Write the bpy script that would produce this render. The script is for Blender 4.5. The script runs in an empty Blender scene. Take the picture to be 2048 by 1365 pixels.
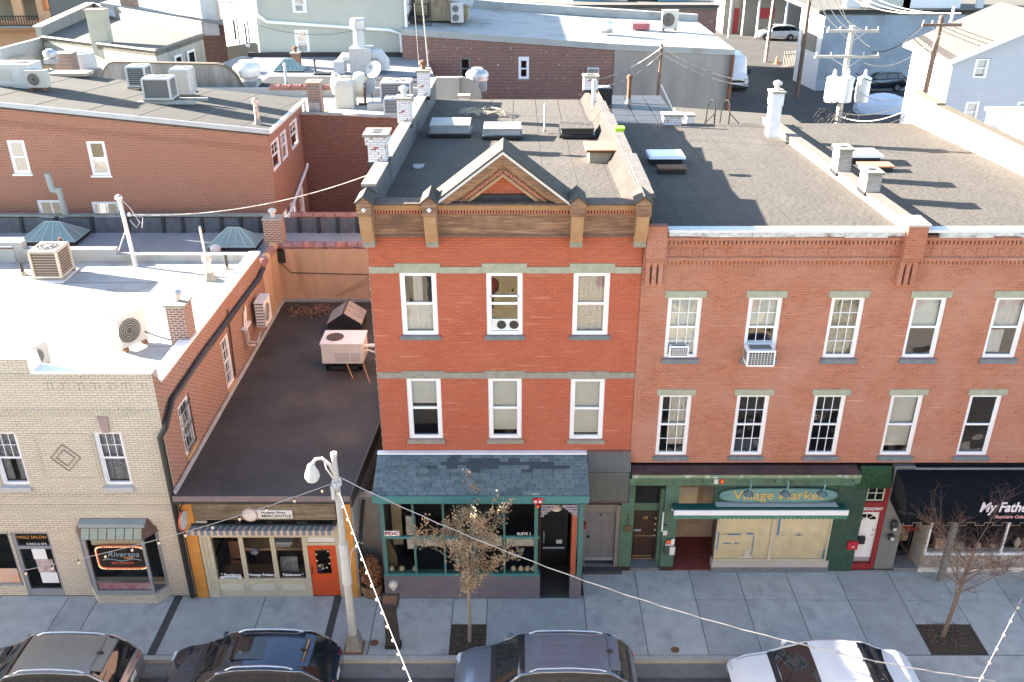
import bpy,bmesh,math,random
from math import sin,cos,pi,radians,sqrt,atan2,floor
from mathutils import Vector,Matrix
random.seed(7)
S=bpy.context.scene
COL=S.collection
CAMD,CAMH,FOC,PITCH,CX,CY=22.5,19.2,1825.0,radians(26.45),1035.0,682.5
cd=bpy.data.cameras.new('camera')
cam=bpy.data.objects.new('camera',cd);COL.objects.link(cam)
cam.location=(0,-CAMD,CAMH)
cam.rotation_euler=(pi/2-PITCH,0,0)
cd.sensor_width=36.0;cd.lens=36.0*FOC/2048.0
cd.shift_x=-(CX-1024.0)/2048.0
cd.clip_start=0.2;cd.clip_end=3000
S.camera=cam
SUN_EL,SUN_DIR=radians(17.1),Vector((0.96,-0.29,0)).normalized()
world=bpy.data.worlds.new('World');S.world=world;world.use_nodes=True
nt=world.node_tree;nt.nodes.clear()
sky=nt.nodes.new('ShaderNodeTexSky');sky.sky_type='NISHITA';sky.sun_disc=False
sky.sun_elevation=SUN_EL
sky.sun_rotation=atan2(-SUN_DIR.x,-SUN_DIR.y)
sky.air_density=1.0;sky.dust_density=0.9;sky.ozone_density=1.0
bg=nt.nodes.new('ShaderNodeBackground');bg.inputs[1].default_value=0.06
wo=nt.nodes.new('ShaderNodeOutputWorld')
nt.links.new(sky.outputs[0],bg.inputs[0]);nt.links.new(bg.outputs[0],wo.inputs[0])
sl=bpy.data.lights.new('sun','SUN');sl.energy=4.8;sl.angle=radians(0.5);sl.color=(1.0,0.91,0.79)
so=bpy.data.objects.new('sun',sl);COL.objects.link(so)
sd=Vector((SUN_DIR.x*cos(SUN_EL),SUN_DIR.y*cos(SUN_EL),-sin(SUN_EL)))
so.rotation_euler=sd.to_track_quat('-Z','Y').to_euler();so.location=(-40,15,40)
S.view_settings.view_transform='Standard';S.view_settings.look='None'
S.view_settings.exposure=3.35;S.view_settings.gamma=1.0
S.view_settings.use_curve_mapping=False
_s,_c=sin(PITCH),cos(PITCH)
def _ray(u,v):
 a=(u-CX)/FOC;b=(CY-v)/FOC
 return a,_c+b*_s,-_s+b*_c
def PY(u,v,y=0.0):
 a,dy,dz=_ray(u,v);t=(y+CAMD)/dy
 return Vector((a*t,y,CAMH+dz*t))
def PZ(u,v,z=0.0):
 a,dy,dz=_ray(u,v);t=(z-CAMH)/dz
 return Vector((a*t,-CAMD+dy*t,z))
def PX(u,v,x):
 a,dy,dz=_ray(u,v);t=x/a
 return Vector((x,-CAMD+dy*t,CAMH+dz*t))
MATS={}
def mat(name,col,rough=0.8,metal=0.0,noise=0.0,nscale=3.0,bump=0.0,bscale=30.0,spec=0.5,stretch=None,col2=None,emit=0.0,stain=None,coat=0.0):
 """plain principled surface with mottled colour and fine relief"""
 if name in MATS:return MATS[name]
 m=bpy.data.materials.new(name);m.use_nodes=True;MATS[name]=m
 t=m.node_tree;N=t.nodes;L=t.links
 b=N['Principled BSDF']
 b.inputs['Roughness'].default_value=rough;b.inputs['Metallic'].default_value=metal
 b.inputs['Specular IOR Level'].default_value=spec
 if coat:b.inputs['Coat Weight'].default_value=coat;b.inputs['Coat Roughness'].default_value=0.04
 c=(*col,1)
 b.inputs['Base Color'].default_value=c
 if emit:b.inputs['Emission Color'].default_value=c;b.inputs['Emission Strength'].default_value=emit
 tc=N.new('ShaderNodeTexCoord');src=tc.outputs['Object']
 if stretch:
  mp=N.new('ShaderNodeMapping');mp.inputs['Scale'].default_value=stretch
  L.new(src,mp.inputs[0]);src=mp.outputs[0]
 if noise>0 or col2:
  n=N.new('ShaderNodeTexNoise');n.inputs['Scale'].default_value=nscale;n.inputs['Detail'].default_value=7
  n.inputs['Roughness'].default_value=0.62
  L.new(src,n.inputs['Vector'])
  mr=N.new('ShaderNodeMapRange');mr.inputs[1].default_value=0.3;mr.inputs[2].default_value=0.7
  L.new(n.outputs['Fac'],mr.inputs[0])
  mx=N.new('ShaderNodeMix');mx.data_type='RGBA'
  mx.inputs[6].default_value=tuple(x*(1-noise)for x in col)+(1,)
  c2=col2 if col2 else tuple(min(1,x*(1+noise))for x in col)
  mx.inputs[7].default_value=(*c2,1)
  L.new(mr.outputs[0],mx.inputs[0]);out=mx.outputs[2]
  if stain:
   n2=N.new('ShaderNodeTexNoise');n2.inputs['Scale'].default_value=stain[1];n2.inputs['Detail'].default_value=5
   L.new(src,n2.inputs['Vector'])
   r2=N.new('ShaderNodeMapRange');r2.inputs[1].default_value=0.55;r2.inputs[2].default_value=0.72;r2.inputs[4].default_value=stain[2]
   L.new(n2.outputs['Fac'],r2.inputs[0])
   m2=N.new('ShaderNodeMix');m2.data_type='RGBA';m2.inputs[7].default_value=(*stain[0],1)
   L.new(r2.outputs[0],m2.inputs[0]);L.new(out,m2.inputs[6]);out=m2.outputs[2]
  L.new(out,b.inputs['Base Color'])
 if bump>0:
  n=N.new('ShaderNodeTexNoise');n.inputs['Scale'].default_value=bscale;n.inputs['Detail'].default_value=5
  L.new(src,n.inputs['Vector'])
  bp=N.new('ShaderNodeBump');bp.inputs['Strength'].default_value=min(1,bump);bp.inputs['Distance'].default_value=0.02*max(1,bump)
  L.new(n.outputs['Fac'],bp.inputs['Height']);L.new(bp.outputs[0],b.inputs['Normal'])
 return m
def brick(name,c1,c2,mortar,bw=0.21,bh=0.071,ms=0.009,patch=None,pscale=0.5,pamt=0.6,dark=None,bump=0.6,bias=0.0,rough=0.9,streak=0.0,spots=None):
 """brick courses in metres on the box-projected UV map"""
 if name in MATS:return MATS[name]
 m=bpy.data.materials.new(name);m.use_nodes=True;MATS[name]=m
 t=m.node_tree;N=t.nodes;L=t.links;b=N['Principled BSDF']
 b.inputs['Roughness'].default_value=rough;b.inputs['Specular IOR Level'].default_value=0.25
 uv=N.new('ShaderNodeUVMap');tc=N.new('ShaderNodeTexCoord')
 br=N.new('ShaderNodeTexBrick');br.inputs['Scale'].default_value=1.0
 br.inputs['Brick Width'].default_value=bw;br.inputs['Row Height'].default_value=bh
 br.inputs['Mortar Size'].default_value=ms;br.inputs['Mortar Smooth'].default_value=0.2
 br.inputs['Bias'].default_value=bias
 br.inputs['Color1'].default_value=(*c1,1);br.inputs['Color2'].default_value=(*c2,1);br.inputs['Mortar'].default_value=(*mortar,1)
 L.new(uv.outputs[0],br.inputs['Vector']);out=br.outputs['Color']
 n=N.new('ShaderNodeTexNoise');n.inputs['Scale'].default_value=pscale;n.inputs['Detail'].default_value=8;n.inputs['Roughness'].default_value=0.65
 L.new(tc.outputs['Object'],n.inputs['Vector'])
 mr=N.new('ShaderNodeMapRange');mr.inputs[1].default_value=0.42;mr.inputs[2].default_value=0.72;mr.inputs[4].default_value=pamt
 L.new(n.outputs['Fac'],mr.inputs[0])
 if patch:
  mx=N.new('ShaderNodeMix');mx.data_type='RGBA';mx.inputs[7].default_value=(*patch,1)
  L.new(mr.outputs[0],mx.inputs[0]);L.new(out,mx.inputs[6]);out=mx.outputs[2]
 if streak>0:
  mp=N.new('ShaderNodeMapping');mp.inputs['Scale'].default_value=(0.9,14.0,1)
  L.new(uv.outputs[0],mp.inputs[0])
  n3=N.new('ShaderNodeTexNoise');n3.inputs['Scale'].default_value=1.0;n3.inputs['Detail'].default_value=3
  L.new(mp.outputs[0],n3.inputs['Vector'])
  r3=N.new('ShaderNodeMapRange');r3.inputs[1].default_value=0.62;r3.inputs[2].default_value=0.74;r3.inputs[4].default_value=streak
  L.new(n3.outputs['Fac'],r3.inputs[0])
  mu=N.new('ShaderNodeMath');mu.operation='MULTIPLY';L.new(r3.outputs[0],mu.inputs[0]);L.new(br.outputs['Fac'],mu.inputs[1])
  m3=N.new('ShaderNodeMix');m3.data_type='RGBA';m3.inputs[7].default_value=(0.75,0.62,0.52,1)
  L.new(mu.outputs[0],m3.inputs[0]);L.new(out,m3.inputs[6]);out=m3.outputs[2]
 if spots:
  n5=N.new('ShaderNodeTexNoise');n5.inputs['Scale'].default_value=spots[1];n5.inputs['Detail'].default_value=2
  L.new(tc.outputs['Object'],n5.inputs['Vector'])
  r5=N.new('ShaderNodeMapRange');r5.inputs[1].default_value=spots[3];r5.inputs[2].default_value=spots[3]+0.05;r5.inputs[4].default_value=spots[2]
  L.new(n5.outputs['Fac'],r5.inputs[0])
  m5=N.new('ShaderNodeMix');m5.data_type='RGBA';m5.inputs[7].default_value=(*spots[0],1)
  L.new(r5.outputs[0],m5.inputs[0]);L.new(out,m5.inputs[6]);out=m5.outputs[2]
 if dark:
  n4=N.new('ShaderNodeTexNoise');n4.inputs['Scale'].default_value=1.7;n4.inputs['Detail'].default_value=6
  L.new(tc.outputs['Object'],n4.inputs['Vector'])
  r4=N.new('ShaderNodeMapRange');r4.inputs[1].default_value=0.5;r4.inputs[2].default_value=0.75;r4.inputs[4].default_value=0.7
  L.new(n4.outputs['Fac'],r4.inputs[0])
  m4=N.new('ShaderNodeMix');m4.data_type='RGBA';m4.inputs[7].default_value=(*dark,1)
  L.new(r4.outputs[0],m4.inputs[0]);L.new(out,m4.inputs[6]);out=m4.outputs[2]
 L.new(out,b.inputs['Base Color'])
 bp=N.new('ShaderNodeBump');bp.inputs['Strength'].default_value=bump;bp.inputs['Distance'].default_value=0.012;bp.invert=True
 L.new(br.outputs['Fac'],bp.inputs['Height']);L.new(bp.outputs[0],b.inputs['Normal'])
 return m
def glassmat(name,tint=(0.75,0.8,0.8),wav=0.06,ior=1.55):
 if name in MATS:return MATS[name]
 m=bpy.data.materials.new(name);m.use_nodes=True;MATS[name]=m
 t=m.node_tree;N=t.nodes;L=t.links;N.clear()
 o=N.new('ShaderNodeOutputMaterial');mx=N.new('ShaderNodeMixShader');fr=N.new('ShaderNodeFresnel');fr.inputs[0].default_value=ior
 tr=N.new('ShaderNodeBsdfTransparent');tr.inputs[0].default_value=(*tint,1)
 gl=N.new('ShaderNodeBsdfGlossy');gl.inputs['Roughness'].default_value=0.015
 tc=N.new('ShaderNodeTexCoord');n=N.new('ShaderNodeTexNoise');n.inputs['Scale'].default_value=1.6;n.inputs['Detail'].default_value=1
 bp=N.new('ShaderNodeBump');bp.inputs['Strength'].default_value=wav;bp.inputs['Distance'].default_value=0.25
 L.new(tc.outputs['Object'],n.inputs['Vector']);L.new(n.outputs['Fac'],bp.inputs['Height'])
 L.new(bp.outputs[0],gl.inputs['Normal']);L.new(fr.outputs[0],mx.inputs[0]);L.new(tr.outputs[0],mx.inputs[1]);L.new(gl.outputs[0],mx.inputs[2])
 L.new(mx.outputs[0],o.inputs[0])
 return m
def wood(name,c1,c2,c3,axis='X',rough=0.85):
 """weathered board: long grain along one axis"""
 if name in MATS:return MATS[name]
 m=bpy.data.materials.new(name);m.use_nodes=True;MATS[name]=m
 t=m.node_tree;N=t.nodes;L=t.links;b=N['Principled BSDF'];b.inputs['Roughness'].default_value=rough
 tc=N.new('ShaderNodeTexCoord');mp=N.new('ShaderNodeMapping')
 mp.inputs['Scale'].default_value=(1.2,18,18)if axis=='X' else(18,18,1.2)
 L.new(tc.outputs['Object'],mp.inputs[0])
 n=N.new('ShaderNodeTexNoise');n.inputs['Scale'].default_value=1.0;n.inputs['Detail'].default_value=8;n.inputs['Roughness'].default_value=0.7
 L.new(mp.outputs[0],n.inputs['Vector'])
 cr=N.new('ShaderNodeValToRGB');e=cr.color_ramp.elements
 e[0].position=0.33;e[0].color=(*c1,1);e[1].position=0.68;e[1].color=(*c3,1)
 k=cr.color_ramp.elements.new(0.5);k.color=(*c2,1)
 L.new(n.outputs['Fac'],cr.inputs[0])
 n2=N.new('ShaderNodeTexNoise');n2.inputs['Scale'].default_value=1.3;n2.inputs['Detail'].default_value=3
 L.new(tc.outputs['Object'],n2.inputs['Vector'])
 r2=N.new('ShaderNodeMapRange');r2.inputs[1].default_value=0.5;r2.inputs[2].default_value=0.68;r2.inputs[4].default_value=0.6
 L.new(n2.outputs['Fac'],r2.inputs[0])
 mx=N.new('ShaderNodeMix');mx.data_type='RGBA';mx.inputs[7].default_value=(*c1,1)
 L.new(r2.outputs[0],mx.inputs[0]);L.new(cr.outputs[0],mx.inputs[6]);L.new(mx.outputs[2],b.inputs['Base Color'])
 bp=N.new('ShaderNodeBump');bp.inputs['Strength'].default_value=0.4;bp.inputs['Distance'].default_value=0.01
 L.new(n.outputs['Fac'],bp.inputs['Height']);L.new(bp.outputs[0],b.inputs['Normal'])
 return m
class M:
 def __init__(s,tf=None):s.v=[];s.f=[];s.tf=tf;s.sm=False
 def a(s,p):
  p=Vector(p)
  if s.tf:p=s.tf(p)
  s.v.append(p);return len(s.v)-1
 def poly(s,pts):s.f.append([s.a(p)for p in pts]);return s
 def box(s,x0,x1,y0,y1,z0,z1):
  i=[s.a((x,y,z))for z in(z0,z1)for x,y in((x0,y0),(x1,y0),(x1,y1),(x0,y1))]
  for q in((0,3,2,1),(4,5,6,7),(0,1,5,4),(1,2,6,5),(2,3,7,6),(3,0,4,7)):s.f.append([i[k]for k in q])
  return s
 def hexa(s,bot,top):
  """closed solid between two rings with equal counts"""
  n=len(bot);b=[s.a(p)for p in bot];t=[s.a(p)for p in top]
  s.f.append(b[::-1]);s.f.append(t)
  for k in range(n):s.f.append([b[k],b[(k+1)%n],t[(k+1)%n],t[k]])
  return s
 def prism(s,pts,d):
  d=Vector(d);return s.hexa([Vector(p)for p in pts],[Vector(p)+d for p in pts])
 def cyl(s,p0,p1,r0,r1=None,n=12,cap=True):
  r1=r0 if r1 is None else r1
  p0=Vector(p0);p1=Vector(p1);d=(p1-p0)
  z=d.normalized()if d.length>1e-9 else Vector((0,0,1))
  x=z.orthogonal().normalized();y=z.cross(x)
  A=[s.a(p0+(x*cos(2*pi*k/n)+y*sin(2*pi*k/n))*r0)for k in range(n)]
  B=[s.a(p1+(x*cos(2*pi*k/n)+y*sin(2*pi*k/n))*r1)for k in range(n)]
  for k in range(n):s.f.append([A[k],A[(k+1)%n],B[(k+1)%n],B[k]])
  if cap:s.f.append(A[::-1]);s.f.append(B)
  return s
 def tube(s,pts,r,n=6,r1=None):
  pts=[Vector(p)for p in pts];rings=[];m=len(pts)
  x=None
  for i,p in enumerate(pts):
   d=(pts[min(i+1,m-1)]-pts[max(i-1,0)]).normalized()
   if x is None:x=d.orthogonal().normalized()
   else:
    x=(x-d*x.dot(d))
    x=x.normalized()if x.length>1e-6 else d.orthogonal().normalized()
   y=d.cross(x);rr=r if r1 is None else r+(r1-r)*i/(m-1)
   rings.append([s.a(p+(x*cos(2*pi*k/n)+y*sin(2*pi*k/n))*rr)for k in range(n)])
  for A,B in zip(rings,rings[1:]):
   for k in range(n):s.f.append([A[k],A[(k+1)%n],B[(k+1)%n],B[k]])
  s.f.append(rings[0][::-1]);s.f.append(rings[-1])
  return s
 def lathe(s,c,prof,n=20,axis='Z'):
  c=Vector(c);rings=[]
  for r,h in prof:
   ring=[]
   for k in range(n):
    a=2*pi*k/n
    o=Vector((r*cos(a),r*sin(a),h))if axis=='Z' else(Vector((r*cos(a),h,r*sin(a)))if axis=='Y' else Vector((h,r*cos(a),r*sin(a))))
    ring.append(s.a(c+o))
   rings.append(ring)
  for A,B in zip(rings,rings[1:]):
   for k in range(n):s.f.append([A[k],A[(k+1)%n],B[(k+1)%n],B[k]])
  s.f.append(rings[0][::-1]);s.f.append(rings[-1])
  return s
 def disc(s,c,r,axis='Y',n=20,t=0.01):
  d={'X':Vector((t,0,0)),'Y':Vector((0,t,0)),'Z':Vector((0,0,t))}[axis]
  return s.cyl(Vector(c)-d/2,Vector(c)+d/2,r,r,n)
 def wall(s,s0,s1,z0,z1,holes,reveal=0.12):
  """sheet in local (s, depth, z) with openings and their reveals"""
  xs=sorted(set([s0,s1]+[min(max(h[k],s0),s1)for h in holes for k in(0,1)]))
  zs=sorted(set([z0,z1]+[min(max(h[k],z0),z1)for h in holes for k in(2,3)]))
  for a,b in zip(xs,xs[1:]):
   for c,d in zip(zs,zs[1:]):
    if b-a<1e-6 or d-c<1e-6:continue
    mx,mz=(a+b)/2,(c+d)/2
    if any(h[0]<mx<h[1]and h[2]<mz<h[3]for h in holes):continue
    s.poly([(a,0,c),(b,0,c),(b,0,d),(a,0,d)])
  for h in holes:
   x0,x1,c,d=h[:4];r=reveal
   s.poly([(x0,0,c),(x0,0,d),(x0,r,d),(x0,r,c)])
   s.poly([(x1,0,c),(x1,r,c),(x1,r,d),(x1,0,d)])
   s.poly([(x0,0,c),(x0,r,c),(x1,r,c),(x1,0,c)])
   s.poly([(x0,0,d),(x1,0,d),(x1,r,d),(x0,r,d)])
  return s
ORG={}
def origin(o):return ORG.get(o.name,Vector((0,0,0)))if o else Vector((0,0,0))
def part(name,m,material,parent=None,label=None,kind=None,smooth=False,sharp=40):
 og=origin(parent)
 me=bpy.data.meshes.new(name)
 me.from_pydata([tuple(p-og)for p in m.v],[],m.f)
 if not me.uv_layers:me.uv_layers.new(name='UVMap')
 uvl=me.uv_layers[0].data
 for p in me.polygons:
  n=p.normal;ax,ay,az=abs(n.x),abs(n.y),abs(n.z)
  for li in p.loop_indices:
   co=me.vertices[me.loops[li].vertex_index].co+og
   if az>max(ax,ay):uvl[li].uv=(co.x,co.y)
   elif ax>ay:uvl[li].uv=(co.y,co.z)
   else:uvl[li].uv=(co.x,co.z)
 me.materials.append(material)
 if smooth or m.sm:
  for p in me.polygons:p.use_smooth=True
  me.set_sharp_from_angle(angle=radians(sharp))
 o=bpy.data.objects.new(name,me);COL.objects.link(o)
 if parent:o.parent=parent;ORG[o.name]=og
 else:ORG[o.name]=Vector((0,0,0))
 if label:o['label']=label
 if kind:o['kind']=kind
 return o
def thing(name,label,cat,loc=(0,0,0),group=None,kind=None):
 o=bpy.data.objects.new(name,None);COL.objects.link(o);o.location=loc;o.empty_display_size=0.2
 ORG[o.name]=Vector(loc)
 if kind:o['kind']=kind
 if label:o['label']=label
 if cat:o['category']=cat
 if group:o['group']=group
 return o
def solo(name,m,material,label,cat,loc=None,group=None,smooth=False):
 """a thing that is one mesh; its origin goes to its base"""
 if loc is None:
  xs=[p.x for p in m.v];ys=[p.y for p in m.v];zs=[p.z for p in m.v]
  loc=Vector(((min(xs)+max(xs))/2,(min(ys)+max(ys))/2,min(zs)))
 loc=Vector(loc);m.v=[p-loc for p in m.v]
 o=part(name,m,material,smooth=smooth);o.location=loc
 o['label']=label;o['category']=cat
 if group:o['group']=group
 return o
def struct(name,m,material,smooth=False):
 return part(name,m,material,kind='structure',smooth=smooth)
def clone(root,loc,label=None,rz=None,group=None):
 def cp(o,par):
  c=o.copy();COL.objects.link(c);c.parent=par
  for ch in list(KIDS.get(o.name,[])):cp(ch,c)
  return c
 KIDS={}
 for o in bpy.data.objects:
  if o.parent:KIDS.setdefault(o.parent.name,[]).append(o)
 c=cp(root,None);c.location=loc
 if rz is not None:c.rotation_euler=(0,0,rz)
 if label:c['label']=label
 if group:c['group']=group
 ORG[c.name]=Vector(loc)
 return c
def facing_y(y):return lambda p:Vector((p.x,y+p.y,p.z))
def facing_px(x):return lambda p:Vector((x-p.y,p.x,p.z))
def facing_nx(x):return lambda p:Vector((x+p.y,p.x,p.z))
def text(s,size,material,parent,name='lettering',loc=(0,0,0),rot=(pi/2,0,0),shear=0.0,align='CENTER',ext=0.003,offset=0.0,sx=1.0,label=None):
 cu=bpy.data.curves.new('lettering','FONT');cu.body=s;cu.size=size;cu.align_x=align;cu.align_y='CENTER'
 cu.extrude=ext;cu.shear=shear;cu.offset=offset;cu.resolution_u=3
 to=bpy.data.objects.new('tmp',cu);COL.objects.link(to)
 dg=bpy.context.evaluated_depsgraph_get();me=bpy.data.meshes.new_from_object(to.evaluated_get(dg))
 bpy.data.objects.remove(to);me.name='lettering'
 R=Matrix.Rotation(rot[2],4,'Z')@Matrix.Rotation(rot[1],4,'Y')@Matrix.Rotation(rot[0],4,'X')
 T=Matrix.Translation(Vector(loc)-origin(parent))@R@Matrix.Diagonal((sx,1,1,1))
 me.transform(T);me.materials.clear();me.materials.append(material)
 o=bpy.data.objects.new(name,me);COL.objects.link(o)
 if parent:o.parent=parent;ORG[o.name]=origin(parent)
 if label:o['label']=label
 return o
ORANGE_BRICK=brick('painted_orange_brick',(0.47,0.125,0.066),(0.41,0.105,0.056),(0.28,0.085,0.055),patch=(0.46,0.16,0.10),pscale=0.5,pamt=0.45,streak=0.4,bump=0.6,spots=((0.16,0.05,0.035),11.0,0.6,0.68))
RED_BRICK=brick('weathered_red_brick',(0.44,0.15,0.082),(0.35,0.112,0.062),(0.36,0.22,0.16),patch=(0.46,0.24,0.18),pscale=0.6,pamt=0.8,streak=0.5,spots=((0.09,0.05,0.045),9.0,0.8,0.69))
PALE_BRICK=brick('cream_brick',(0.64,0.56,0.45),(0.56,0.49,0.39),(0.30,0.25,0.20),bw=0.23,bh=0.075,ms=0.008,patch=(0.60,0.52,0.42),pamt=0.4)
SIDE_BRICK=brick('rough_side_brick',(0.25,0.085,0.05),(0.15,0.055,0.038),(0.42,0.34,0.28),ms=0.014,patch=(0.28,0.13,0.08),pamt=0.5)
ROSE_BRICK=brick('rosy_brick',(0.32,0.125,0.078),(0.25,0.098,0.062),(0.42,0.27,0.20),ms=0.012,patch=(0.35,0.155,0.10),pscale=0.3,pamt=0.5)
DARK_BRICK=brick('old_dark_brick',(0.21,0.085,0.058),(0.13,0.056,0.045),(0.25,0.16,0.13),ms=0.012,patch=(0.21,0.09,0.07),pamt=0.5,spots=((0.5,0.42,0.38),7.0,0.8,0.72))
FAR_BRICK=brick('far_purple_brick',(0.22,0.088,0.062),(0.13,0.055,0.045),(0.34,0.25,0.22),bh=0.09,bw=0.26,ms=0.016,patch=(0.25,0.13,0.10),pscale=0.7,pamt=0.7,spots=((0.55,0.48,0.44),5.0,0.8,0.66))
GREY_BRICK=brick('mauve_grey_painted_brick',(0.20,0.17,0.19),(0.17,0.15,0.17),(0.13,0.115,0.13),patch=(0.23,0.20,0.22),pamt=0.4,bump=0.8)
GREEN_BRICK=brick('green_painted_brick',(0.105,0.185,0.135),(0.09,0.16,0.115),(0.065,0.125,0.09),patch=(0.13,0.22,0.17),pamt=0.5,bump=0.8)
WHITE_BRICK=brick('peeling_white_brick',(0.74,0.74,0.76),(0.66,0.66,0.70),(0.42,0.30,0.28),ms=0.010,patch=(0.80,0.79,0.78),pamt=0.5,spots=((0.30,0.10,0.08),8.0,1.0,0.60))
WARM_WHITE_BRICK=brick('whitewashed_brick',(0.36,0.29,0.22),(0.46,0.42,0.38),(0.30,0.25,0.21),patch=(0.50,0.48,0.46),pamt=0.7)
CHIM_BRICK=brick('chimney_brick',(0.22,0.085,0.055),(0.13,0.055,0.04),(0.42,0.36,0.31),bw=0.20,bh=0.075,ms=0.016,patch=(0.30,0.18,0.13),pamt=0.4)
ROOFTAR=mat('rolled_asphalt_roofing',(0.070,0.060,0.050),0.95,noise=0.14,nscale=1.1,bump=1.5,bscale=6,stain=((0.050,0.043,0.036),0.6,0.35))
ROOFTAR2=mat('mineral_cap_sheet',(0.062,0.055,0.047),0.95,noise=0.14,nscale=0.9,bump=1.5,bscale=5)
BLACKROOF=mat('dark_wet_looking_roofing',(0.038,0.034,0.033),0.75,noise=0.35,nscale=0.7,bump=0.3,bscale=35,stain=((0.085,0.068,0.045),0.45,0.8))
GREYROOF=mat('grey_built_up_roofing',(0.22,0.225,0.245),0.9,noise=0.14,nscale=0.9,bump=0.3,bscale=12,stretch=(1,0.35,1))
WHITEROOF=mat('white_roof_membrane',(0.35,0.35,0.34),0.75,noise=0.08,nscale=1.0,bump=0.25,bscale=4,stain=((0.15,0.13,0.105),0.7,0.6))
WHITE=mat('white_window_paint',(0.80,0.80,0.82),0.45,noise=0.03,nscale=4)
WHITE2=mat('aged_white_paint',(0.66,0.65,0.64),0.6,noise=0.1,nscale=8)
OFFWHITE=mat('offwhite_enamel_metal',(0.46,0.44,0.40),0.5,noise=0.06,nscale=5)
STONE=mat('olive_sandstone',(0.33,0.33,0.25),0.9,noise=0.14,nscale=5,bump=0.3,bscale=30)
STONE_GREY=mat('grey_brownstone',(0.27,0.245,0.20),0.9,noise=0.2,nscale=6,bump=0.3,bscale=30)
SLATE=mat('bluish_grey_stone',(0.16,0.17,0.185),0.85,noise=0.2,nscale=5,bump=0.2)
CORNWOOD=wood('weathered_brown_cornice_wood',(0.10,0.055,0.035),(0.24,0.13,0.075),(0.40,0.24,0.14))
BRACKET=mat('tan_bracket_wood',(0.38,0.22,0.115),0.8,noise=0.14,nscale=5,bump=0.2,bscale=40)
BROWNCAP=mat('brown_flashing',(0.13,0.075,0.06),0.7,noise=0.25,nscale=5)
DENTIL=mat('terracotta_dentil',(0.46,0.17,0.11),0.8,noise=0.12,nscale=9)
CONC=mat('pavement_concrete',(0.37,0.365,0.355),0.92,noise=0.13,nscale=2.6,bump=0.4,bscale=60,stain=((0.19,0.195,0.20),1.6,0.55))
KERB=mat('kerb_concrete',(0.36,0.345,0.32),0.9,noise=0.12,nscale=4,bump=0.3,bscale=40)
DARKCONC=mat('charcoal_paver',(0.060,0.056,0.054),0.9,noise=0.2,nscale=6,bump=0.3)
ASPH=mat('street_asphalt',(0.075,0.074,0.074),0.9,noise=0.2,nscale=2.2,bump=0.5,bscale=90,stain=((0.13,0.125,0.12),1.2,0.6))
BACKASPH=mat('lot_asphalt',(0.05,0.046,0.043),0.95,noise=0.2,nscale=0.5,bump=0.3,bscale=20)
SOIL=mat('brown_mulch',(0.060,0.040,0.028),1.0,noise=0.4,nscale=18,bump=1.0,bscale=60)
GLASS=glassmat('window_glass',(0.88,0.9,0.9),0.10,1.85);SHOPGLASS=glassmat('shop_glass',(0.93,0.94,0.93),0.02,1.35)
SKYGLASS=mat('greenish_wired_skylight_glass',(0.20,0.27,0.27),0.12,noise=0.1,nscale=3)
CURTAIN=mat('white_curtain',(0.80,0.80,0.82),0.9,noise=0.08,nscale=3,stretch=(9,1,0.8))
LACE=mat('grey_lace_curtain',(0.56,0.58,0.64),0.95,noise=0.35,nscale=16,bump=0.4)
BLIND=mat('pale_roller_blind',(0.80,0.84,0.86),0.8,noise=0.03,nscale=2)
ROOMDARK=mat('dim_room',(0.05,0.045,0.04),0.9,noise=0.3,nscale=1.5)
ROOMWARM=mat('warm_shop_interior',(0.34,0.19,0.10),0.9,noise=0.5,nscale=2.5)  # colour raised to stand in for light inside the shop
TEAL=mat('teal_painted_wood',(0.060,0.20,0.20),0.6,noise=0.14,nscale=6)
TEALLT=mat('pale_teal_mullion',(0.065,0.16,0.15),0.6,noise=0.1,nscale=6)
GREENP=mat('green_painted_wood',(0.085,0.155,0.105),0.7,noise=0.3,nscale=5,bump=0.2)
DKGREEN=mat('dark_green_painted_wood',(0.027,0.068,0.047),0.7,noise=0.3,nscale=8,bump=0.2)
SHINGLES=[mat('slate_green_shingle_%s'%w,c,0.95,noise=0.16,nscale=9,bump=0.6,bscale=120)for w,c in(('mid',(0.125,0.170,0.185)),('light',(0.150,0.195,0.205)),('deep',(0.095,0.135,0.150)),('dirty',(0.055,0.075,0.085)))]
SIDING=mat('grey_grooved_siding',(0.145,0.150,0.14),0.8,noise=0.2,nscale=5,stretch=(6,1,0.6))
GREYDOOR=mat('grey_door_paint',(0.17,0.165,0.17),0.6,noise=0.08,nscale=5)
DARKBROWN=mat('dark_brown_door',(0.045,0.022,0.016),0.5,noise=0.3,nscale=6)
REDP=mat('dark_red_paint',(0.25,0.018,0.022),0.6,noise=0.15,nscale=6)
REDBOX=mat('red_plastic',(0.50,0.02,0.03),0.4)
ORANGEP=mat('vermilion_door_paint',(0.62,0.085,0.02),0.5,noise=0.06,nscale=5)
OCHRE=mat('ochre_stucco',(0.56,0.24,0.05),0.85,noise=0.12,nscale=4,bump=0.2)
CREAMP=mat('cream_painted_wood',(0.52,0.46,0.34),0.65,noise=0.08,nscale=5)
PAPER=mat('brown_paper_on_glass',(0.74,0.68,0.53),0.8,noise=0.10,nscale=2.2,bump=0.8,bscale=3.5)
BLUETAPE=mat('blue_masking_tape',(0.12,0.32,0.62),0.6)
AWNBLACK=mat('black_awning_fabric',(0.008,0.010,0.013),0.9,spec=0.08,noise=0.25,nscale=2,bump=0.15)
AWNGREEN=mat('green_awning_fabric',(0.015,0.10,0.075),0.7,noise=0.3,nscale=4)
BLACKMETAL=mat('black_metal',(0.018,0.018,0.02),0.45,noise=0.2,nscale=6)
DARKGRILLE=mat('dark_louvre_metal',(0.055,0.045,0.038),0.6,noise=0.2,nscale=20)
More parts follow.
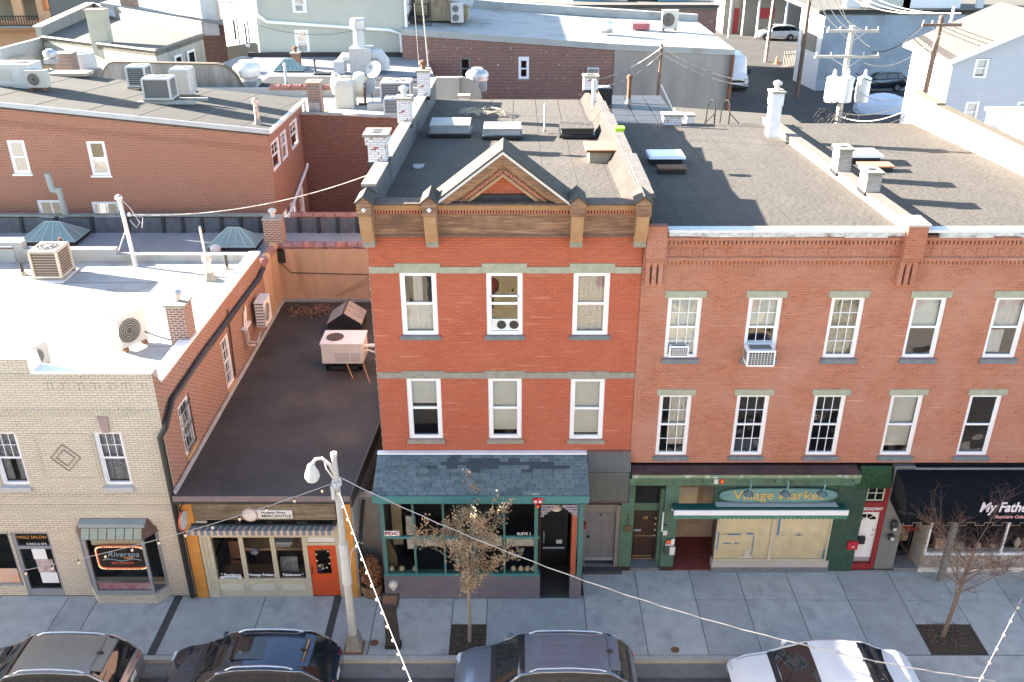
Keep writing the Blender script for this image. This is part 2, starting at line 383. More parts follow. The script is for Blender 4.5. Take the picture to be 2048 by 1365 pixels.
GALV=mat('galvanised_steel',(0.50,0.51,0.53),0.42,metal=0.6,noise=0.14,nscale=4)
STEELW=mat('whitish_steel',(0.52,0.52,0.51),0.5,noise=0.08,nscale=4)
RUST=mat('rusty_metal',(0.17,0.075,0.04),0.85,noise=0.35,nscale=7)
COPPER=mat('orange_brown_hatch_sheet',(0.55,0.26,0.12),0.6,noise=0.08,nscale=4)
PATINA=mat('verdigris_copper',(0.30,0.40,0.37),0.7,noise=0.2,nscale=3,col2=(0.30,0.27,0.18))
STUCCO=mat('peach_stucco',(0.42,0.275,0.175),0.9,noise=0.13,nscale=1.6,bump=0.2,bscale=10,stain=((0.26,0.13,0.07),0.9,0.45),stretch=(1.6,1.6,0.45))
TILECLAY=mat('clay_coping_tile',(0.30,0.13,0.10),0.6,noise=0.35,nscale=2.5)
TILECLAY2=mat('purplish_coping_tile',(0.24,0.13,0.13),0.55,noise=0.3,nscale=3)
GREYSTUCCO=mat('grey_cement_render',(0.30,0.28,0.25),0.95,noise=0.12,nscale=0.8,bump=0.3,stretch=(1.5,1.5,0.3))
PALESTUCCO=mat('pale_sage_stucco',(0.41,0.42,0.37),0.9,noise=0.06,nscale=0.6)
CREAMWALL=mat('cream_clapboard',(0.17,0.165,0.14),0.85,noise=0.06,nscale=1)
CONCRETEPOLE=mat('spun_concrete',(0.42,0.42,0.39),0.8,noise=0.12,nscale=9,bump=0.2,bscale=40)
POLEWOOD=wood('creosoted_pole_wood',(0.10,0.065,0.045),(0.19,0.12,0.085),(0.30,0.20,0.14),axis='Z')
POLEGREY=wood('bleached_pole_wood',(0.30,0.26,0.22),(0.46,0.42,0.37),(0.60,0.56,0.50),axis='Z')
WIREB=mat('black_cable',(0.02,0.02,0.02),0.6);WIREW=mat('pale_cable',(0.42,0.39,0.37),0.5)
BARK=mat('grey_brown_bark',(0.26,0.20,0.15),0.95,noise=0.25,nscale=14,bump=0.5)
TWIG=mat('reddish_twig_bark',(0.095,0.045,0.033),0.9,noise=0.25,nscale=14)
LEAFD=mat('dry_tan_leaf',(0.34,0.215,0.12),0.8,noise=0.3,nscale=9);LEAFG=mat('dull_olive_leaf',(0.19,0.165,0.105),0.8,noise=0.3,nscale=9)
BULB=mat('frosted_bulb',(0.80,0.66,0.50),0.25);GREYPAINT=mat('grey_paint',(0.17,0.172,0.165),0.7,noise=0.12,nscale=4)
BLUEWALL=mat('blue_grey_block_wall',(0.33,0.365,0.41),0.9,noise=0.22,nscale=0.5,bump=0.2)
VINYL=mat('pale_blue_vinyl',(0.43,0.445,0.495),0.6,noise=0.03,nscale=2)
TANROOF=mat('tan_roof_shingle',(0.095,0.082,0.07),0.95,noise=0.12,nscale=7,bump=0.5)
REDTILE=brick('red_quarry_tile',(0.24,0.055,0.045),(0.19,0.045,0.04),(0.12,0.06,0.05),bw=0.15,bh=0.15,ms=0.008)
PINKCREAM=mat('peach_render',(0.62,0.36,0.20),0.9,noise=0.1,nscale=1)
def window(parent,s0,s1,z0,z1,tf,frame=WHITE,fw=0.075,grid=None,cover=None,sill=None,lintel=None,glass=GLASS,depth=0.06,split=0.5,slide=False,label=None,cov_mat=CURTAIN,over=0.10):
 """sash window as one part: frame with panes, curtain, sill and lintel below it"""
 m=M(tf);d0,d1=depth,depth+0.09
 m.box(s0,s0+fw,d0,d1,z0,z1);m.box(s1-fw,s1,d0,d1,z0,z1)
 m.box(s0+fw,s1-fw,d0,d1,z1-fw,z1);m.box(s0+fw,s1-fw,d0,d1,z0,z0+fw*1.1)
 a,b,c,d=s0+fw,s1-fw,z0+fw*1.1,z1-fw
 sw=fw*0.5;zm=c+(d-c)*split
 if slide:
  sm=(a+b)/2;m.box(sm-0.02,sm+0.02,d0+0.02,d1-0.01,c,d)
  panes=[(a,sm-0.02,c,d),(sm+0.02,b,c,d)]
 else:
  m.box(a,b,d0+0.03,d1+0.01,zm-sw*0.7,zm+sw*0.7)
  for(q,r,dd)in((c,zm-sw*0.7,0.045),(zm+sw*0.7,d,0.02)):
   m.box(a,a+sw*0.7,d0+dd,d0+dd+0.03,q,r);m.box(b-sw*0.7,b,d0+dd,d0+dd+0.03,q,r)
  panes=[(a,b,c,zm-sw*0.7),(a,b,zm+sw*0.7,d)]
 if grid:
  for(cols,rows),(pa,pb,pc,pd)in zip(grid,panes):
   for k in range(1,cols):x=pa+(pb-pa)*k/cols;m.box(x-0.009,x+0.009,d0+0.035,d0+0.06,pc,pd)
   for k in range(1,rows):z=pc+(pd-pc)*k/rows;m.box(pa,pb,d0+0.036,d0+0.059,z-0.009,z+0.009)
 w=part('window',m,frame,parent,label)
 for(pa,pb,pc,pd)in panes:
  part('pane',M(tf).poly([(pa,d0+0.055,pc),(pb,d0+0.055,pc),(pb,d0+0.055,pd),(pa,d0+0.055,pd)]),glass,w)
 if cover:
  for(f0,f1,g0,g1)in cover:
   cm=M(tf);n=18;x0,x1=a+(b-a)*f0,a+(b-a)*f1;zz0,zz1=c+(d-c)*g0,c+(d-c)*g1
   wave=0.0 if cov_mat is BLIND else 0.018
   pr=None
   for k in range(n+1):
    x=x0+(x1-x0)*k/n;dd=d1+0.06+wave*sin(k*2.3)
    cur=(cm.a((x,dd,zz0)),cm.a((x,dd,zz1)))
    if pr:cm.f.append([pr[0],cur[0],cur[1],pr[1]])
    pr=cur
   part('blind' if cov_mat is BLIND else 'curtain',cm,cov_mat,w)
 if sill:part('sill',M(tf).box(s0-over*0.6,s1+over*0.6,-0.07,0.1,z0-sill[0],z0-0.002),sill[1],w)
 if lintel:part('lintel',M(tf).box(s0-over,s1+over,-0.025,0.1,z1+0.002,z1+lintel[0]),lintel[1],w)
 return w
def flat_roof_block(t,x0,x1,y0,y1,zf,zb,base,wallm,roofm,para=0.0,pw=0.25,coping=None,holes=None,front=True,left=True,right=True,back=True,xside_holes=None):
 """walls, sloped roof slab, parapets of a simple block; zf/zb roof height at front and back"""
 if front:part('front_wall',M(facing_y(y0)).wall(x0,x1,base,zf+para,holes or[]),wallm,t)
 def side(x,nm,tf):
  m=M();m.poly([(x,y0,base),(x,y1,base),(x,y1,zb+para),(x,y0,zf+para)]);part(nm,m,wallm,t)
 if left:side(x0,'side_wall',None)
 if right:side(x1,'side_wall',None)
 if back:part('rear_wall',M().poly([(x0,y1,base),(x1,y1,base),(x1,y1,zb+para),(x0,y1,zb+para)]),wallm,t)
 r=part('roof',M().hexa([(x0+0.01,y0+0.01,zf-0.2),(x1-0.01,y0+0.01,zf-0.2),(x1-0.01,y1-0.01,zb-0.2),(x0+0.01,y1-0.01,zb-0.2)],[(x0+0.01,y0+0.01,zf),(x1-0.01,y0+0.01,zf),(x1-0.01,y1-0.01,zb),(x0+0.01,y1-0.01,zb)]),roofm,t)
 return r
def slant_wall(x0,x1,y0,y1,za0,za1,zb0,zb1):
 """parapet running in depth: z bottom/top at y0 and at y1"""
 return M().hexa([(x0,y0,za0),(x1,y0,za0),(x1,y1,zb0),(x0,y1,zb0)],[(x0,y0,za1),(x1,y0,za1),(x1,y1,zb1),(x0,y1,zb1)])
def chimney(x,y,z,w,d,h,bm,label,cap=STONE_GREY,flues=2,base=None,group=None,capw=0.05,flare=0.0,cone=None):
 t=thing('chimney',label,'chimney',(x,y,z),group)
 m=M();m.box(x-w/2,x+w/2,y-d/2,y+d/2,z,z+h)
 part('stack',m,bm,t)
 if flare:part('corbel',M().box(x-w/2-flare,x+w/2+flare,y-d/2-flare,y+d/2+flare,z+h*0.72,z+h-0.001),bm,t)
 e=flare+capw
 part('cap',M().box(x-w/2-e,x+w/2+e,y-d/2-e,y+d/2+e,z+h,z+h+0.07),cap,t)
 for k in range(flues):
  oy=(k-(flues-1)/2)*d*0.42
  part('flue',M().box(x-w*0.24,x+w*0.24,y+oy-d*0.13,y+oy+d*0.13,z+h+0.06,z+h+0.078),BLACKMETAL,t)
 if base:part('flashing',M().box(x-w/2-0.03,x+w/2+0.03,y-d/2-0.03,y+d/2+0.03,z-0.02,z+base),BLACKMETAL,t)
 if cone:part('cowl',M().lathe((x,y,z+h+0.07),[(0.09,0),(0.09,0.18),(0.16,0.2),(0.17,0.3),(0.05,0.36)],12),cone,t,smooth=True)
 return t
def ac_cube(x,y,z,w,d,h,label,case=OFFWHITE,grille=DARKGRILLE,rz=0.0,group=None):
 """condenser with a fan grille on top and louvred sides"""
 t=thing('air_conditioner',label,'air conditioner',(x,y,z),group)
 m=M()
 for sx in(-1,1):
  for sy in(-1,1):m.box(x+sx*w/2-0.04,x+sx*w/2+0.04,y+sy*d/2-0.04,y+sy*d/2+0.04,z+0.05,z+h-0.06)
 m.box(x-w/2-0.05,x+w/2+0.05,y-d/2-0.05,y+d/2+0.05,z+0.04,z+0.1)
 part('case_frame',m,case,t)
 part('top_cover',M().hexa([(x-w/2-.05,y-d/2-.05,z+h-.07),(x+w/2+.05,y-d/2-.05,z+h-.07),(x+w/2+.05,y+d/2+.05,z+h-.07),(x-w/2-.05,y+d/2+.05,z+h-.07)],[(x-w/2,y-d/2,z+h),(x+w/2,y-d/2,z+h),(x+w/2,y+d/2,z+h),(x-w/2,y+d/2,z+h)]),case,t)
 part('coil',M().box(x-w/2+.01,x+w/2-.01,y-d/2+.01,y+d/2-.01,z+.1,z+h-.08),grille,t)
 lv=M();n=9
 for k in range(n):
  zz=z+0.14+(h-0.26)*k/(n-1)
  lv.box(x-w/2-.005,x+w/2+.005,y-d/2-.006,y-d/2+.01,zz,zz+0.012);lv.box(x-w/2-.006,x-w/2+.01,y-d/2,y+d/2,zz,zz+0.012);lv.box(x+w/2-.01,x+w/2+.006,y-d/2,y+d/2,zz,zz+0.012)
 part('louvre',lv,case,t)
 r=min(w,d)*0.40
 f=part('fan',M().disc((x,y,z+h+0.004),r,'Z',24,0.006),DARKGRILLE,t)
 g=M()
 for q in(0.35,0.7,1.0):g.tube([(x+r*q*cos(a*pi/8),y+r*q*sin(a*pi/8),z+h+0.018)for a in range(17)],0.007,4)
 for a in range(8):g.tube([(x,y,z+h+0.02),(x+r*cos(a*pi/4),y+r*sin(a*pi/4),z+h+0.02)],0.006,4)
 g.disc((x,y,z+h+0.02),r*0.22,'Z',12,0.02)
 part('fan_guard',g,STEELW,f)
 for yy in(y-d/2,y+d/2-.1):part('foot',M().box(x-w/2-.1,x+w/2+.1,yy,yy+.1,z-.04,z+.04),STONE_GREY,t)
 if rz:t.rotation_euler=(0,0,rz)
 return t
def mini_split(x,y,z,w,d,h,label,rz=0.0,group=None,fans=1,case=OFFWHITE,blocks=True):
 """slim outdoor unit, round fan grille on its front (-Y before turning)"""
 t=thing('heat_pump',label,'heat pump',(x,y,z),group)
 part('case',M().box(x-w/2,x+w/2,y-d/2,y+d/2,z+.06,z+h),case,t)
 part('top_lid',M().box(x-w/2-.015,x+w/2+.015,y-d/2-.015,y+d/2+.015,z+h,z+h+.03),case,t)
 hh=(h-.1)/fans
 for k in range(fans):
  cz=z+.08+hh*(k+.5);cx=x-w*0.12;r=min(hh,w)*0.40
  f=part('fan',M().disc((cx,y-d/2-.002,cz),r,'Y',22,.012),DARKGRILLE,t)
  g=M()
  for q in(0.3,0.5,0.7,0.88,1.03):g.tube([(cx+r*q*cos(a*pi/8),y-d/2-.014,cz+r*q*sin(a*pi/8))for a in range(17)],0.006,4)
  part('fan_guard',g,case,f)
 cg=M()
 for k in range(8):
  zz=z+.1+(h-.16)*k/7;cg.box(x-w/2-.012,x-w/2-.001,y-d/2+.03,y+d/2-.03,zz,zz+.035)
 part('coil',cg,DARKGRILLE,t)
 if blocks:
  for xx in(x-w/2+.08,x+w/2-.2):part('foot',M().box(xx,xx+.12,y-d/2-.05,y+d/2+.05,z-.06,z+.06),RUST,t)
 if rz:t.rotation_euler=(0,0,rz)
 return t
def exhaust_fan(x,y,z,r,label,stand=0.25,group=None,mt=STEELW):
 t=thing('exhaust_fan',label,'roof fan',(x,y,z),group)
 part('curb',M().box(x-r*.85,x+r*.85,y-r*.85,y+r*.85,z,z+stand),WHITEROOF,t)
 part('skirt',M().lathe((x,y,z+stand),[(r*.75,0),(r*.8,.05*r*3),(r*1.0,r*.35),(r*1.02,r*.75)],20),mt,t,smooth=True)
 part('dome',M().lathe((x,y,z+stand+r*.75),[(r*1.05,0),(r*1.06,r*.15),(r*.9,r*.4),(r*.55,r*.55),(r*.5,r*.7),(0.02,r*.75)],20),mt,t,smooth=True)
 return t
def pipe_vent(x,y,z,r,h,label,mt=GALV,cap=True,group=None,lean=0.0):
 t=thing('vent_pipe',label,'vent pipe',(x,y,z),group)
 part('pipe',M().cyl((x,y,z),(x+lean,y,z+h),r,r,12),mt,t,smooth=True)
 part('boot',M().lathe((x,y,z),[(r*1.9,0),(r*1.25,r*1.2),(r*1.05,r*2.2)],12),STONE_GREY,t,smooth=True)
 if cap:part('cap',M().lathe((x+lean,y,z+h),[(r*1.5,-.02),(r*1.5,r*1.2),(r*.3,r*1.8)],12),mt,t,smooth=True)
 return t
def dish(x,y,z,r,label,az=0.6,h=0.5):
 t=thing('satellite_dish',label,'satellite dish',(x,y,z))
 part('mast',M().cyl((x,y,z),(x,y,z+h),.025,.025,8),BLACKMETAL,t)
 m=M();n=18;c=Vector((x,y,z+h+r*.3));dr=Vector((sin(az),-cos(az),0.55)).normalized();ax=dr.orthogonal().normalized();ay=dr.cross(ax)
 rings=[]
 for q in(0.02,.4,.7,1.0):rings.append([m.a(c+dr*(q*q*r*.28)+(ax*cos(2*pi*k/n)+ay*sin(2*pi*k/n))*r*q)for k in range(n)])
 for A,B in zip(rings,rings[1:]):
  for k in range(n):m.f.append([A[k],A[(k+1)%n],B[(k+1)%n],B[k]])
 back=[]
 for q in(1.0,.02):back.append([m.a(c-dr*.03+dr*(q*q*r*.28)+(ax*cos(2*pi*k/n)+ay*sin(2*pi*k/n))*r*q*1.01)for k in range(n)])
 for k in range(n):m.f.append([back[0][k],back[0][(k+1)%n],back[1][(k+1)%n],back[1][k]]);m.f.append([rings[-1][k],rings[-1][(k+1)%n],back[0][(k+1)%n],back[0][k]])
 part('reflector',m,STEELW,t,smooth=True)
 part('feed_arm',M().tube([c-ay*r*.9,c+dr*r*.9],.015,6).box(c.x+dr.x*r*.9-.04,c.x+dr.x*r*.9+.04,c.y+dr.y*r*.9-.04,c.y+dr.y*r*.9+.04,c.z+dr.z*r*.9-.04,c.z+dr.z*r*.9+.04),BLACKMETAL,t)
 return t
def wire(name,p0,p1,sag,r,mt,label,cat='cable',group=None,n=20,bulbs=0,parts=None,jit=0.0):
 p0=Vector(p0);p1=Vector(p1);pts=[]
 for k in range(n+1):
  f=k/n;p=p0.lerp(p1,f);p.z-=sag*4*f*(1-f);p.z+=jit*sin(k*2.1);pts.append(p)
 if not bulbs:
  return solo(name,M().tube(pts,r,5),mt,label,cat,loc=p0,group=group)
 t=thing(name,label,cat,p0,group)
 part('cord',M().tube(pts,r,5),mt,t)
 bm=sm=None
 for k in range(1,bulbs+1):
  f=(k-.5)/bulbs*n;i=int(f);p=pts[i].lerp(pts[i+1],f-i)
  s_=M().cyl(p,p-Vector((0,0,.07)),.02,.022,6);q=p-Vector((0,0,.07))
  b_=M().lathe(q,[(.018,0),(.034,-.035),(.036,-.06),(.022,-.09),(.004,-.1)],8)
  sk=part('socket',s_,BLACKMETAL,t);part('bulb',b_,BULB,sk,smooth=True)
 return t
#  THE SETTING
g=M()
prof=[(-60,-0.6),(24.0,-0.6),(34,3.0),(1500,3.0)]
for(ya,za),(yb,zb)in zip(prof,prof[1:]):g.poly([(-900,ya,za),(900,ya,za),(900,yb,zb),(-900,yb,zb)])
g.box(-900,900,-1500,-60,-0.7,-0.6)
struct('ground',g,BACKASPH)
struct('road',M().box(-45,45,-14.2,-3.78,-0.4,-0.14),ASPH)
struct('gutter_strip',M().box(-45,45,-4.28,-3.775,-0.3,-0.130),mat('worn_gutter_concrete',(0.17,0.165,0.16),0.9,noise=0.2,nscale=3,bump=0.3))
struct('pavement_bed',M().box(-45,45,-3.60,6,-0.5,-0.020),DARKCONC)
pav=thing('pavement',None,None,(0,0,0),kind='structure')
SL=CONC
JX=[-30,-27,-24,-21,-18,-15.6,-13.56,-12.63,-10.35,-10.13,-7.6,-5.52,-5.32,-4.20,-1.92,-0.90,2.00,3.66,5.36,6.86,8.38,9.95,11.57,13.17,14.8,16.4,18,21,24,27,30]
SLABS=[CONC,mat('pavement_concrete_pale',(0.395,0.39,0.378),0.92,noise=0.12,nscale=2.2,bump=0.25,bscale=60,stain=((0.16,0.16,0.165),1.3,0.4)),mat('pavement_concrete_dull',(0.335,0.333,0.327),0.92,noise=0.12,nscale=2.0,bump=0.25,bscale=60,stain=((0.15,0.15,0.155),0.7,0.4))]
pits=[(-1.86,-0.94,-3.52,-2.45),(11.64,13.1,-3.52,-2.42)]
for i,(a,b)in enumerate(zip(JX,JX[1:])):
 strip=(b-a)<0.3
 rows=[(-3.58,-2.40),(-2.39,-1.40),(-1.39,0.02)]if(a==-1.92 or a==11.57)else([(-3.58,-1.40),(-1.39,0.02)]if a>=1.9 else[(-3.58,-1.22)])
 if a>=1.9:rows=rows[:-1]+[(-1.39,1.6)]
 for(ya,yb)in rows:
  if strip:part('paving_strip',M().box(a+.004,b-.004,ya,yb,-.12,-.003),DARKCONC,pav);continue
  skip=False
  for(px0,px1,py0,py1)in pits:
   if a<(px0+px1)/2<b and ya<(py0+py1)/2<yb:skip=True
  if skip:continue
  j=0.011
  part('paving_slab',M().box(a+j,b-j,ya+.004,yb-.004,-.12,0.0),SLABS[(i*7+int(ya*3))%3],pav)
part('tree_pit',M().box(-1.9,-.92,-3.57,-2.40,-.13,-.018),SOIL,pav)
part('tree_pit',M().hexa([(11.60,-3.57,-.13),(13.14,-3.57,-.13),(13.14,-2.41,-.13),(11.60,-2.41,-.13)],[(11.60,-3.57,-.018),(13.14,-3.57,-.018),(13.14,-2.41,-.018),(11.60,-2.41,-.018)]),SOIL,pav)
part('pavement_widening',M().hexa([(10.35,-3.61,-.4),(45,-3.61,-.4),(45,-6.9,-.4),(12.6,-6.9,-.4),(11.3,-5.2,-.4)][::-1],[(10.35,-3.61,-.002),(45,-3.61,-.002),(45,-6.9,-.002),(12.6,-6.9,-.002),(11.3,-5.2,-.002)][::-1]),CONC,pav)
kerb=thing('kerb',None,None,(0,0,0),kind='structure')
x=-30.0;rr=random.Random(3)
while x<10.2:
 w=rr.choice([1.5,1.9,2.3,2.8]);e=min(x+w,10.25)
 part('kerbstone',M().box(x+.005,e-.005,-3.775,-3.605,-.35,.004),KERB,kerb);x=e
part('kerbstone',M().hexa([(10.26,-3.775,-.35),(10.36,-3.605,-.35),(11.31,-5.2,-.35),(11.17,-5.28,-.35)],[(10.26,-3.775,.004),(10.36,-3.605,.004),(11.31,-5.2,.004),(11.17,-5.28,.004)]),KERB,kerb)
part('kerbstone',M().hexa([(11.17,-5.285,-.35),(11.31,-5.205,-.35),(12.6,-6.9,-.35),(12.46,-7.0,-.35)],[(11.17,-5.285,.004),(11.31,-5.205,.004),(12.6,-6.9,.004),(12.46,-7.0,.004)]),KERB,kerb)
part('opposite_kerb',M().box(-45,45,-14.4,-14.2,-.35,.0),KERB,kerb)
struct('opposite_pavement',M().box(-45,45,-17.6,-14.41,-.35,-.005),CONC)
struct('manhole_lids',M().disc(PZ(749,1286,0.004),.12,'Z',14,.012).disc(PZ(1350,1300,0.004),.12,'Z',14,.012),RUST)
#  MAIN BRICK BUILDING
XL,XR=-3.93,3.29
mb=thing('brick_building','three-storey bright orange brick house with brown pediment cornice above a slate-green shingled shopfront','building',(-0.3,0,0))
F0=facing_y(0.0)
def wspec(u0,v0,u1,v1,y=0.0):
 a=PY(u0,v0,y);b=PY(u1,v0,y);c=PY(u0,v1,y);return(a.x,b.x,c.z,a.z)
W3=[wspec(798,546,872,671),wspec(972,546,1045.5,671),wspec(1147.5,546,1221,671)]
W2=[wspec(812,757,881,878),wspec(976,757,1043.5,878),wspec(1142,758,1210.5,879)]
holes=W3+W2
part('front_wall',M(F0).wall(XL,XR,4.30,12.0,holes,.16),ORANGE_BRICK,mb)
part('front_wall',M(F0).wall(2.02,XR,0.0,4.30,[(2.10,3.14,0.12,3.1)],.16),GREYPAINT,mb)
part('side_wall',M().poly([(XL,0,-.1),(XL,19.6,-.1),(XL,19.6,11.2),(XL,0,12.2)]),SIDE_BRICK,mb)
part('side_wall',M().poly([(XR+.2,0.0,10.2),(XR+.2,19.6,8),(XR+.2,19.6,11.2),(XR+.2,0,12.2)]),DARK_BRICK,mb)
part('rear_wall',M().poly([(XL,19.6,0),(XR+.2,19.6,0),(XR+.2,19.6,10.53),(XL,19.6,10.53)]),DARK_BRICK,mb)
q=M()
for k in range(50):q.box(XL-.022 if k%2 else XL-.012,XL+.01,-.002,.09 if k%2 else.2,4.45+k*.15,4.45+k*.15+.142)
part('brick_quoin',q,SIDE_BRICK,mb,kind='stuff')
for(zt,zb_,mt,ws,ov)in((PY(900,534).z,PY(900,546.5).z,STONE,W3,.11),(PY(900,745).z,PY(900,756.5).z,STONE_GREY,W2,.10)):
 xs=XL+.01
 for w in ws+[None]:
  xe=(w[0]-ov-.004)if w else XR-.005
  part('string_course',M().box(xs,xe,-.03,.08,zb_,zt),mt,mb)
  if w:xs=w[1]+ov+.004
covs3=[dict(cover=[(0.0,.95,0,.48),(.3,.62,.5,1)]),None,dict(cover=[(0,1,0,.47),(0,1,.5,1)],cov_mat=LACE)]
covs2=[dict(cover=[(0,1,.55,1)],cov_mat=BLIND),dict(cover=[(0,1,.06,1)],cov_mat=BLIND),dict(cover=[(0,1,.01,1)],cov_mat=BLIND)]
for w,c in zip(W3,covs3):window(mb,*w,F0,fw=.10,sill=(.12,SLATE),lintel=(.27,STONE),depth=.03,over=.11,**(c or{}))
for w,c in zip(W2,covs2):window(mb,*w,F0,fw=.10,sill=(.13,STONE_GREY),lintel=(.24,STONE_GREY),depth=.03,over=.10,**(c or{}))
wf=W3[1]
tf_=thing('window_fan','white twin window fan in the middle top window of the orange brick house','fan',((wf[0]+wf[1])/2,.05,wf[2]+.12))
part('casing',M().box(wf[0]+.11,wf[1]-.11,.07,.13,wf[2]+.12,wf[2]+.46),WHITE2,tf_)
for k in(-1,1):
 cx_=(wf[0]+wf[1])/2+.08+k*.17
 part('fan_grille',M().lathe((cx_,.07,wf[2]+.29),[(.125,0),(.125,-.015),(.10,-.02),(.03,-.018)],18,'Y'),BLACKMETAL,tf_)
part('sash_bar',M(F0).box(wf[0]+.1,wf[1]-.1,.05,.10,wf[3]-.72,wf[3]-.67),WHITE,mb)
part('roof',M().hexa([(XL+.02,.12,11.3),(XR+.18,.12,11.3),(XR+.18,19.5,10.3),(XL+.02,19.5,10.3)],[(XL+.02,.12,11.62),(XR+.18,.12,11.62),(XR+.18,19.5,10.56),(XL+.02,19.5,10.56)]),ROOFTAR,mb)
def rz_main(y):return 11.62-(11.62-10.56)*y/19.5
for(ya,yb)in((0.1,2.7),(3.35,8.7),(9.35,14.2),(14.8,19.5)):
 za=12.36-.045*ya;zb=12.36-.045*yb
 part('parapet',slant_wall(XL+.0,XL+.26,ya,yb,11.2,za,10.3,zb),mat('silvery_tar',(.10,.11,.125),.5,noise=.4,nscale=3),mb)
 part('coping',slant_wall(XL-.06,XL+.32,ya,yb,za+.001,za+.07,zb+.001,zb+.07),STONE_GREY,mb)
part('parapet',slant_wall(XL+.01,XL+.25,2.7,19.5,11.2,12.05,10.3,11.35),mat('silvery_tar',(.10,.11,.125),.5),mb)
for k in range(7):
 x=XL+.75+k*.98;part('roof_seam',M().hexa([(x,.13,rz_main(.13)),(x+.03,.13,rz_main(.13)),(x+.05,19.4,rz_main(19.4)),(x+.02,19.4,rz_main(19.4))],[(x,.13,rz_main(.13)+.008),(x+.03,.13,rz_main(.13)+.008),(x+.05,19.4,rz_main(19.4)+.008),(x+.02,19.4,rz_main(19.4)+.008)]),ROOFTAR2,mb)
for(ya,yb,za,zb)in((0.0,4.3,12.10,12.06),(4.3,8.0,11.88,11.83),(8.0,11.5,11.68,11.65),(11.5,14.6,11.50,11.46),(14.6,19.5,11.26,11.1)):
 part('parapet',slant_wall(XR-.12,XR+.20,ya,yb,11.0,za,10.3,zb),ROOFTAR2,mb)
 part('coping',slant_wall(XR-.08,XR+.24,ya,yb,za+.001,za+.05,zb+.001,zb+.05),mat('grey_cap_stone',(.12,.11,.10),.9,noise=.25,nscale=5),mb)
 part('cant_flashing',M().hexa([(XR-.45,ya,rz_main(ya)-.02),(XR-.12,ya,rz_main(ya)-.02),(XR-.12,yb,rz_main(yb)-.02),(XR-.45,yb,rz_main(yb)-.02)],[(XR-.43,ya,rz_main(ya)),(XR-.12,ya,za-.06),(XR-.12,yb,zb-.06),(XR-.43,yb,rz_main(yb))]),mat('cant_felt',(.034,.029,.024),.95,noise=.2,nscale=2,bump=1.2,bscale=6),mb)
zc=12.04
part('cornice_fascia',M().box(XL+.02,XR+.02,-.16,-.001,11.14,11.72),CORNWOOD,mb)
part('cornice_board',M().box(XL+.02,XR+.02,-.24,.10,11.86,12.02),CORNWOOD,mb)
part('cornice_moulding',M().hexa([(XL+.02,-.24,11.84),(XR+.02,-.24,11.84),(XR+.02,0,11.84),(XL+.02,0,11.84)],[(XL+.02,-.34,12.0),(XR+.02,-.34,12.0),(XR+.02,0,12.0),(XL+.02,0,12.0)]),BRACKET,mb)
part('cornice_capping',M().box(XL,XR+.04,-.36,.16,12.021,12.05),mat('tarred_edge',(0.11,0.085,0.07),.9,noise=.4,nscale=6),mb)
part('cornice_batten',M().box(XL+.02,XR+.02,-.18,-.16,11.10,11.16),BROWNCAP,mb)
dm=M();n=96
for k in range(n):
 x=XL+.12+(XR-XL-.24)*k/(n-1);dm.box(x-.021,x+.021,-.235,-.15,11.735,11.85)
part('dentil_course',dm,DENTIL,mb,kind='stuff')
for uc in(734,862,1154,1283):
 p=PY(uc,440,-.3);lean=0
 x=p.x;w=.155
 b=M();pr=[(-.62,11.80),(-.60,11.6),(-.52,11.38),(-.40,11.15),(-.34,11.02),(0.0,11.02),(0.0,11.80)]
 b.hexa([(x-w,y,z)for y,z in pr],[(x+w,y,z)for y,z in pr])
 bk=part('bracket',b,BRACKET,mb)
 part('bracket_foot',M().box(x-w-.0,x+w+.0,-.30,-.0,10.86,11.018),STONE_GREY,bk)
 part('bracket_head',M().hexa([(x-w-.03,-.68,11.81),(x+w+.03,-.68,11.81),(x+w+.03,-.68,12.14),(x,-.68,12.32),(x-w-.03,-.68,12.14)],[(x-w-.03,.18,11.81),(x+w+.03,.18,11.81),(x+w+.03,.18,12.14),(x,.18,12.32),(x-w-.03,.18,12.14)]),CORNWOOD,bk)
 part('bracket_head_cap',M().hexa([(x-w-.07,-.70,12.13),(x,-.70,12.31),(x+w+.07,-.70,12.13),(x+w+.07,-.70,12.17),(x,-.70,12.36),(x-w-.07,-.70,12.17)],[(x-w-.07,.22,12.13),(x,.22,12.31),(x+w+.07,.22,12.13),(x+w+.07,.22,12.17),(x,.22,12.36),(x-w-.07,.22,12.17)]),ROOFTAR2,bk)
 if uc<1000:part('rosette',M().hexa([(x-.07,-.70,11.99),(x,-.70,11.92),(x+.07,-.70,11.99),(x,-.70,12.06)],[(x-.045,-.72,11.99),(x,-.72,11.945),(x+.045,-.72,11.99),(x,-.72,12.035)]),WHITE2,bk)
px0,px1,pxa,pzb,pza=-2.10,1.36,-.36,12.06,13.40
yb0,yb1=-.30,.55
def tri(k0,k1):
 pass
L0,R0,A0=Vector((px0,0,pzb)),Vector((px1,0,pzb)),Vector((pxa,0,pza))
part('pediment_brick',M().hexa([(px0+.5,-.02,pzb),(px1-.5,-.02,pzb),(pxa,-.02,pza-.42)],[(px0+.5,.3,pzb),(px1-.5,.3,pzb),(pxa,.3,pza-.42)]),ORANGE_BRICK,mb)
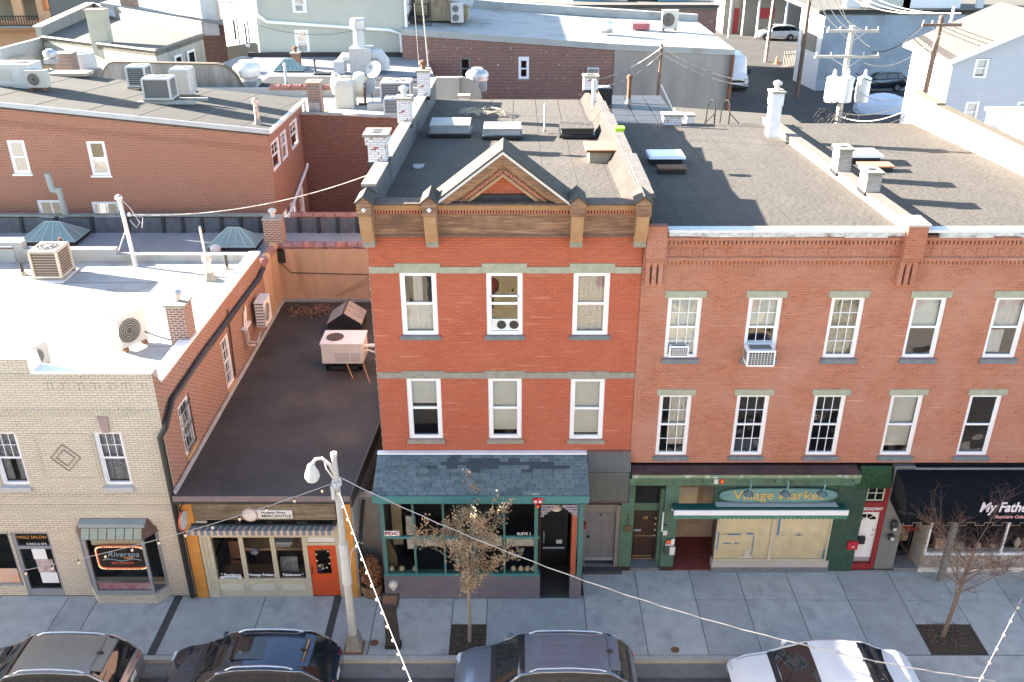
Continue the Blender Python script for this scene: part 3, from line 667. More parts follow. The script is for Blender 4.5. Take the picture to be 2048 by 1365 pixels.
def rake(off0,off1,y0,y1,mt,nm,ext=0.0):
 for sgn,P in((-1,L0),(1,R0)):
  d=(A0-P);dn=Vector((-d.z,0,d.x)).normalized()
  if dn.z>0:dn=-dn
  e=d.normalized()*ext
  a,b=P-e,A0
  vert=lambda p,off:Vector((p.x,0,p.z))+Vector((0,0,-off/abs(cos(atan2(d.z,abs(d.x))))))
  def low(o_):
   if o_<.08:return vert(a,o_)
   k_=(o_/abs(cos(atan2(d.z,abs(d.x)))))/d.z;return vert(P+d*k_,o_)
  q4=[low(off0),vert(b,off0),vert(b,off1),low(off1)]
  part(nm,M().hexa([(p.x,y0,p.z)for p in q4],[(p.x,y1,p.z)for p in q4]),mt,mb)
rake(.0,.06,-.42,.6,WHITE2,'rake_edge',.15)
rake(-.05,-.002,-.44,.75,ROOFTAR2,'rake_roof',.18)
rake(.061,.24,-.34,.0,CORNWOOD,'rake_moulding')
rake(.241,.56,-.16,.0,CORNWOOD,'rake_board')
rake(.241,.31,-.20,-.161,BRACKET,'rake_fillet')
rake(.49,.56,-.20,-.161,BRACKET,'rake_fillet')
for sgn,P in((-1,L0),(1,R0)):
 d=A0-P;dm=M();n=21
 for k in range(n):
  f=.20+.76*k/(n-1);p=P+d*f;z=p.z-.525
  dm.box(p.x-.026,p.x+.026,-.20,-.161,z-.04,z+.04)
 part('rake_dentil_course',dm,DENTIL,mb,kind='stuff')
part('pediment_base',M().box(px0+.25,px1-.25,-.10,.3,pzb,pzb+.14),BLACKROOF,mb)
part('pediment_back',M().hexa([(px0+.1,.3,pzb-.5),(px1-.1,.3,pzb-.5),(pxa,.3,pza-.12)],[(px0+.1,.6,pzb-.5),(px1-.1,.6,pzb-.5),(pxa,.6,pza-.12)]),ROOFTAR2,mb)
chimney(-3.93,3.0,12.16,.50,.62,.85,WHITE_BRICK,'nearest peeling white brick chimney on the left parapet, with a flat two-hole cap',flare=.06,base=.12)
c2_=chimney(-3.86,9.0,11.86,.46,.60,.90,WHITE_BRICK,'middle peeling white brick chimney on the left parapet, with a metal cowl',base=.12,flues=0,cone=STEELW)
c3_=chimney(-3.72,14.5,11.65,.46,.60,1.05,WHITE_BRICK,'farthest peeling white brick chimney on the left parapet, with a dark round cowl',base=.12,flues=0,cone=RUST)
chimney(XR-.1,18.2,11.2,.62,.6,.62,WHITE_BRICK,'short white block chimney at the rear right corner of the orange house roof',base=.1)
def curb_skylight(u0,v0,u1,v1,z,h,label,top=WHITEROOF,sidem=GALV,depth=None,group=None):
 a=PZ(u0,v1,z);b=PZ(u1,v1,z);d=depth or.95
 t=thing('skylight',label,'skylight',((a.x+b.x)/2,a.y+d/2,z),group)
 part('curb',M().box(a.x,b.x,a.y,a.y+d,z-.06,z+h),sidem,t)
 part('lid',M().box(a.x-.04,b.x+.04,a.y-.05,a.y+d+.04,z+h+.001,z+h+.06),top,t)
 part('roof_collar',M().box(a.x-.08,b.x+.08,a.y-.14,a.y+d+.1,z-.06,z+.05),BLACKMETAL,t)
 return t
curb_skylight(862,240,938,270,rz_main(8.6),.30,'longer white-topped box skylight on the orange house roof',depth=1.15)
curb_skylight(969,248,1040,274,rz_main(8.3),.24,'white-topped box skylight behind the pediment peak',depth=1.0)
curb_skylight(1123,250,1186,272,rz_main(8.4),.22,'tarred-over box hatch in the middle of the orange house roof',top=ROOFTAR2,sidem=ROOFTAR2,depth=1.1)
a=PZ(1178,325,rz_main(5.6));b=PZ(1238,325,rz_main(5.6))
t=thing('roof_hatch','orange-brown metal roof hatch with overhanging lid beside the right parapet','roof hatch',((a.x+b.x)/2,a.y+.4,a.z))
part('curb',M().box(a.x,b.x,a.y,a.y+.9,a.z-.05,a.z+.36),mat('olive_tin_curb',(.40,.34,.24),.6,noise=.15),t)
part('lid',M().box(a.x-.12,b.x+.14,a.y-.14,a.y+1.0,a.z+.361,a.z+.43),COPPER,t)
part('hinge_rail',M().box(a.x-.10,b.x+.12,a.y-.15,a.y-.141,a.z+.34,a.z+.43),RUST,t)
pipe_vent(PZ(1089,262,11.1).x,PZ(1089,262,11.1).y,11.08,.035,1.0,'thin tall white pipe in the middle of the orange house roof',mt=STEELW,cap=False)
pipe_vent(PZ(1192,228,10.7).x-.15,PZ(1192,228,10.7).y-.4,10.68,.09,1.5,'fat white flue pipe standing at the rear of the right parapet',mt=STEELW,cap=False)
pz=PZ(1256,288,12.0)
solo('green_box',M().hexa([(3.20,7.25,12.03),(3.48,7.25,12.03),(3.48,7.55,12.03),(3.20,7.55,12.03)],[(3.17,7.22,12.16),(3.51,7.22,12.16),(3.51,7.58,12.16),(3.17,7.58,12.16)]),mat('lime_green_plastic',(.30,.55,.04),.4),'small lime green plastic tub on the right parapet coping','tub')
tw=M();r_=random.Random(5)
for k in range(46):
 c=PZ(930+r_.random()*80,218+r_.random()*10,10.95);a_=r_.random()*pi;l=.15+r_.random()*.35
 tw.tube([c-Vector((cos(a_)*l,sin(a_)*l,0)),c+Vector((0,0,.05)),c+Vector((cos(a_)*l,sin(a_)*l,.02))],.012,4)
o=part('twig_scatter',tw,mat('bleached_twigs',(.42,.36,.27),.9),kind='stuff');o['label']='scattered dry twigs near the back of the orange house roof';o['category']='twigs'
solo('paper_scrap',M().box(-3.28,-2.95,5.5,5.85,11.33,11.36).box(-3.2,-3.0,5.3,5.5,11.34,11.37),WHITEROOF,'crumpled white scrap on the roof behind the left cornice bracket','litter')
#  TWO-BAY RED BRICK ROW (right)
X0,XD,X1=XR+.01,10.28,16.5
rb=thing('red_brick_row','long weathered red brick building with corbelled cornice and two rows of white windows','building',((X0+X1)/2,0,0))
R3=[wspec(u0,v0,u1,717)for u0,v0,u1 in((1337,594,1406),(1499,594,1567),(1664.5,595,1732),(1828,596,1896),(1993.5,598,2062))]
R2=[wspec(u0,v0,u1,v1)for u0,v0,u1,v1 in((1320,788,1385,908),(1475,789,1541,910),(1630,791,1694,911),(1783.5,792,1848.5,914),(1941,793,2006,916))]
sp3=R3[4][0]-R3[3][0];R3.append((R3[4][0]+sp3,R3[4][1]+sp3,R3[4][2],R3[4][3]));sp2=R2[4][0]-R2[3][0];R2.append((R2[4][0]+sp2,R2[4][1]+sp2,R2[4][2],R2[4][3]))
for L_ in(R3,R2):
 zt=sum(w[3]for w in L_[:5])/5;zb_=sum(w[2]for w in L_[:5])/5
 for k,w in enumerate(L_):L_[k]=(w[0],w[1],zb_,zt)
part('front_wall',M(F0).wall(X0,X1,4.00,10.28,R3+R2,.16),RED_BRICK,rb)
part('front_wall',M(facing_y(-.05)).wall(X0,X1,10.28,11.10,[],.1),RED_BRICK,rb)
part('side_wall',M().poly([(X1,0,0),(X1,15.4,0),(X1,15.4,10.5),(X1,0,11.1)]),RED_BRICK,rb)
part('rear_wall',M().poly([(X0,15.35,0),(X1,15.35,0),(X1,15.35,10.3),(X0,15.35,10.3)]),DARK_BRICK,rb)
def rz_r(y):return 11.15-.70*y/15.3
for(a,b)in((X0+.21,XD-.17),(XD+.17,X1-.2)):
 part('roof',M().hexa([(a,.1,10.9),(b,.1,10.9),(b,15.3,10.2),(a,15.3,10.2)],[(a,.1,11.15),(b,.1,11.15),(b,15.3,10.45),(a,15.3,10.45)]),ROOFTAR,rb)
for x in[X0+1.1+k*.98 for k in range(13)if abs(X0+1.1+k*.98-XD)>.4]:part('roof_seam',M().hexa([(x,.13,rz_r(.13)),(x+.03,.13,rz_r(.13)),(x+.03,15.2,rz_r(15.2)),(x,15.2,rz_r(15.2))],[(x,.13,rz_r(.13)+.008),(x+.03,.13,rz_r(.13)+.008),(x+.03,15.2,rz_r(15.2)+.008),(x,15.2,rz_r(15.2)+.008)]),ROOFTAR2,rb)
part('divider_parapet',slant_wall(XD-.17,XD+.17,.1,15.2,11.0,11.36,10.2,10.68),WARM_WHITE_BRICK,rb)
part('divider_coping',slant_wall(XD-.2,XD+.2,.3,15.2,11.361,11.42,10.681,10.74),mat('pale_coping',(.15,.13,.11),.9,noise=.15,nscale=3),rb)
part('right_parapet',slant_wall(X1-.2,X1+.1,.0,13.34,10.9,11.75,10.2,11.6),WARM_WHITE_BRICK,rb)
part('right_coping',slant_wall(X1-.24,X1+.16,-.05,13.2,11.751,11.82,11.561,11.63),mat('tan_coping',(.12,.095,.065),.9,noise=.15,nscale=3),rb)
part('edge_board',M().box(X0+.6,X1,-.20,.12,11.22,11.29),WHITE2,rb)
eb=M();r_=random.Random(9);x=X0+.62
while x<X1-.1:
 w=r_.uniform(.25,1.5)
 if not(9.9<x+w/2<10.7):eb.box(x,min(x+w,X1)-.01,-.15-r_.random()*.02,-.051,11.215-r_.uniform(.10,.16),11.218)
 x+=w
part('peeling_fascia',eb,mat('peeling_grey_white_paint',(.50,.50,.50),.9,noise=.35,nscale=7,col2=(.74,.74,.74),stain=((.14,.10,.08),3.5,.95),stretch=(.8,1,2)),rb,kind='stuff')
part('corbel_band',M().box(X0+.5,X1,-.13,-.051,10.98,11.07),RED_BRICK,rb)
part('corbel_band',M().box(X0+.5,X1,-.09,-.051,10.40,10.50),RED_BRICK,rb)
cb=M();n=116
for k in range(n):
 x=X0+.60+(X1-X0-.7)*k/(n-1)
 if abs(x-XD)<.3:continue
 cb.box(x-.033,x+.033,-.125,-.05,10.86,10.978);cb.box(x-.033,x+.033,-.085,.0,10.29,10.398)
part('corbel_bricks',cb,RED_BRICK,rb,kind='stuff')
cb=M();n=42
for k in range(n):
 x=X0+.75+(X1-X0-1)*k/(n-1)
 if abs(x-XD)<.38:continue
 cb.box(x-.06,x+.06,-.072,-.05,10.56,10.74)
part('panel_bricks',cb,RED_BRICK,rb,kind='stuff')
for xc in(X0+.30,XD):
 p_=part('pier',M().box(xc-.26,xc+.26,-.30,-.052,10.55,11.42),RED_BRICK,rb)
 part('pier_corbel',M().hexa([(xc-.24,-.052,10.2),(xc+.24,-.052,10.2),(xc+.24,-.3,10.549),(xc-.24,-.3,10.549)],[(xc-.24,-.05,10.2),(xc+.24,-.05,10.2),(xc+.24,-.051,10.549),(xc-.24,-.051,10.549)]),RED_BRICK,p_)
 pr=M()
 for k in(-1,0,1):pr.box(xc+k*.17-.055,xc+k*.17+.055,-.17,.0,9.72,10.40)
 part('pier_rib',pr,RED_BRICK,p_)
part('pier_cap',M().box(XD-.30,XD+.30,-.34,.45,11.421,11.48),mat('pale_coping2',(.42,.39,.36),.9,noise=.15),rb)
g33=[(3,2),(3,2)]
cfg3=[dict(grid=g33,cover=[(0,1,0,1)],cov_mat=BLIND),dict(grid=g33,cover=[(0,1,.48,1)],cov_mat=BLIND),dict(grid=g33,cover=[(0,1,0,.5),(0,1,.5,1)],cov_mat=mat('ivory_lace',(.56,.53,.42),.9,noise=.4,nscale=7)),dict(cover=[(0,1,.5,1)],cov_mat=BLIND),dict(cover=[(0,1,.46,1),(0,.6,0,.42)]),dict()]
cfg2=[dict(grid=g33,cover=[(.32,1,.1,1)]),dict(grid=g33),dict(grid=g33),dict(cover=[(0,1,.08,1)],cov_mat=BLIND),dict(cover=[(0,.16,0,.5)],cov_mat=mat('red_curtain',(.35,.04,.03),.8)),dict()]
for w,c in zip(R3,cfg3):window(rb,*w,F0,fw=.085,sill=(.14,SLATE),lintel=(.19,STONE),depth=.05,over=.09,**c)
for w,c in zip(R2,cfg2):window(rb,*w,F0,fw=.085,sill=(.15,SLATE),lintel=(.19,STONE),depth=.05,over=.09,**c)
def window_ac(x0,x1,y,z0,z1,d,label):
 t=thing('window_air_conditioner',label,'air conditioner',((x0+x1)/2,y,z0))
 part('case',M().box(x0,x1,y-d,y+.15,z0,z1),WHITE,t)
 part('grille_back',M().box(x0+.04,x1-.04,y-d-.006,y-d+.01,z0+.05,z1-.05),DARKGRILLE,t)
 gm=M()
 for k in range(1,8):x=x0+.04+(x1-x0-.08)*k/8;gm.box(x-.006,x+.006,y-d-.014,y-d-.004,z0+.05,z1-.05)
 for k in range(1,6):z=z0+.05+(z1-z0-.1)*k/6;gm.box(x0+.04,x1-.04,y-d-.015,y-d-.003,z-.005,z+.005)
 part('grille',gm,WHITE2,t)
 part('side_vent',M().box(x0-.004,x0+.01,y-d+.08,y-.05,z0+.1,z1-.1).box(x0+.08,x1-.08,y-d+.1,y-.1,z1-.01,z1+.004),GREYPAINT,t)
 return t
w=R3[0];window_ac(w[0]+.14,w[0]+.68,.10,w[2]+.04,w[2]+.38,.12,'white air conditioner set flush in the leftmost top window of the red brick row')
w=R3[1];window_ac(w[0]+.02,w[0]+.78,.02,w[2]-.02,w[2]+.46,.48,'white air conditioner sticking out of the second top window of the red brick row')
chimney(XD-.02,3.35,11.2,.42,.62,.62,WARM_WHITE_BRICK,'squat whitewashed chimney nearest the cornice on the divider parapet',flues=1,base=.1)
chimney(XD-.02,5.9,11.05,.42,.62,.78,WARM_WHITE_BRICK,'squat whitewashed chimney behind a like one on the divider parapet',flues=1,base=.1)
t=chimney(PY(1545,255,11.6).x,11.6,10.85,.38,.5,1.60,mat('white_painted_render',(.74,.73,.74),.8,noise=.12,nscale=4),'tall slim white chimney with a cowl on the divider parapet',flues=0,flare=.03,cone=STEELW)
def low_skylight(ul,ur,vf,z,d,label):
 a=PZ(ul,vf,z);b=PZ(ur,vf,z)
 t=thing('skylight',label,'skylight',((a.x+b.x)/2,a.y+d/2,z))
 part('curb',M().box(a.x+.05,b.x-.05,a.y+.05,a.y+d,z-.1,z+.20),BLACKMETAL,t)
 part('frame',M().hexa([(a.x-.05,a.y-.05,z+.2),(b.x+.05,a.y-.05,z+.2),(b.x+.05,a.y+d+.05,z+.2),(a.x-.05,a.y+d+.05,z+.2)],[(a.x-.02,a.y-.02,z+.27),(b.x+.02,a.y-.02,z+.27),(b.x+.02,a.y+d+.02,z+.27),(a.x-.02,a.y+d+.02,z+.27)]),WHITE,t)
 part('pane',M().box(a.x+.05,b.x-.05,a.y+.05,a.y+d-.05,z+.271,z+.285),mat('white_acrylic_dome',(.80,.80,.82),.25),t)
low_skylight(1300,1368,330,rz_r(6.8),.95,'low white skylight on the shaded roof right of the orange house')
low_skylight(1690,1763,327,rz_r(6.8),.95,'low white skylight behind the divider chimneys')
def flat_hatch(ul,ur,vf,z,d,label,mt):
 a=PZ(ul,vf,z);b=PZ(ur,vf,z)
 t=thing('roof_hatch',label,'roof hatch',((a.x+b.x)/2,a.y+d/2,z))
 part('curb',M().box(a.x+.04,b.x-.04,a.y+.04,a.y+d-.04,z-.08,z+.12),BLACKMETAL,t)
 part('lid',M().box(a.x,b.x,a.y,a.y+d,z+.121,z+.17),mt,t)
flat_hatch(1316,1374,348,rz_r(5.9),.5,'rusty flat hatch lid in the shade in front of the white skylight',RUST)
flat_hatch(1722,1788,343,rz_r(6.2),.55,'orange flat hatch lid between the two squat chimneys and skylight',COPPER)
for(ub,uo,nm)in((1428,1412,'left'),(1457,1447,'right')):
 b_=PZ(ub,249,10.5)
 t=thing('ladder_rail','arched black ladder rail at the rear roof edge, '+('nearer the white block chimney' if nm=='left' else 'nearer the tall slim chimney'),'ladder rail',b_,group=None)
 part('hoop',M().tube([b_,b_+Vector((0,0,.75)),b_+Vector((-.05,.15,.92)),b_+Vector((-.12,.4,.9)),b_+Vector((-.2,.6,.6)),b_+Vector((-.22,.65,-.1))],.03,6),BLACKMETAL,t)
 part('brace',M().tube([b_+Vector((0,0,.45)),b_+Vector((.45 if nm=='right' else-.4,.05,0))],.02,5),BLACKMETAL,t)
chimney(6.35,15.2,10.2,.75,.55,.62,WHITE_BRICK,'low stepped white and red brick chimney at the rear roof edge',base=.15,flues=0)
#  SHOPFRONT OF THE ORANGE HOUSE
def rect(u0,v0,u1,v1,y):
 a=PY(u0,v0,y);b=PY(u1,v0,y);c=PY(u0,v1,y);return a.x,b.x,c.z,a.z
def pane(x0,x1,z0,z1,y,parent,mt=None,nm='pane'):
 return part(nm,M().poly([(x0,y,z0),(x1,y,z0),(x1,y,z1),(x0,y,z1)]),mt or SHOPGLASS,parent)
YB=-1.34
fr=thing('shopfront','teal-framed glass shopfront bay with grey brick base under a slate-green shingled roof','shopfront',(-1,YB,0))
bx0,bx1=-3.97,1.90
zk=PY(900,1152,YB).z;zt=PY(900,1003,YB).z;ztr=PY(900,1076,YB).z
dX0,dX1=PY(1081,1180,YB).x,PY(1139,1180,YB).x
part('base_wall',M().box(bx0,dX0-.02,YB,YB+.25,-.05,zk),GREY_BRICK,fr)
part('base_wall',M().box(dX1+.0,bx1,YB,YB+.25,-.05,zk),GREY_BRICK,fr)
part('base_wall',M().box(bx1-.20,bx1,YB+.26,-.02,-.05,zk),GREY_BRICK,fr)
part('side_panel',M().box(bx0,bx0+.1,YB+.1,-.02,-.05,zt+.3),GREY_BRICK,fr)
part('sill',M().box(bx0,dX0-.03,YB-.03,YB+.2,zk+.001,zk+.07),TEAL,fr)
part('transom_bar',M().box(bx0,dX0-.05,YB-.01,YB+.08,ztr-.04,ztr+.04),TEAL,fr)
part('head_board',M().box(bx0,bx1,YB-.02,YB+.12,zt-.08,zt+.05),TEAL,fr)
px=[PY(u,1003,YB).x for u in(762,824,885,945.5,1008,1073)]
for k,x in enumerate(px):
 w=.055 if k in(0,5)else.03
 part('mullion',M().box(x-w,x+w,YB-.02,YB+.10,zk+.07,zt-.08),TEALLT,fr)
for a,b in zip(px,px[1:]):
 pane(a,b,zk+.07,ztr-.04,YB+.05,fr);pane(a,b,ztr+.04,zt-.08,YB+.05,fr)
for a,b in((-1.6,-.45),(-3.2,-1.7),(-.3,.8),(.9,1.1)):
 pass
for a,b in zip(px[1:],px[2:]):
 st=part('frosted_strip',M().box(a+.06,b-.06,YB+.07,YB+.085,ztr-.36,ztr-.08),mat('frosted_film',(.42,.43,.44),.7,noise=.2,nscale=4),fr)
 cx_=(a+b)/2
 part('ornament',M().lathe((cx_,YB+.065,ztr-.21),[(.10,0),(.10,-.008),(.06,-.01),(.03,-.004)],16,'Y'),STEELW,st)
part('recess_wall',M().box(dX0-.06,dX0,YB+.3,.9,-.05,zt),DARKBROWN,fr)
part('recess_floor',M().box(dX0,dX1,YB+.02,.9,-.06,.03),DARKCONC,fr)
de=part('entrance_door',M().box(dX0+.02,dX1-.02,.02,.08,.05,2.75),mat('black_green_door',(.02,.022,.02),.4,noise=.2),fr)
pane(dX0+.12,dX1-.12,.9,2.5,.012,de);part('handle',M().cyl((dX0+.12,-.03,1.05),(dX0+.12,-.03,1.5),.015,.015,8),STEELW,de)
part('push_bar',M().box(dX0+.1,dX1-.1,-.0,.018,.80,.86),STEELW,de)
part('notice',M().box(dX1-.36,dX1-.18,.0,.011,1.0,1.14),WHITE2,de)
part('pier',M().box(dX1+.02,dX1+.16,YB+.05,YB+.55,zk,zt-.02),ORANGE_BRICK,fr)
part('corner_post',M().box(bx1-.14,bx1,YB-.02,YB+.14,zk,zt),TEALLT,fr)
part('side_frame',M().box(bx1-.1,bx1-.02,YB+.2,-.03,zk,zk+.1).box(bx1-.1,bx1-.02,YB+.2,-.03,zt-.1,zt).box(bx1-.1,bx1-.02,-.1,-.02,zk,zt),TEAL,fr)
br_=M()
for sg,xc in((1,dX0-.02),(-1,dX1+.16)):
 z0_=zt-.10
 for k in range(5):
  f=k/4;br_.box(min(xc,xc+sg*.10*(5-k)*.9),max(xc,xc+sg*.10*(5-k)*.9),YB-.03,YB-.012,z0_-.09*(k+1)+.02,z0_-.09*k-.012)
 for k in range(4):br_.disc((xc+sg*(.08+.1*k),YB-.022,z0_-.06-.08*(3-k)),.05,'Y',10,.02)
part('gingerbread_bracket',br_,mat('mauve_trim_paint',(.30,.25,.30),.7),fr)
lampm=M().lathe(((dX0+dX1)/2,-.9,3.05),[(.02,.12),(.10,.10),(.17,.02),(.18,-.02),(.02,-.04)],16)
part('porch_lamp',lampm,mat('opal_lamp_shade',(.62,.58,.50),.4),fr,smooth=True)
text('SUITE 1',.125,WHITE2,fr,loc=(PY(1048,1067,YB).x,YB-.03,PY(1054,1067,YB).z),offset=.003)
fd=part('fdc_plate',M().box(*(lambda r:(r[0]+.05,r[1]+.05,YB-.04,YB-.025,r[2],r[3]))(rect(765.5,1061,795,1071,YB))),WHITE,fr)
rq=rect(765.5,1061,795,1071,YB);text('FDC',.17,REDP,fr,loc=((rq[0]+rq[1])/2+.05,YB-.045,(rq[2]+rq[3])/2),offset=.006,sx=1.25)
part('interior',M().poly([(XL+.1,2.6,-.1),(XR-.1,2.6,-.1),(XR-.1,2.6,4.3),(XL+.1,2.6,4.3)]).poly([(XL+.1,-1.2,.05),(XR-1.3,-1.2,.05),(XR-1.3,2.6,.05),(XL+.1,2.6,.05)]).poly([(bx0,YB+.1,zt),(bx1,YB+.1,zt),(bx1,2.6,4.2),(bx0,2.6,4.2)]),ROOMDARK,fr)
for k,x in enumerate((-3.75,-3.45,-3.05,-.12,.1,.3,.47)):
 sh=M().lathe((x,YB+.18,zk+.06),[(.05,0),(.09,.05),(.08,.1),(.04,.15),(.01,.17)],8)
 solo('shell_ornament',sh,mat('pale_shell',(.62,.55,.42),.7,noise=.3,nscale=20),'cream shell-like ornament on the teal shop sill, %s'%('leftmost by the drape','second from the left','third from the left','first of four beside the door','second of four beside the door','third of four beside the door','nearest the door')[k],'ornament',group='ornaments on the shop window sill',smooth=True)
cv=M()
for k in range(9):cv.box(-3.86+k*.03,-3.84+k*.03,YB+.35,YB+.40+.02*(k%2),.9,2.1-.09*k)
part('drape',cv,mat('olive_drape',(.20,.19,.10),.9),fr)
part('inner_panel',M().box(-3.30,-3.02,YB+.6,YB+.65,1.4,2.6),WHITE2,fr)
part('inner_panel',M().box(-3.75,-3.45,YB+.8,YB+.85,1.4,3.3),mat('beige_inner',(.33,.28,.20),.8),fr)
ra=PY(757,903,0);rbp=PY(1172,903,0);rT=ra.z;rE=PY(900,992,-1.5).z;yT,yE=-.02,-1.5
rxa,rxb=ra.x,rbp.x
awn=thing('shingled_awning','slate-green shingled pent roof with white top flashing over the teal shopfront','awning',(-1,-.7,rE))
part('deck',M().hexa([(rxa+.02,yT,rT-.14),(rxb-.02,yT,rT-.14),(rxb-.02,yE+.02,rE-.10),(rxa+.02,yE+.02,rE-.10)][::-1],[(rxa+.02,yT,rT-.02),(rxb-.02,yT,rT-.02),(rxb-.02,yE+.02,rE-.0),(rxa+.02,yE+.02,rE-.0)][::-1]),DARKBROWN,awn)
part('top_flashing',M().box(rxa-.02,rxb+.02,-.16,-.005,rT-.015,rT+.035),WHITE,awn)
part('gable_end',M().poly([(rxa+.0,yT,rT-.03),(rxa,yE,rE-.02),(rxa,yE,rE-.24),(rxa,yT,rE-.24)]),TEAL,awn)
part('gable_end',M().poly([(rxb-.0,yT,rT-.03),(rxb,yE,rE-.02),(rxb,yE,rE-.24),(rxb,yT,rE-.24)]),TEAL,awn)
part('fascia',M().box(rxa-.01,rxb+.01,yE-.03,yE+.02,rE-.24,rE-.005),TEAL,awn)
part('soffit',M().box(rxa,rxb,yE+.02,-.02,rE-.26,rE-.241),TEAL,awn)
rows=12;L_=Vector((0,yE-yT,rE-rT));rs=random.Random(4);cache={}
up=Vector((0,-(rE-rT),(yE-yT)*-1)).normalized()
if up.z<0:up=-up
for r in range(rows):
 f1=(r+1)/rows;p1_=Vector((0,yT,rT))+L_*f1+up*.028;p0_=Vector((0,yT,rT))+L_*(r/rows-.02)+up*.008
 x=rxa-.02;first=True
 while x<rxb-.02:
  w=.27+rs.random()*.05
  if first:w*=(.45 if r%2 else 1.0);first=False
  e=min(x+w,rxb+.02);key=0
  if e-x>.05:
   m=M();lift=up*rs.random()*.006
   q0,q1=p0_,p1_+lift
   m.hexa([(x+.008,q0.y,q0.z-.01),(e-.008,q0.y,q0.z-.01),(e-.008,q1.y,q1.z-.02),(x+.008,q1.y,q1.z-.02)],[(x+.008,q0.y,q0.z),(e-.008,q0.y,q0.z),(e-.008,q1.y,q1.z),(x+.008,q1.y,q1.z)])
   cx_=(x+e)/2;dirt=max(math.exp(-((cx_+1.35)/.9)**2),math.exp(-((cx_-.45)/.8)**2))*math.exp(-((r-3.2)/1.6)**2)
   mi=3 if rs.random()<dirt*1.2 else rs.choice([0,0,1,2,0,1])
   part('shingle',m,SHINGLES[mi],awn)
  x=e
def alarm(p,label,w=.13,h=.16,mt=REDBOX,light=None):
 t=thing('alarm_box',label,'alarm',p)
 part('case',M().box(p.x-w/2,p.x+w/2,p.y-.06,p.y,p.z,p.z+h),mt,t)
 part('face',M().box(p.x-w*.3,p.x+w*.3,p.y-.068,p.y-.061,p.z+h*.25,p.z+h*.75),light or WHITE2,t)
p=PY(1071,1006,-1.55);alarm(p,'left of two red alarm boxes on the teal shopfront fascia')
p=PY(1080,1006,-1.55);alarm(p,'right of two red alarm boxes on the teal shopfront fascia')
p=PY(1075.5,1014,-1.5);alarm(p,'small orange-lit alarm lamp below the two red boxes',.1,.1,REDBOX,mat('amber_lens',(.8,.25,.02),.3))
p=PY(787,1168,YB)
t=thing('wall_siren','round cream dome fixture low on the grey brick shop base','wall fixture',(p.x,YB,p.z-.1))
part('dome',M().lathe((p.x,YB,p.z),[(.13,0),(.14,-.05),(.12,-.12),(.05,-.16),(.01,-.165)],16,'Y'),mat('cream_dome',(.62,.56,.46),.4),t,smooth=True)
part('stub',M().cyl((p.x,YB-.04,p.z-.2),(p.x,YB-.04,p.z-.06),.05,.05,10),STEELW,t)
gx0,gx1=2.05,PY(1261,905,0).x
gp=thing('siding_canopy','grey grooved board canopy panel above the grey side door','canopy',((gx0+gx1)/2,0,3.1))
z1=PY(1200,903,0).z;z2=PY(1200,945,-.38).z;z3=PY(1200,1004,-.38).z
nb=26;sp=(gx1-gx0)/nb
for k in range(nb):
 x=gx0+k*sp
 a_=part('groove_board',M().hexa([(x+.008,0,z1-.03),(x+sp-.008,0,z1-.03),(x+sp-.008,-.36,z2-.02),(x+.008,-.36,z2-.02)],[(x+.008,0,z1),(x+sp-.008,0,z1),(x+sp-.008,-.38,z2),(x+.008,-.38,z2)]),SIDING,gp)
 if x+sp<gx1-.0:part('groove_board',M().box(x+.008,x+sp-.008,-.375,-.34,z3,z2-.025),SIDING,gp)
part('backing',M().box(gx0+.01,gx1-.01,-.335,-.02,z3+.01,z2-.06),DARKCONC,gp)
part('bottom_trim',M().box(gx0,gx1,-.40,-.02,z3-.03,z3-.002),BROWNCAP,gp)
part('top_trim',M().box(gx0,gx1+.01,-.05,-.002,z1+.002,z1+.05),BROWNCAP,gp)
r=rect(1172,1020,1232,1120,.1)
gd=thing('side_door','plain grey six-panel door numbered 8 under the grooved canopy','door',((r[0]+r[1])/2,.1,r[2]))
part('leaf',M().box(r[0],r[1],.08,.13,r[2],r[3]),GREYDOOR,gd)
pm=M();ww=(r[1]-r[0])
for cx_ in(.28,.72):
 for(za,zb_)in((.06,.38),(.44,.80),(.85,.95)):
  pm.box(r[0]+ww*(cx_-.15),r[0]+ww*(cx_+.15),.068,.081,r[2]+(r[3]-r[2])*za,r[2]+(r[3]-r[2])*zb_)
part('door_panel',pm,GREYDOOR,gd)
part('frame',M().box(r[0]-.08,r[0]-.005,.02,.14,.1,r[3]+.25).box(r[1]+.005,r[1]+.14,-.02,.14,0,r[3]+.25).box(r[0]-.005,r[1]+.005,.02,.12,r[3]+.01,r[3]+.25),mat('taupe_frame',(.20,.18,.16),.8,noise=.15),gd)
part('kick_plate',M().box(r[0]+.02,r[1]-.02,.06,.078,r[2]+.01,r[2]+.12),GALV,gd)
part('doorstep',M().box(2.05,3.26,-.25,.1,-.05,.10),DARKCONC,gd)
part('knob',M().lathe((r[0]+.10,.08,r[2]+.95),[(.02,0),(.045,-.04),(.04,-.07),(.01,-.08)],10,'Y'),BLACKMETAL,gd,smooth=True)
text('8',.14,BLACKMETAL,gd,loc=((r[0]+r[1])/2,.062,r[2]+1.78))
p=PY(1168,1066,-.3);solo('red_call_box',M().box(p.x-.07,p.x+.07,-.15,.0,p.z,p.z+.2),REDP,'small dark red box beside the grey side door','call box')
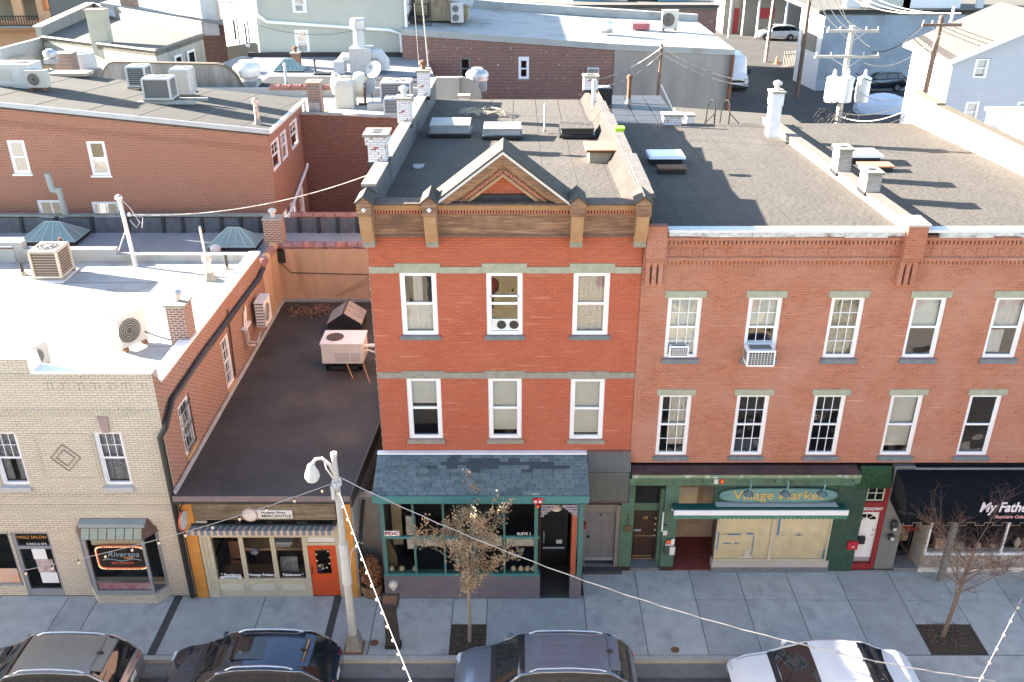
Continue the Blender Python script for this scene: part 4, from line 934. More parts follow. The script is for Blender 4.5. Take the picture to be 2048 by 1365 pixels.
#  GREEN MARKET SHOPFRONT
gs=thing('market_shopfront','flaking green painted shopfront with gold-lettered oval sign and papered windows','shopfront',(6,0,0))
gz1=PY(1500,930,0).z;gx0,gx1=PY(1264,955,-.4).x,PY(1720,955,-.4).x
zc2=PY(1500,950,-.45).z
part('cornice_roof',M().hexa([(gx0,0,zc2-.12),(gx1,0,zc2-.12),(gx1,-.45,zc2-.06),(gx0,-.45,zc2-.06)][::-1],[(gx0,0,gz1),(gx1,0,gz1),(gx1,-.45,zc2),(gx0,-.45,zc2)][::-1]),mat('dark_red_brown_tar',(.075,.040,.036),.75,noise=.35,nscale=3,bump=.4,bscale=14),gs)
part('cornice_edge',M().box(gx0-.01,gx1+.01,-.475,-.40,zc2-.10,zc2-.005),mat('flaking_cream_green',(.40,.34,.22),.9,noise=.3,nscale=4,col2=(.12,.24,.15),stain=((.7,.66,.58),5,.8)),gs)
part('cornice_soffit',M().box(gx0,gx1,-.44,-.06,zc2-.17,zc2-.101),GREENP,gs)
zen=PY(1500,970,-.08).z
part('entablature',M().box(gx0,gx1,-.12,-.02,zen,zc2-.17),GREENP,gs)
for u in(1264,1412,1556,1712):
 x=PY(u,960,-.3).x;part('corbel',M().box(x-.09,x+.09,-.42,-.121,zc2-.34,zc2-.171),GREENP,gs)
zb0=0.0
def pil(u0,u1,v0,y=-.06,mt=GREEN_BRICK,zl=.14,d=.3):
 a=PY(u0,v0,y).x;b=PY(u1,v0,y).x;z=PY(u0,v0,y).z
 part('pilaster',M().box(a,b,y,y+d,zl,z),mt,gs);part('plinth',M().box(a-.01,b+.01,y-.02,y+d,-.02,zl-.002),DARKBROWN,gs);return a,b
pA=pil(1247,1273,948);pB=pil(1333.5,1361,970)
zdo=PY(1300,970,.3).z
r=rect(1274,1018,1319,1117,.38)
dr=thing('brown_door','very dark brown panelled door with number 10 between two green pilasters','door',((r[0]+r[1])/2,.38,r[2]))
part('leaf',M().box(pA[1]+.04,pB[0]-.12,.34,.40,r[2],r[3]),DARKBROWN,dr)
dm=M();xa,xb=pA[1]+.12,pB[0]-.2
for(za,zb_)in((.05,.30),(.34,.6),(.64,.80),(.84,.95)):
 for q0,q1 in((0,.46),(.54,1)):dm.box(xa+(xb-xa)*q0,xa+(xb-xa)*q1,.325,.341,r[2]+(r[3]-r[2])*za,r[2]+(r[3]-r[2])*zb_)
part('door_panel',dm,DARKBROWN,dr)
part('worn_edge',M().box(xa,xb,.318,.33,r[2]+.03,r[2]+.06).box(xa,xb-.02,.318,.33,r[2]+.14,r[2]+.165).box(xa,xb,.318,.33,r[2]+.93,r[2]+.95),mat('worn_gold_wood',(.35,.24,.12),.8,noise=.4,nscale=12),dr)
text('10',.17,mat('gold_leaf',(.62,.40,.10),.4,noise=.1),dr,loc=((xa+xb)/2,.315,r[2]+1.64))
for k in range(4):part('lock',M().lathe((xb+.03,.335,r[2]+.95+.22*k),[(.03,0),(.03,-.02),(.012,-.03)],10,'Y'),STEELW,dr)
part('letter_slot',M().box((xa+xb)/2-.32,(xa+xb)/2-.1,.318,.336,r[2]+1.12,r[2]+1.19),GALV,dr)
part('transom_window',M().box(pA[1]+.04,pB[0]-.12,.34,.38,r[3]+.28,zdo-.02),mat('black_glass',(.015,.014,.013),.12),dr)
part('transom_frame',M().box(pA[1],pB[0],.3,.41,r[3]+.005,r[3]+.27).box(pA[1],pB[0],.28,.41,zdo-.019,zdo+.1).box(pB[0]-.115,pB[0],.1,.41,0.02,zdo-.02).box(pA[1],pA[1]+.035,.1,.41,.02,zdo-.02),GREENP,dr)
part('doorstep',M().box(pA[1],pB[0],-.08,.45,-.02,.10),SLATE,dr)
rx0,rx1=pB[1],PY(1436,1037,-.02).x-.02
yR=1.55
part('tile_floor',M().box(rx0,rx1+.35,-.06,yR,-.02,.035),REDTILE,gs)
part('recess_back',M().box(rx0,rx1+.5,yR,yR+.1,0,3.6),mat('mauve_cream_wall',(.42,.34,.29),.85,noise=.12,nscale=3),gs)
dd=part('recess_door',M().box(rx0+.06,rx1-.12,yR-.05,yR-.002,.6,3.2),mat('beige_door',(.36,.27,.20),.8,noise=.1),gs)
part('door_paper',M().box(rx0+.12,rx1-.32,yR-.065,yR-.051,1.05,2.05).box(rx0+.12,rx1-.32,yR-.065,yR-.051,2.2,2.9),PAPER,dd)
part('recess_lintel',M().box(rx0,rx1+.3,-.02,yR,3.3,3.42),GREENP,gs)
part('side_window_frame',M().hexa([(rx1+.30,yR,.2),(rx1+.36,yR,.2),(rx1+.06,0.0,.2),(rx1,0.0,.2)],[(rx1+.30,yR,3.3),(rx1+.36,yR,3.3),(rx1+.06,0.0,3.3),(rx1,0.0,3.3)]),mat('olive_wood',(.17,.14,.10),.8,noise=.2),gs)
y0_=-.10
zs=PY(1500,1121,y0_).z;zp=PY(1500,1133,y0_).z;zw=PY(1500,1037,y0_).z+.35
xl_,xm_,xr_=[PY(u,1038,y0_).x for u in(1436,1549.5,1666)]
part('window_sill',M().box(xl_-.04,xr_+.1,y0_-.05,y0_+.2,zp,zs),mat('bone_wood',(.46,.42,.37),.7,noise=.08),gs)
part('plinth',M().box(xl_-.04,xr_+.12,y0_-.06,y0_+.25,-.02,zp-.002),SLATE,gs)
for k,(a,b)in enumerate(((xl_,xm_),(xm_,xr_))):
 f=M()
 f.box(a,a+.05,y0_-.02,y0_+.06,zs,zw).box(b-.05,b,y0_-.02,y0_+.06,zs,zw).box(a+.05,b-.05,y0_-.02,y0_+.06,zs,zs+.05).box(a+.05,b-.05,y0_-.02,y0_+.06,zw-.06,zw)
 w=part('display_window',f,CREAMP,gs,label='shop window covered inside with creased brown paper')
 pane(a+.05,b-.05,zs+.05,zw-.06,y0_+.01,w)
 zsp=[zs+.05,zs+.05+(zw-zs)*.30,zs+.05+(zw-zs)*.48,zw-.06]if k==0 else[zs+.05,zs+.05+(zw-zs)*.46,zw-.06]
 for i,(za,zb_)in enumerate(zip(zsp,zsp[1:])):
  m=M();n=16;pr_=None
  for q in range(n+1):
   x=a+.05+(b-a-.1)*q/n;dy=.035+.010*sin(q*1.7+i*2)+.004*i
   cur=(m.a((x,y0_+dy+.006*sin(q*.9),za-.01)),m.a((x,y0_+dy+.01*cos(q*1.3),zb_)))
   if pr_:m.f.append([pr_[0],cur[0],cur[1],pr_[1]])
   pr_=cur
  part('paper_sheet',m,PAPER,w)
 tp=M();yy=y0_+.018
 if k==0:
  tp.box(a+.35,a+.75,yy,yy+.002,zsp[2]-.03,zsp[2]+.02).box(a+.95,a+1.15,yy,yy+.002,zsp[2]-.01,zsp[2]+.04).box(a+.25,a+.5,yy,yy+.002,zsp[1]-.02,zsp[1]+.02).box(a+.6,a+.7,yy,yy+.002,zsp[1]-.02,zsp[1]+.04)
  tp.box(a+.055,a+.10,yy,yy+.002,zs+.4,zs+1.1).box(a+1.16,a+1.19,yy,yy+.002,zs+.2,zsp[2]-.05)
  part('white_scrap',M().box(a+.95,a+1.12,y0_+.015,y0_+.017,zs+.06,zs+.4).box(a+.8,a+1.2,y0_+.014,y0_+.016,zs+.06,zs+.13),WHITE,w)
 else:
  tp.box(a+.14,a+.20,yy,yy+.002,zsp[1],zw-.35).box(a+.75,a+.9,yy,yy+.002,zsp[1]-.02,zsp[1]+.02).box(b-.1,b-.055,yy,yy+.002,zs+.06,zs+.4)
 part('masking_tape',tp,BLUETAPE,w)
r=rect(1668,972,1722,1140,y0_+.02)
part('green_panel',M().box(xr_+.005,PY(1697,1128,y0_).x+.12,y0_,y0_+.2,0,zc2-.3),DKGREEN,gs)
part('sign_backboard',M().box(PY(1430,972,-.05).x,gx1-.02,-.08,-.03,PY(1500,1010,-.05).z,zen),DKGREEN,gs)
r=rect(1441,977,1677,1004,-.14)
sg=thing('shop_sign','pale teal long oval sign with gold lettering Village Market','sign',((r[0]+r[1])/2,-.14,r[2]))
pts=[];hw=(r[1]-r[0])/2;hh=(r[3]-r[2])/2;cx_,cz_=(r[0]+r[1])/2,(r[2]+r[3])/2
for k in range(48):
 a=2*pi*k/48;ca,sa=cos(a),sin(a)
 pts.append((cx_+hw*(abs(ca)**.45)*(1 if ca>0 else-1),cz_+hh*(abs(sa)**.9)*(1 if sa>0 else-1)))
part('board',M().hexa([(x,-.16,z)for x,z in pts],[(x,-.12,z)for x,z in pts]),mat('sign_teal',(.14,.27,.26),.6,noise=.15,nscale=3),sg)
part('border',M().tube([(x,-.165,z)for x,z in pts]+[(pts[0][0],-.165,pts[0][1])],.012,5),mat('sign_edge',(.10,.22,.20),.6),sg)
GOLD=mat('gold_leaf',(.62,.40,.10),.4)
text('Village Market',.46,GOLD,sg,loc=(cx_,-.168,cz_+.0),offset=.002,sx=1.02)
part('ledge',M().box(r[0]-.1,r[1]+.02,-.3,-.06,r[2]-.10,r[2]-.05),STEELW,sg)
for k,u in enumerate((1497,1571,1644)):
 p=PY(u,989,-.62);q=PY(u+2,963,-.35)
 t=thing('gooseneck_lamp','%s of three verdigris gooseneck lamps hanging over the Village Market sign'%('leftmost','middle','rightmost')[k],'lamp',(q.x,-.12,q.z))
 part('arm',M().tube([(q.x,-.12,q.z),(q.x,-.4,q.z+.14),(q.x-.01,-.60,q.z+.08),(p.x+.02,-.64,p.z+.12)],.018,6),mat('verdigris_tube',(.16,.30,.26),.6),t)
 part('shade',M().lathe((p.x,-.62,p.z),[(.03,.14),(.07,.12),(.155,.02),(.16,0),(.14,0.0),(.02,.06)],18),mat('weathered_shade',(.075,.115,.125),.6,noise=.3,nscale=9),t,smooth=True)
for k,(u,mt_)in enumerate(((1431,WHITE2),(1443,REDBOX))):
 p=PY(u,966,-.3);alarm(p,('white' if k==0 else 'orange red')+' strobe box under the green shop cornice',.12,.17,mt_,None if k==0 else mat('amber_lens',(.8,.25,.02),.3))
a=PY(1348,1022,-.5);b=PY(1697,1022,-.5)
ag=thing('folded_awning','dark green folded awning with a broad white bar over the papered windows','awning',((a.x+b.x)/2,-.3,2.6))
zA=PY(1500,1008,-.12).z;zB=PY(1500,1020.5,-.5).z;zC=PY(1500,1030.5,-.52).z;zD=PY(1500,1037.5,-.5).z
part('canopy',M().hexa([(a.x,-.10,zA-.1),(b.x,-.10,zA-.1),(b.x,-.5,zB-.06),(a.x,-.5,zB-.06)],[(a.x,-.10,zA),(b.x,-.10,zA),(b.x,-.5,zB),(a.x,-.5,zB)]),AWNGREEN,ag)
part('front_bar',M().box(a.x,b.x,-.54,-.501,zC,zB),WHITE,ag)
vm=M();n=40
for k in range(n):
 x=a.x+(b.x-a.x)*k/n;w=(b.x-a.x)/n
 vm.hexa([(x,-.52,zC-.002),(x+w,-.52,zC-.002),(x+w,-.52,zD+.02),(x+w*.5,-.52,zD-.02),(x,-.52,zD+.02)],[(x,-.505,zC-.002),(x+w,-.505,zC-.002),(x+w,-.505,zD+.02),(x+w*.5,-.505,zD-.02),(x,-.505,zD+.02)])
part('scalloped_valance',vm,mat('faded_green_fabric',(.07,.20,.15),.8,noise=.25,nscale=5),ag)
for x in(a.x-.02,b.x+.02):part('end_fitting',M().cyl((x-.03,-.35,zA-.05),(x+.03,-.35,zA-.05),.04,.04,8),STEELW,ag)
p=PY(1256,1058,-.1)
solo('hanging_skillet',M().cyl((p.x,-.10,p.z),(p.x,-.08,p.z),.14,.14,18).tube([(p.x,-.09,p.z+.1),(p.x-.01,-.09,p.z+.55)],.014,6),mat('brassy_iron',(.11,.08,.035),.5,noise=.3),'round brass-brown pan-shaped ornament hanging on the green pilaster','ornament')
p=PY(1340,1090,-.15)
t=thing('mailbox','dark mailbox stuffed with white and orange mail on the green pilaster','mailbox',(p.x,-.1,p.z-.2))
part('box',M().box(p.x-.17,p.x+.17,-.24,-.065,p.z-.32,p.z+.02),mat('dark_teal_metal',(.05,.075,.07),.6),t)
part('mail',M().box(p.x-.15,p.x+.10,-.22,-.1,p.z+.02,p.z+.05).box(p.x-.02,p.x+.14,-.27,-.245,p.z-.3,p.z+.0),WHITE2,t)
part('flyer',M().box(p.x-.12,p.x+.02,-.2,-.18,p.z+.05,p.z+.2),mat('orange_paper',(.75,.14,.04),.7),t)
part('flyer',M().box(p.x+.02,p.x+.12,-.19,-.17,p.z+.05,p.z+.24),WHITE,t)
for(u,v,w,h,mt_,lb)in((1329,1050,.14,.05,BLACKMETAL,'small black name plate on the green pilaster'),(1330,1066,.13,.17,WHITE2,'white doorbell panel on the green pilaster')):
 p=PY(u,v,-.07);solo('door_fixture',M().box(p.x-w/2,p.x+w/2,-.085,-.061,p.z-h/2,p.z+h/2),mt_,lb,'fixture')
p=PY(1327,1025,-.3);q=PY(1325,1063,-.3)
solo('white_tube',M().cyl(p,Vector((p.x,-.3,q.z)),.022,.022,8),WHITE,'thin white vertical tube beside the dark brown door','tube')
#  RED DOORWAY AND BLACK AWNING RESTAURANT
rd=thing('red_doorway','dark red painted doorway with white fanlight door and red letterbox','doorway',(9.4,0,0))
yD=-.03
r0=rect(1716,971,1783,1138,yD)
f=M();ro=r0
dl=rect(1711,1019.5,1760,1117,.10)
f.box(ro[0],dl[0]-.003,yD,.2,0,ro[3]).box(dl[1]+.003,ro[1],yD,.2,0,ro[3]).box(dl[0]-.002,dl[1]+.002,yD,.14,dl[3]+.005,dl[3]+.36)
f.box(dl[0]-.002,dl[1]+.002,yD,.14,ro[3]-.05,ro[3]).box(dl[0]-.002,dl[1]+.002,-.06,.2,-.02,dl[2]-.1)
part('frame',f,REDP,rd)
lf=part('door_leaf',M().box(dl[0],dl[1],.08,.13,dl[2],dl[3]),WHITE,rd)
dw=dl[1]-dl[0];dc=(dl[0]+dl[1])/2
pm=M()
for cx_ in(.27,.73):
 for za,zb_ in((.08,.36),(.42,.74)):pm.box(dl[0]+dw*(cx_-.14),dl[0]+dw*(cx_+.14),.066,.081,dl[2]+(dl[3]-dl[2])*za,dl[2]+(dl[3]-dl[2])*zb_)
part('door_panel',pm,WHITE,lf)
zz=dl[3]-.36
for k in range(4):
 a0,a1=pi*(k+.08)/4,pi*(k+.92)/4;R_,r_in=.30,.11
 m=M();n=5
 o_=[(dc+R_*cos(a0+(a1-a0)*i/n),.072,zz+R_*.72*sin(a0+(a1-a0)*i/n))for i in range(n+1)];i_=[(dc+r_in*cos(a0+(a1-a0)*i/n),.072,zz+r_in*.72*sin(a0+(a1-a0)*i/n))for i in range(n+1)]
 m.poly(o_+i_[::-1]);part('fanlight_pane',m,mat('black_glass',(.015,.014,.013),.12),lf)
part('kick_plate',M().box(dl[0]+.01,dl[1]-.01,.06,.078,dl[2]-.08,dl[2]+.08),GALV,lf)
for z in(.95,1.15):part('lock',M().lathe((dl[1]-.1,.08,dl[2]+z),[(.03,0),(.035,-.04),(.01,-.06)],10,'Y'),STEELW,lf)
tz0,tz1=dl[3]+.38,ro[3]-.055
tw_=part('transom_window',M().box(dl[0],dl[1],.03,.06,tz0,tz0+.04).box(dl[0],dl[1],.03,.06,tz1-.04,tz1).box(dl[0],dl[0]+.04,.03,.06,tz0+.04,tz1-.04).box(dl[1]-.04,dl[1],.03,.06,tz0+.04,tz1-.04).box(dl[0]+.04,dl[1]-.04,.032,.058,(tz0+tz1)/2-.015,(tz0+tz1)/2+.015).box(dl[0]+dw*.33-.015,dl[0]+dw*.33+.015,.033,.057,tz0+.04,tz1-.04).box(dl[0]+dw*.66-.015,dl[0]+dw*.66+.015,.033,.057,tz0+.04,tz1-.04),mat('pale_green_trim',(.52,.58,.46),.6),rd)
pane(dl[0]+.04,dl[1]-.04,tz0+.04,tz1-.04,.05,tw_)
text('2 N BROADWAY',.155,WHITE,rd,loc=(dc,yD-.005,dl[3]+.12),shear=.2,offset=.003,sx=.66)
part('letterbox',M().box(dl[0]-.13,dl[0]+.18,-.17,.06,dl[2]+.55,dl[2]+.86),mat('bright_red_tin',(.42,.02,.03),.4),rd)
part('black_box',M().box(dl[0]+.22,dl[0]+.42,-.06,.06,dl[2]+.68,dl[2]+.92),BLACKMETAL,rd)
text('11',.1,WHITE,rd,name='number',loc=(dl[0]+.04,-.174,dl[2]+.66),offset=.004)
gpan=PY(1722,933,-.02);gpb=PY(1785,933,-.02)
part('green_board',M().hexa([(gpan.x,0,gpan.z-.05),(gpb.x,0,gpan.z-.05),(gpb.x-.0,-.16,ro[3]),(gpan.x,-.16,ro[3])],[(gpan.x,0,gpan.z),(gpb.x,0,gpan.z),(gpb.x,-.20,ro[3]),(gpan.x,-.20,ro[3])]),mat('mossy_green_board',(.018,.055,.02),.9,noise=.45,nscale=9,bump=.4),rd)
rs_=thing('restaurant_front','grey restaurant front with dark display windows and white sill under the black awning','shopfront',(13,0,0))
gxa,gxb=ro[1]+.004,PY(1806,1040,0).x
part('grey_pilaster',M().box(gxa,gxb,-.05,.2,0,3.9),GREYPAINT,rs_)
yW=-.12
zs1=PY(1950,1105.5,yW).z;zs2=PY(1950,1109.5,yW).z;zb1=PY(1950,1136,yW).z
xw0=PY(1866,1043,yW).x
part('base_wall',M().box(xw0-.02,X1,yW+.03,.15,zb1,zs2),mat('taupe_render',(.30,.26,.23),.9,noise=.2,nscale=4),rs_)
part('base_strip',M().box(xw0-.1,X1,yW-.02,.15,0,zb1-.002),mat('pale_strip',(.6,.58,.54),.8,noise=.2,nscale=5),rs_)
part('sill',M().box(xw0-.02,X1,yW-.04,.12,zs2+.001,zs1),WHITE,rs_)
zt3=2.95
xs_=[xw0,PY(2019,1048,yW).x,PY(2019,1048,yW).x+2.1,X1]
for x in xs_[:-1]:part('mullion',M().box(x-.03,x+.03,yW,yW+.08,zs1,zt3),WHITE,rs_)
for a_,b_ in zip(xs_,xs_[1:]):pane(a_+.03,b_-.03,zs1,zt3,yW+.04,rs_)
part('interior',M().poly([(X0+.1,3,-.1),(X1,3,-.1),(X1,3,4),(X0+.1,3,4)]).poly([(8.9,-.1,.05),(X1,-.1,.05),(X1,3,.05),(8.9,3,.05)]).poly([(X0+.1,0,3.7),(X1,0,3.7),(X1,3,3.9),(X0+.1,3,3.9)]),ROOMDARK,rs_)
part('return_wall',M().hexa([(xw0-.10,yW,.1),(xw0-.03,yW,.1),(xw0-.12,.45,.1),(xw0-.19,.45,.1)],[(xw0-.10,yW,zt3),(xw0-.03,yW,zt3),(xw0-.12,.45,zt3),(xw0-.19,.45,zt3)]),mat('grey_beige_frame',(.26,.235,.20),.7),rs_)
dx0,dx1=gxb+.01,xw0-.2
ed=part('glazed_door',M().box(dx0,dx0+.08,.5,.55,.15,zt3).box(dx1-.08,dx1,.5,.55,.15,zt3).box(dx0+.08,dx1-.08,.5,.55,.15,.35).box(dx0+.08,dx1-.08,.5,.55,2.3,2.4),BLACKMETAL,rs_)
pane(dx0+.08,dx1-.08,.35,2.3,.52,ed)
part('menu_board',M().box(dx0+.12,dx1-.14,.46,.48,.75,1.6),mat('dark_menu',(.06,.045,.03),.5,noise=.8,nscale=12,col2=(.4,.3,.2)),ed)
part('push_bar',M().box(dx0+.1,dx1-.1,.40,.46,1.75,1.80),STEELW,ed)
part('doorstep',M().box(dx0,xw0-.05,-.12,.6,-.02,.14),SLATE,rs_)
ps=PY(1911,1045,-.55)
solo('grey_post',M().box(ps.x-.08,ps.x+.08,-.62,-.46,0,2.75),GREYPAINT,'square grey post standing in front of the restaurant windows','post')
p=PY(1830,1050,.3)
wr_=M();r_=random.Random(2)
for k in range(90):
 a=r_.random()*pi+pi;R_=.34+r_.uniform(-.09,.1);c=Vector((p.x+R_*cos(a),.28+r_.uniform(-.05,.05),p.z+.15+R_*.8*sin(a)))
 wr_.cyl(c,c+Vector((r_.uniform(-.09,.09),r_.uniform(-.04,.04),r_.uniform(-.12,.05))),.02,.005,5)
solo('chilli_garland',wr_,mat('dried_red_chilli',(.30,.035,.025),.5,noise=.3,nscale=9),'swag of dark red chillies hanging over the restaurant door','garland')
for(u,v,h,lb)in((1787,1053,.36,'upper'),(1782,1072,.2,'lower')):
 p=PY(u,v,-.15)
 t=thing('wall_lantern','%s black lantern fitting on the grey pilaster by the black awning'%lb,'lantern',(p.x,-.05,p.z-.2))
 part('housing',M().lathe((p.x,-.17,p.z-.15),[(.05,0),(.10,.05),(.11,h*.7),(.07,h),(.01,h+.04)],10),BLACKMETAL,t,smooth=True)
 part('lens',M().box(p.x-.05,p.x+.05,-.285,-.26,p.z-.08,p.z+.02),STEELW,t)
r_=random.Random(12)
lab=[('orange-red patterned bag',(.70,.13,.05)),('blue patterned packet',(.05,.12,.5)),('pale pebbly dish',(.6,.55,.48)),('pink flower head',(.5,.15,.18)),('peach round gourd',(.6,.3,.2)),('white spotted cow figurine',(.75,.73,.70)),('dark red card',(.4,.03,.04))]
for k,(u,wd,ht)in enumerate(((1873,.36,.38),(1886,.22,.26),(1914,.34,.16),(1950,.26,.2),(1981,.22,.14),(2028,.2,.36),(2045,.16,.3))):
 p=PY(u,1103,yW+.3)
 m=M().hexa([(p.x-wd*.4,yW+.15,zs1),(p.x+wd*.4,yW+.15,zs1),(p.x+wd*.4,yW+.4,zs1),(p.x-wd*.4,yW+.4,zs1)],[(p.x-wd*.5,yW+.2,zs1+ht),(p.x+wd*.5,yW+.2,zs1+ht*.95),(p.x+wd*.4,yW+.36,zs1+ht),(p.x-wd*.45,yW+.36,zs1+ht)])if k in(0,1,6)else M().lathe((p.x,yW+.28,zs1),[(wd*.2,0),(wd*.5,ht*.3),(wd*.42,ht*.7),(wd*.15,ht),(.01,ht*1.02)],10)
 solo('display_item',m,mat('display_%d'%k,lab[k][1],.7,noise=.5,nscale=14,col2=(.75,.7,.65)),lab[k][0]+' on the restaurant window ledge','display item')
aw=thing('black_awning','big black dome-fronted awning lettered My Father\'s Southern Cuisine','awning',(13,-.6,2.6))
ax0=PY(1792,937,0).x;zt4=PY(1800,938,0).z;yF=-1.15;zF=PY(1800,1040,yF).z
ns=10;prof_=[]
for k in range(ns+1):
 a=k/ns*pi/2*1.0
 prof_.append((yF*sin(a)**.9 if k else 0.0,zF+.25+(zt4-zF-.25)*cos(a)**1.0))
prof_.append((yF,zF))
axs=[ax0+.0,X1+.15]
m=M()
rings=[[m.a((x,y,z))for(y,z)in prof_]for x in axs]
for A,B in zip(rings,rings[1:]):
 for k in range(len(prof_)-1):m.f.append([A[k],A[k+1],B[k+1],B[k]])
rings2=[[m.a((x,y*.985,z-.015))for(y,z)in prof_]for x in axs]
for A,B in zip(rings2,rings2[1:]):
 for k in range(len(prof_)-1):m.f.append([A[k],B[k],B[k+1],A[k+1]])
part('canopy',m,AWNBLACK,aw,smooth=True)
part('end_panel',M().poly([(ax0+.001,y,z)for y,z in prof_]+[(ax0+.001,0,zF)]),mat('blacker_fabric',(.006,.007,.008),.9),aw)
part('end_flap',M().hexa([(ax0,0,zF+.3),(ax0,yF,zF+.02),(ax0,yF+.1,zF-.25),(ax0,0,zF-.1)],[(ax0+.02,0,zF+.3),(ax0+.02,yF,zF+.02),(ax0+.02,yF+.1,zF-.25),(ax0+.02,0,zF-.1)]),AWNBLACK,aw)
part('head_rail',M().box(ax0,X1,-.05,-.0,zt4+.001,zt4+.05),GALV,aw)
vm=M();x=ax0;k=0
while x<X1:
 h=.10 if k%2 else.20;vm.box(x,x+.26,yF-.012,yF-.002,zF-h,zF+.02);x+=.26;k+=1
part('valance',vm,AWNBLACK,aw)
tm=M();x=ax0;k=0
while x<X1:
 h=.10 if k%2 else.20;tm.box(x+.001,x+.259,yF-.015,yF-.013,zF-h,zF-h+.014);tm.box(x-.006,x+.006,yF-.016,yF-.0135,zF-.20,zF-.10);x+=.26;k+=1
part('valance_piping',tm,mat('tan_piping',(.35,.27,.17),.8),aw,kind='stuff')
def awn_rot(z):
 for(ya,za),(yb_,zb_)in zip(prof_,prof_[1:]):
  if zb_<=z<=za:f=(za-z)/(za-zb_);return ya+(yb_-ya)*f,atan2(yb_-ya,za-zb_)
 return yF,0
for(s_,sz,u,v,sh,al,of)in(("My Father's",.40,1957,1014,.35,'LEFT',.010),('Southern Cuisine',.155,1987,1031,.15,'LEFT',.004)):
 p=PY(u,v,yF+.06);yy,an=awn_rot(p.z)
 text(s_,sz,mat('pinkish_white_print',(.74,.62,.62),.7)if sz>.2 else mat('pink_print',(.70,.36,.34),.7),aw,loc=(p.x,yy-.015,p.z),rot=(pi/2+an,0,0),shear=sh,align=al,offset=of,sx=.92)
#  CAFE / MERCANTILE SHOP
YC=-1.23;cx0,cx1=-9.68,-4.72
ms_=thing('low_shop','low ochre and cream antiques shop with dark flat roof and striped awning','building',(-7.2,YC,0))
part('roof',M().hexa([(cx0,-1.52,3.62),(cx1,-1.52,3.62),(-4.35,3.5,3.62),(-4.0,12.0,3.4),(cx0,12.0,3.4)],[(cx0,-1.52,3.88),(cx1,-1.52,3.88),(-4.35,3.5,3.88),(-3.95,12.0,3.88),(cx0,12.0,3.88)]),BLACKROOF,ms_)
part('roof_edge',M().box(cx0,cx1+.02,-1.56,-1.521,3.74,3.90),mat('mauve_roof_edge',(.20,.15,.15),.7,noise=.15),ms_)
part('roof_edge',M().hexa([(cx1,-1.52,3.5),(cx1+.05,-1.52,3.5),(-4.30,3.5,3.5),(-4.35,3.5,3.5)],[(cx1,-1.52,3.93),(cx1+.05,-1.52,3.93),(-4.30,3.5,3.93),(-4.35,3.5,3.93)]),DARKGRILLE,ms_)
part('side_wall',M().hexa([(cx1-.12,-1.22,-.1),(cx1-.02,-1.22,-.1),(-4.37,3.5,-.1),(-4.5,3.5,-.1)],[(cx1-.12,-1.22,3.6),(cx1-.02,-1.22,3.6),(-4.37,3.5,3.6),(-4.5,3.5,3.6)]),mat('pale_grey_render',(.40,.41,.42),.9,noise=.1),ms_)
def C(u0,v0,u1,v1,y=YC):return rect(u0,v0,u1,v1,y)
r=C(376,997,668,1039);part('wood_board',M().box(r[0],r[1],YC-.03,YC+.1,r[2],3.61),wood('grey_brown_board',(.09,.065,.04),(.20,.15,.10),(.30,.24,.16)),ms_)
for(u0,u1)in((357,381),(677,699)):
 r=C(u0,995,u1,1190);part('corner_pier',M().box(r[0],r[1],YC-.06,YC+.2,0,3.6),OCHRE,ms_)
z1=PY(500,1041,YC).z;z2=PY(500,1049,YC).z;zw1=PY(500,1075,YC).z;zw0=PY(500,1160,YC).z
x380=C(381,997,382,1000)[1];x677=C(677,997,678,1000)[0]
part('cream_pilaster',M().box(x380+.01,x380+.34,YC-.04,YC+.15,0,z1),CREAMP,ms_)
part('pilaster_ribs',M().box(x380+.06,x380+.11,YC-.06,YC-.041,.3,z1-.6).box(x380+.17,x380+.22,YC-.06,YC-.041,.3,z1-.6),CREAMP,ms_)
part('head_board',M().box(x380+.35,x677,YC-.01,YC+.15,zw1+.001,z1-.16),CREAMP,ms_)
for u0,u1 in((410,426),(432,468),(480,532),(545,592),(614,664)):
 r=C(u0,1041,u1,1048);part('clerestory_pane',M().box(r[0],r[1],YC-.02,YC+.02,z1-.14,z1-.01),mat('black_glass',(.015,.014,.013),.12),ms_)
wxs=[(C(u0,1075,u1,1160))for u0,u1 in((419,477),(483,540),(546,604))]
for k,r in enumerate(wxs):
 f=M().box(r[0]-.04,r[0]+.02,YC-.02,YC+.08,zw0,zw1).box(r[1]-.02,r[1]+.04,YC-.02,YC+.08,zw0,zw1).box(r[0]+.02,r[1]-.02,YC-.02,YC+.08,zw0,zw0+.05)
 w=part('display_window',f,CREAMP,ms_);pane(r[0]+.02,r[1]-.02,zw0+.05,zw1,YC+.03,w)
 text(('* Furniture','Vintage Pottery','Tableware *')[k],.13,WHITE,w,loc=((r[0]+r[1])/2,YC+.02,zw0+.17),offset=.004)
 if k==0:
  part('antiques_label',M().box(r[0]+.10,r[1]-.12,YC+.005,YC+.02,zw0+.01,zw0+.12),WHITE,w);text('Antiques',.12,GREYPAINT,w,loc=((r[0]+r[1])/2,YC,zw0+.065),offset=.002)
x0_,x1_=wxs[0][0]-.04,wxs[2][1]+.04
part('base_board',M().box(x0_,x1_,YC-.01,YC+.12,0,zw0-.001),CREAMP,ms_)
for r in wxs:part('base_panel',M().box(r[0]+.08,r[1]-.08,YC-.03,YC-.011,.12+.14,zw0-.16),mat('pale_cream_panel',(.60,.56,.46),.7,noise=.06),ms_)
part('cream_pilaster',M().box(x380+.35,x0_-.002,YC-.02,YC+.15,0,zw1),CREAMP,ms_)
dr_=C(614,1091,671,1192)
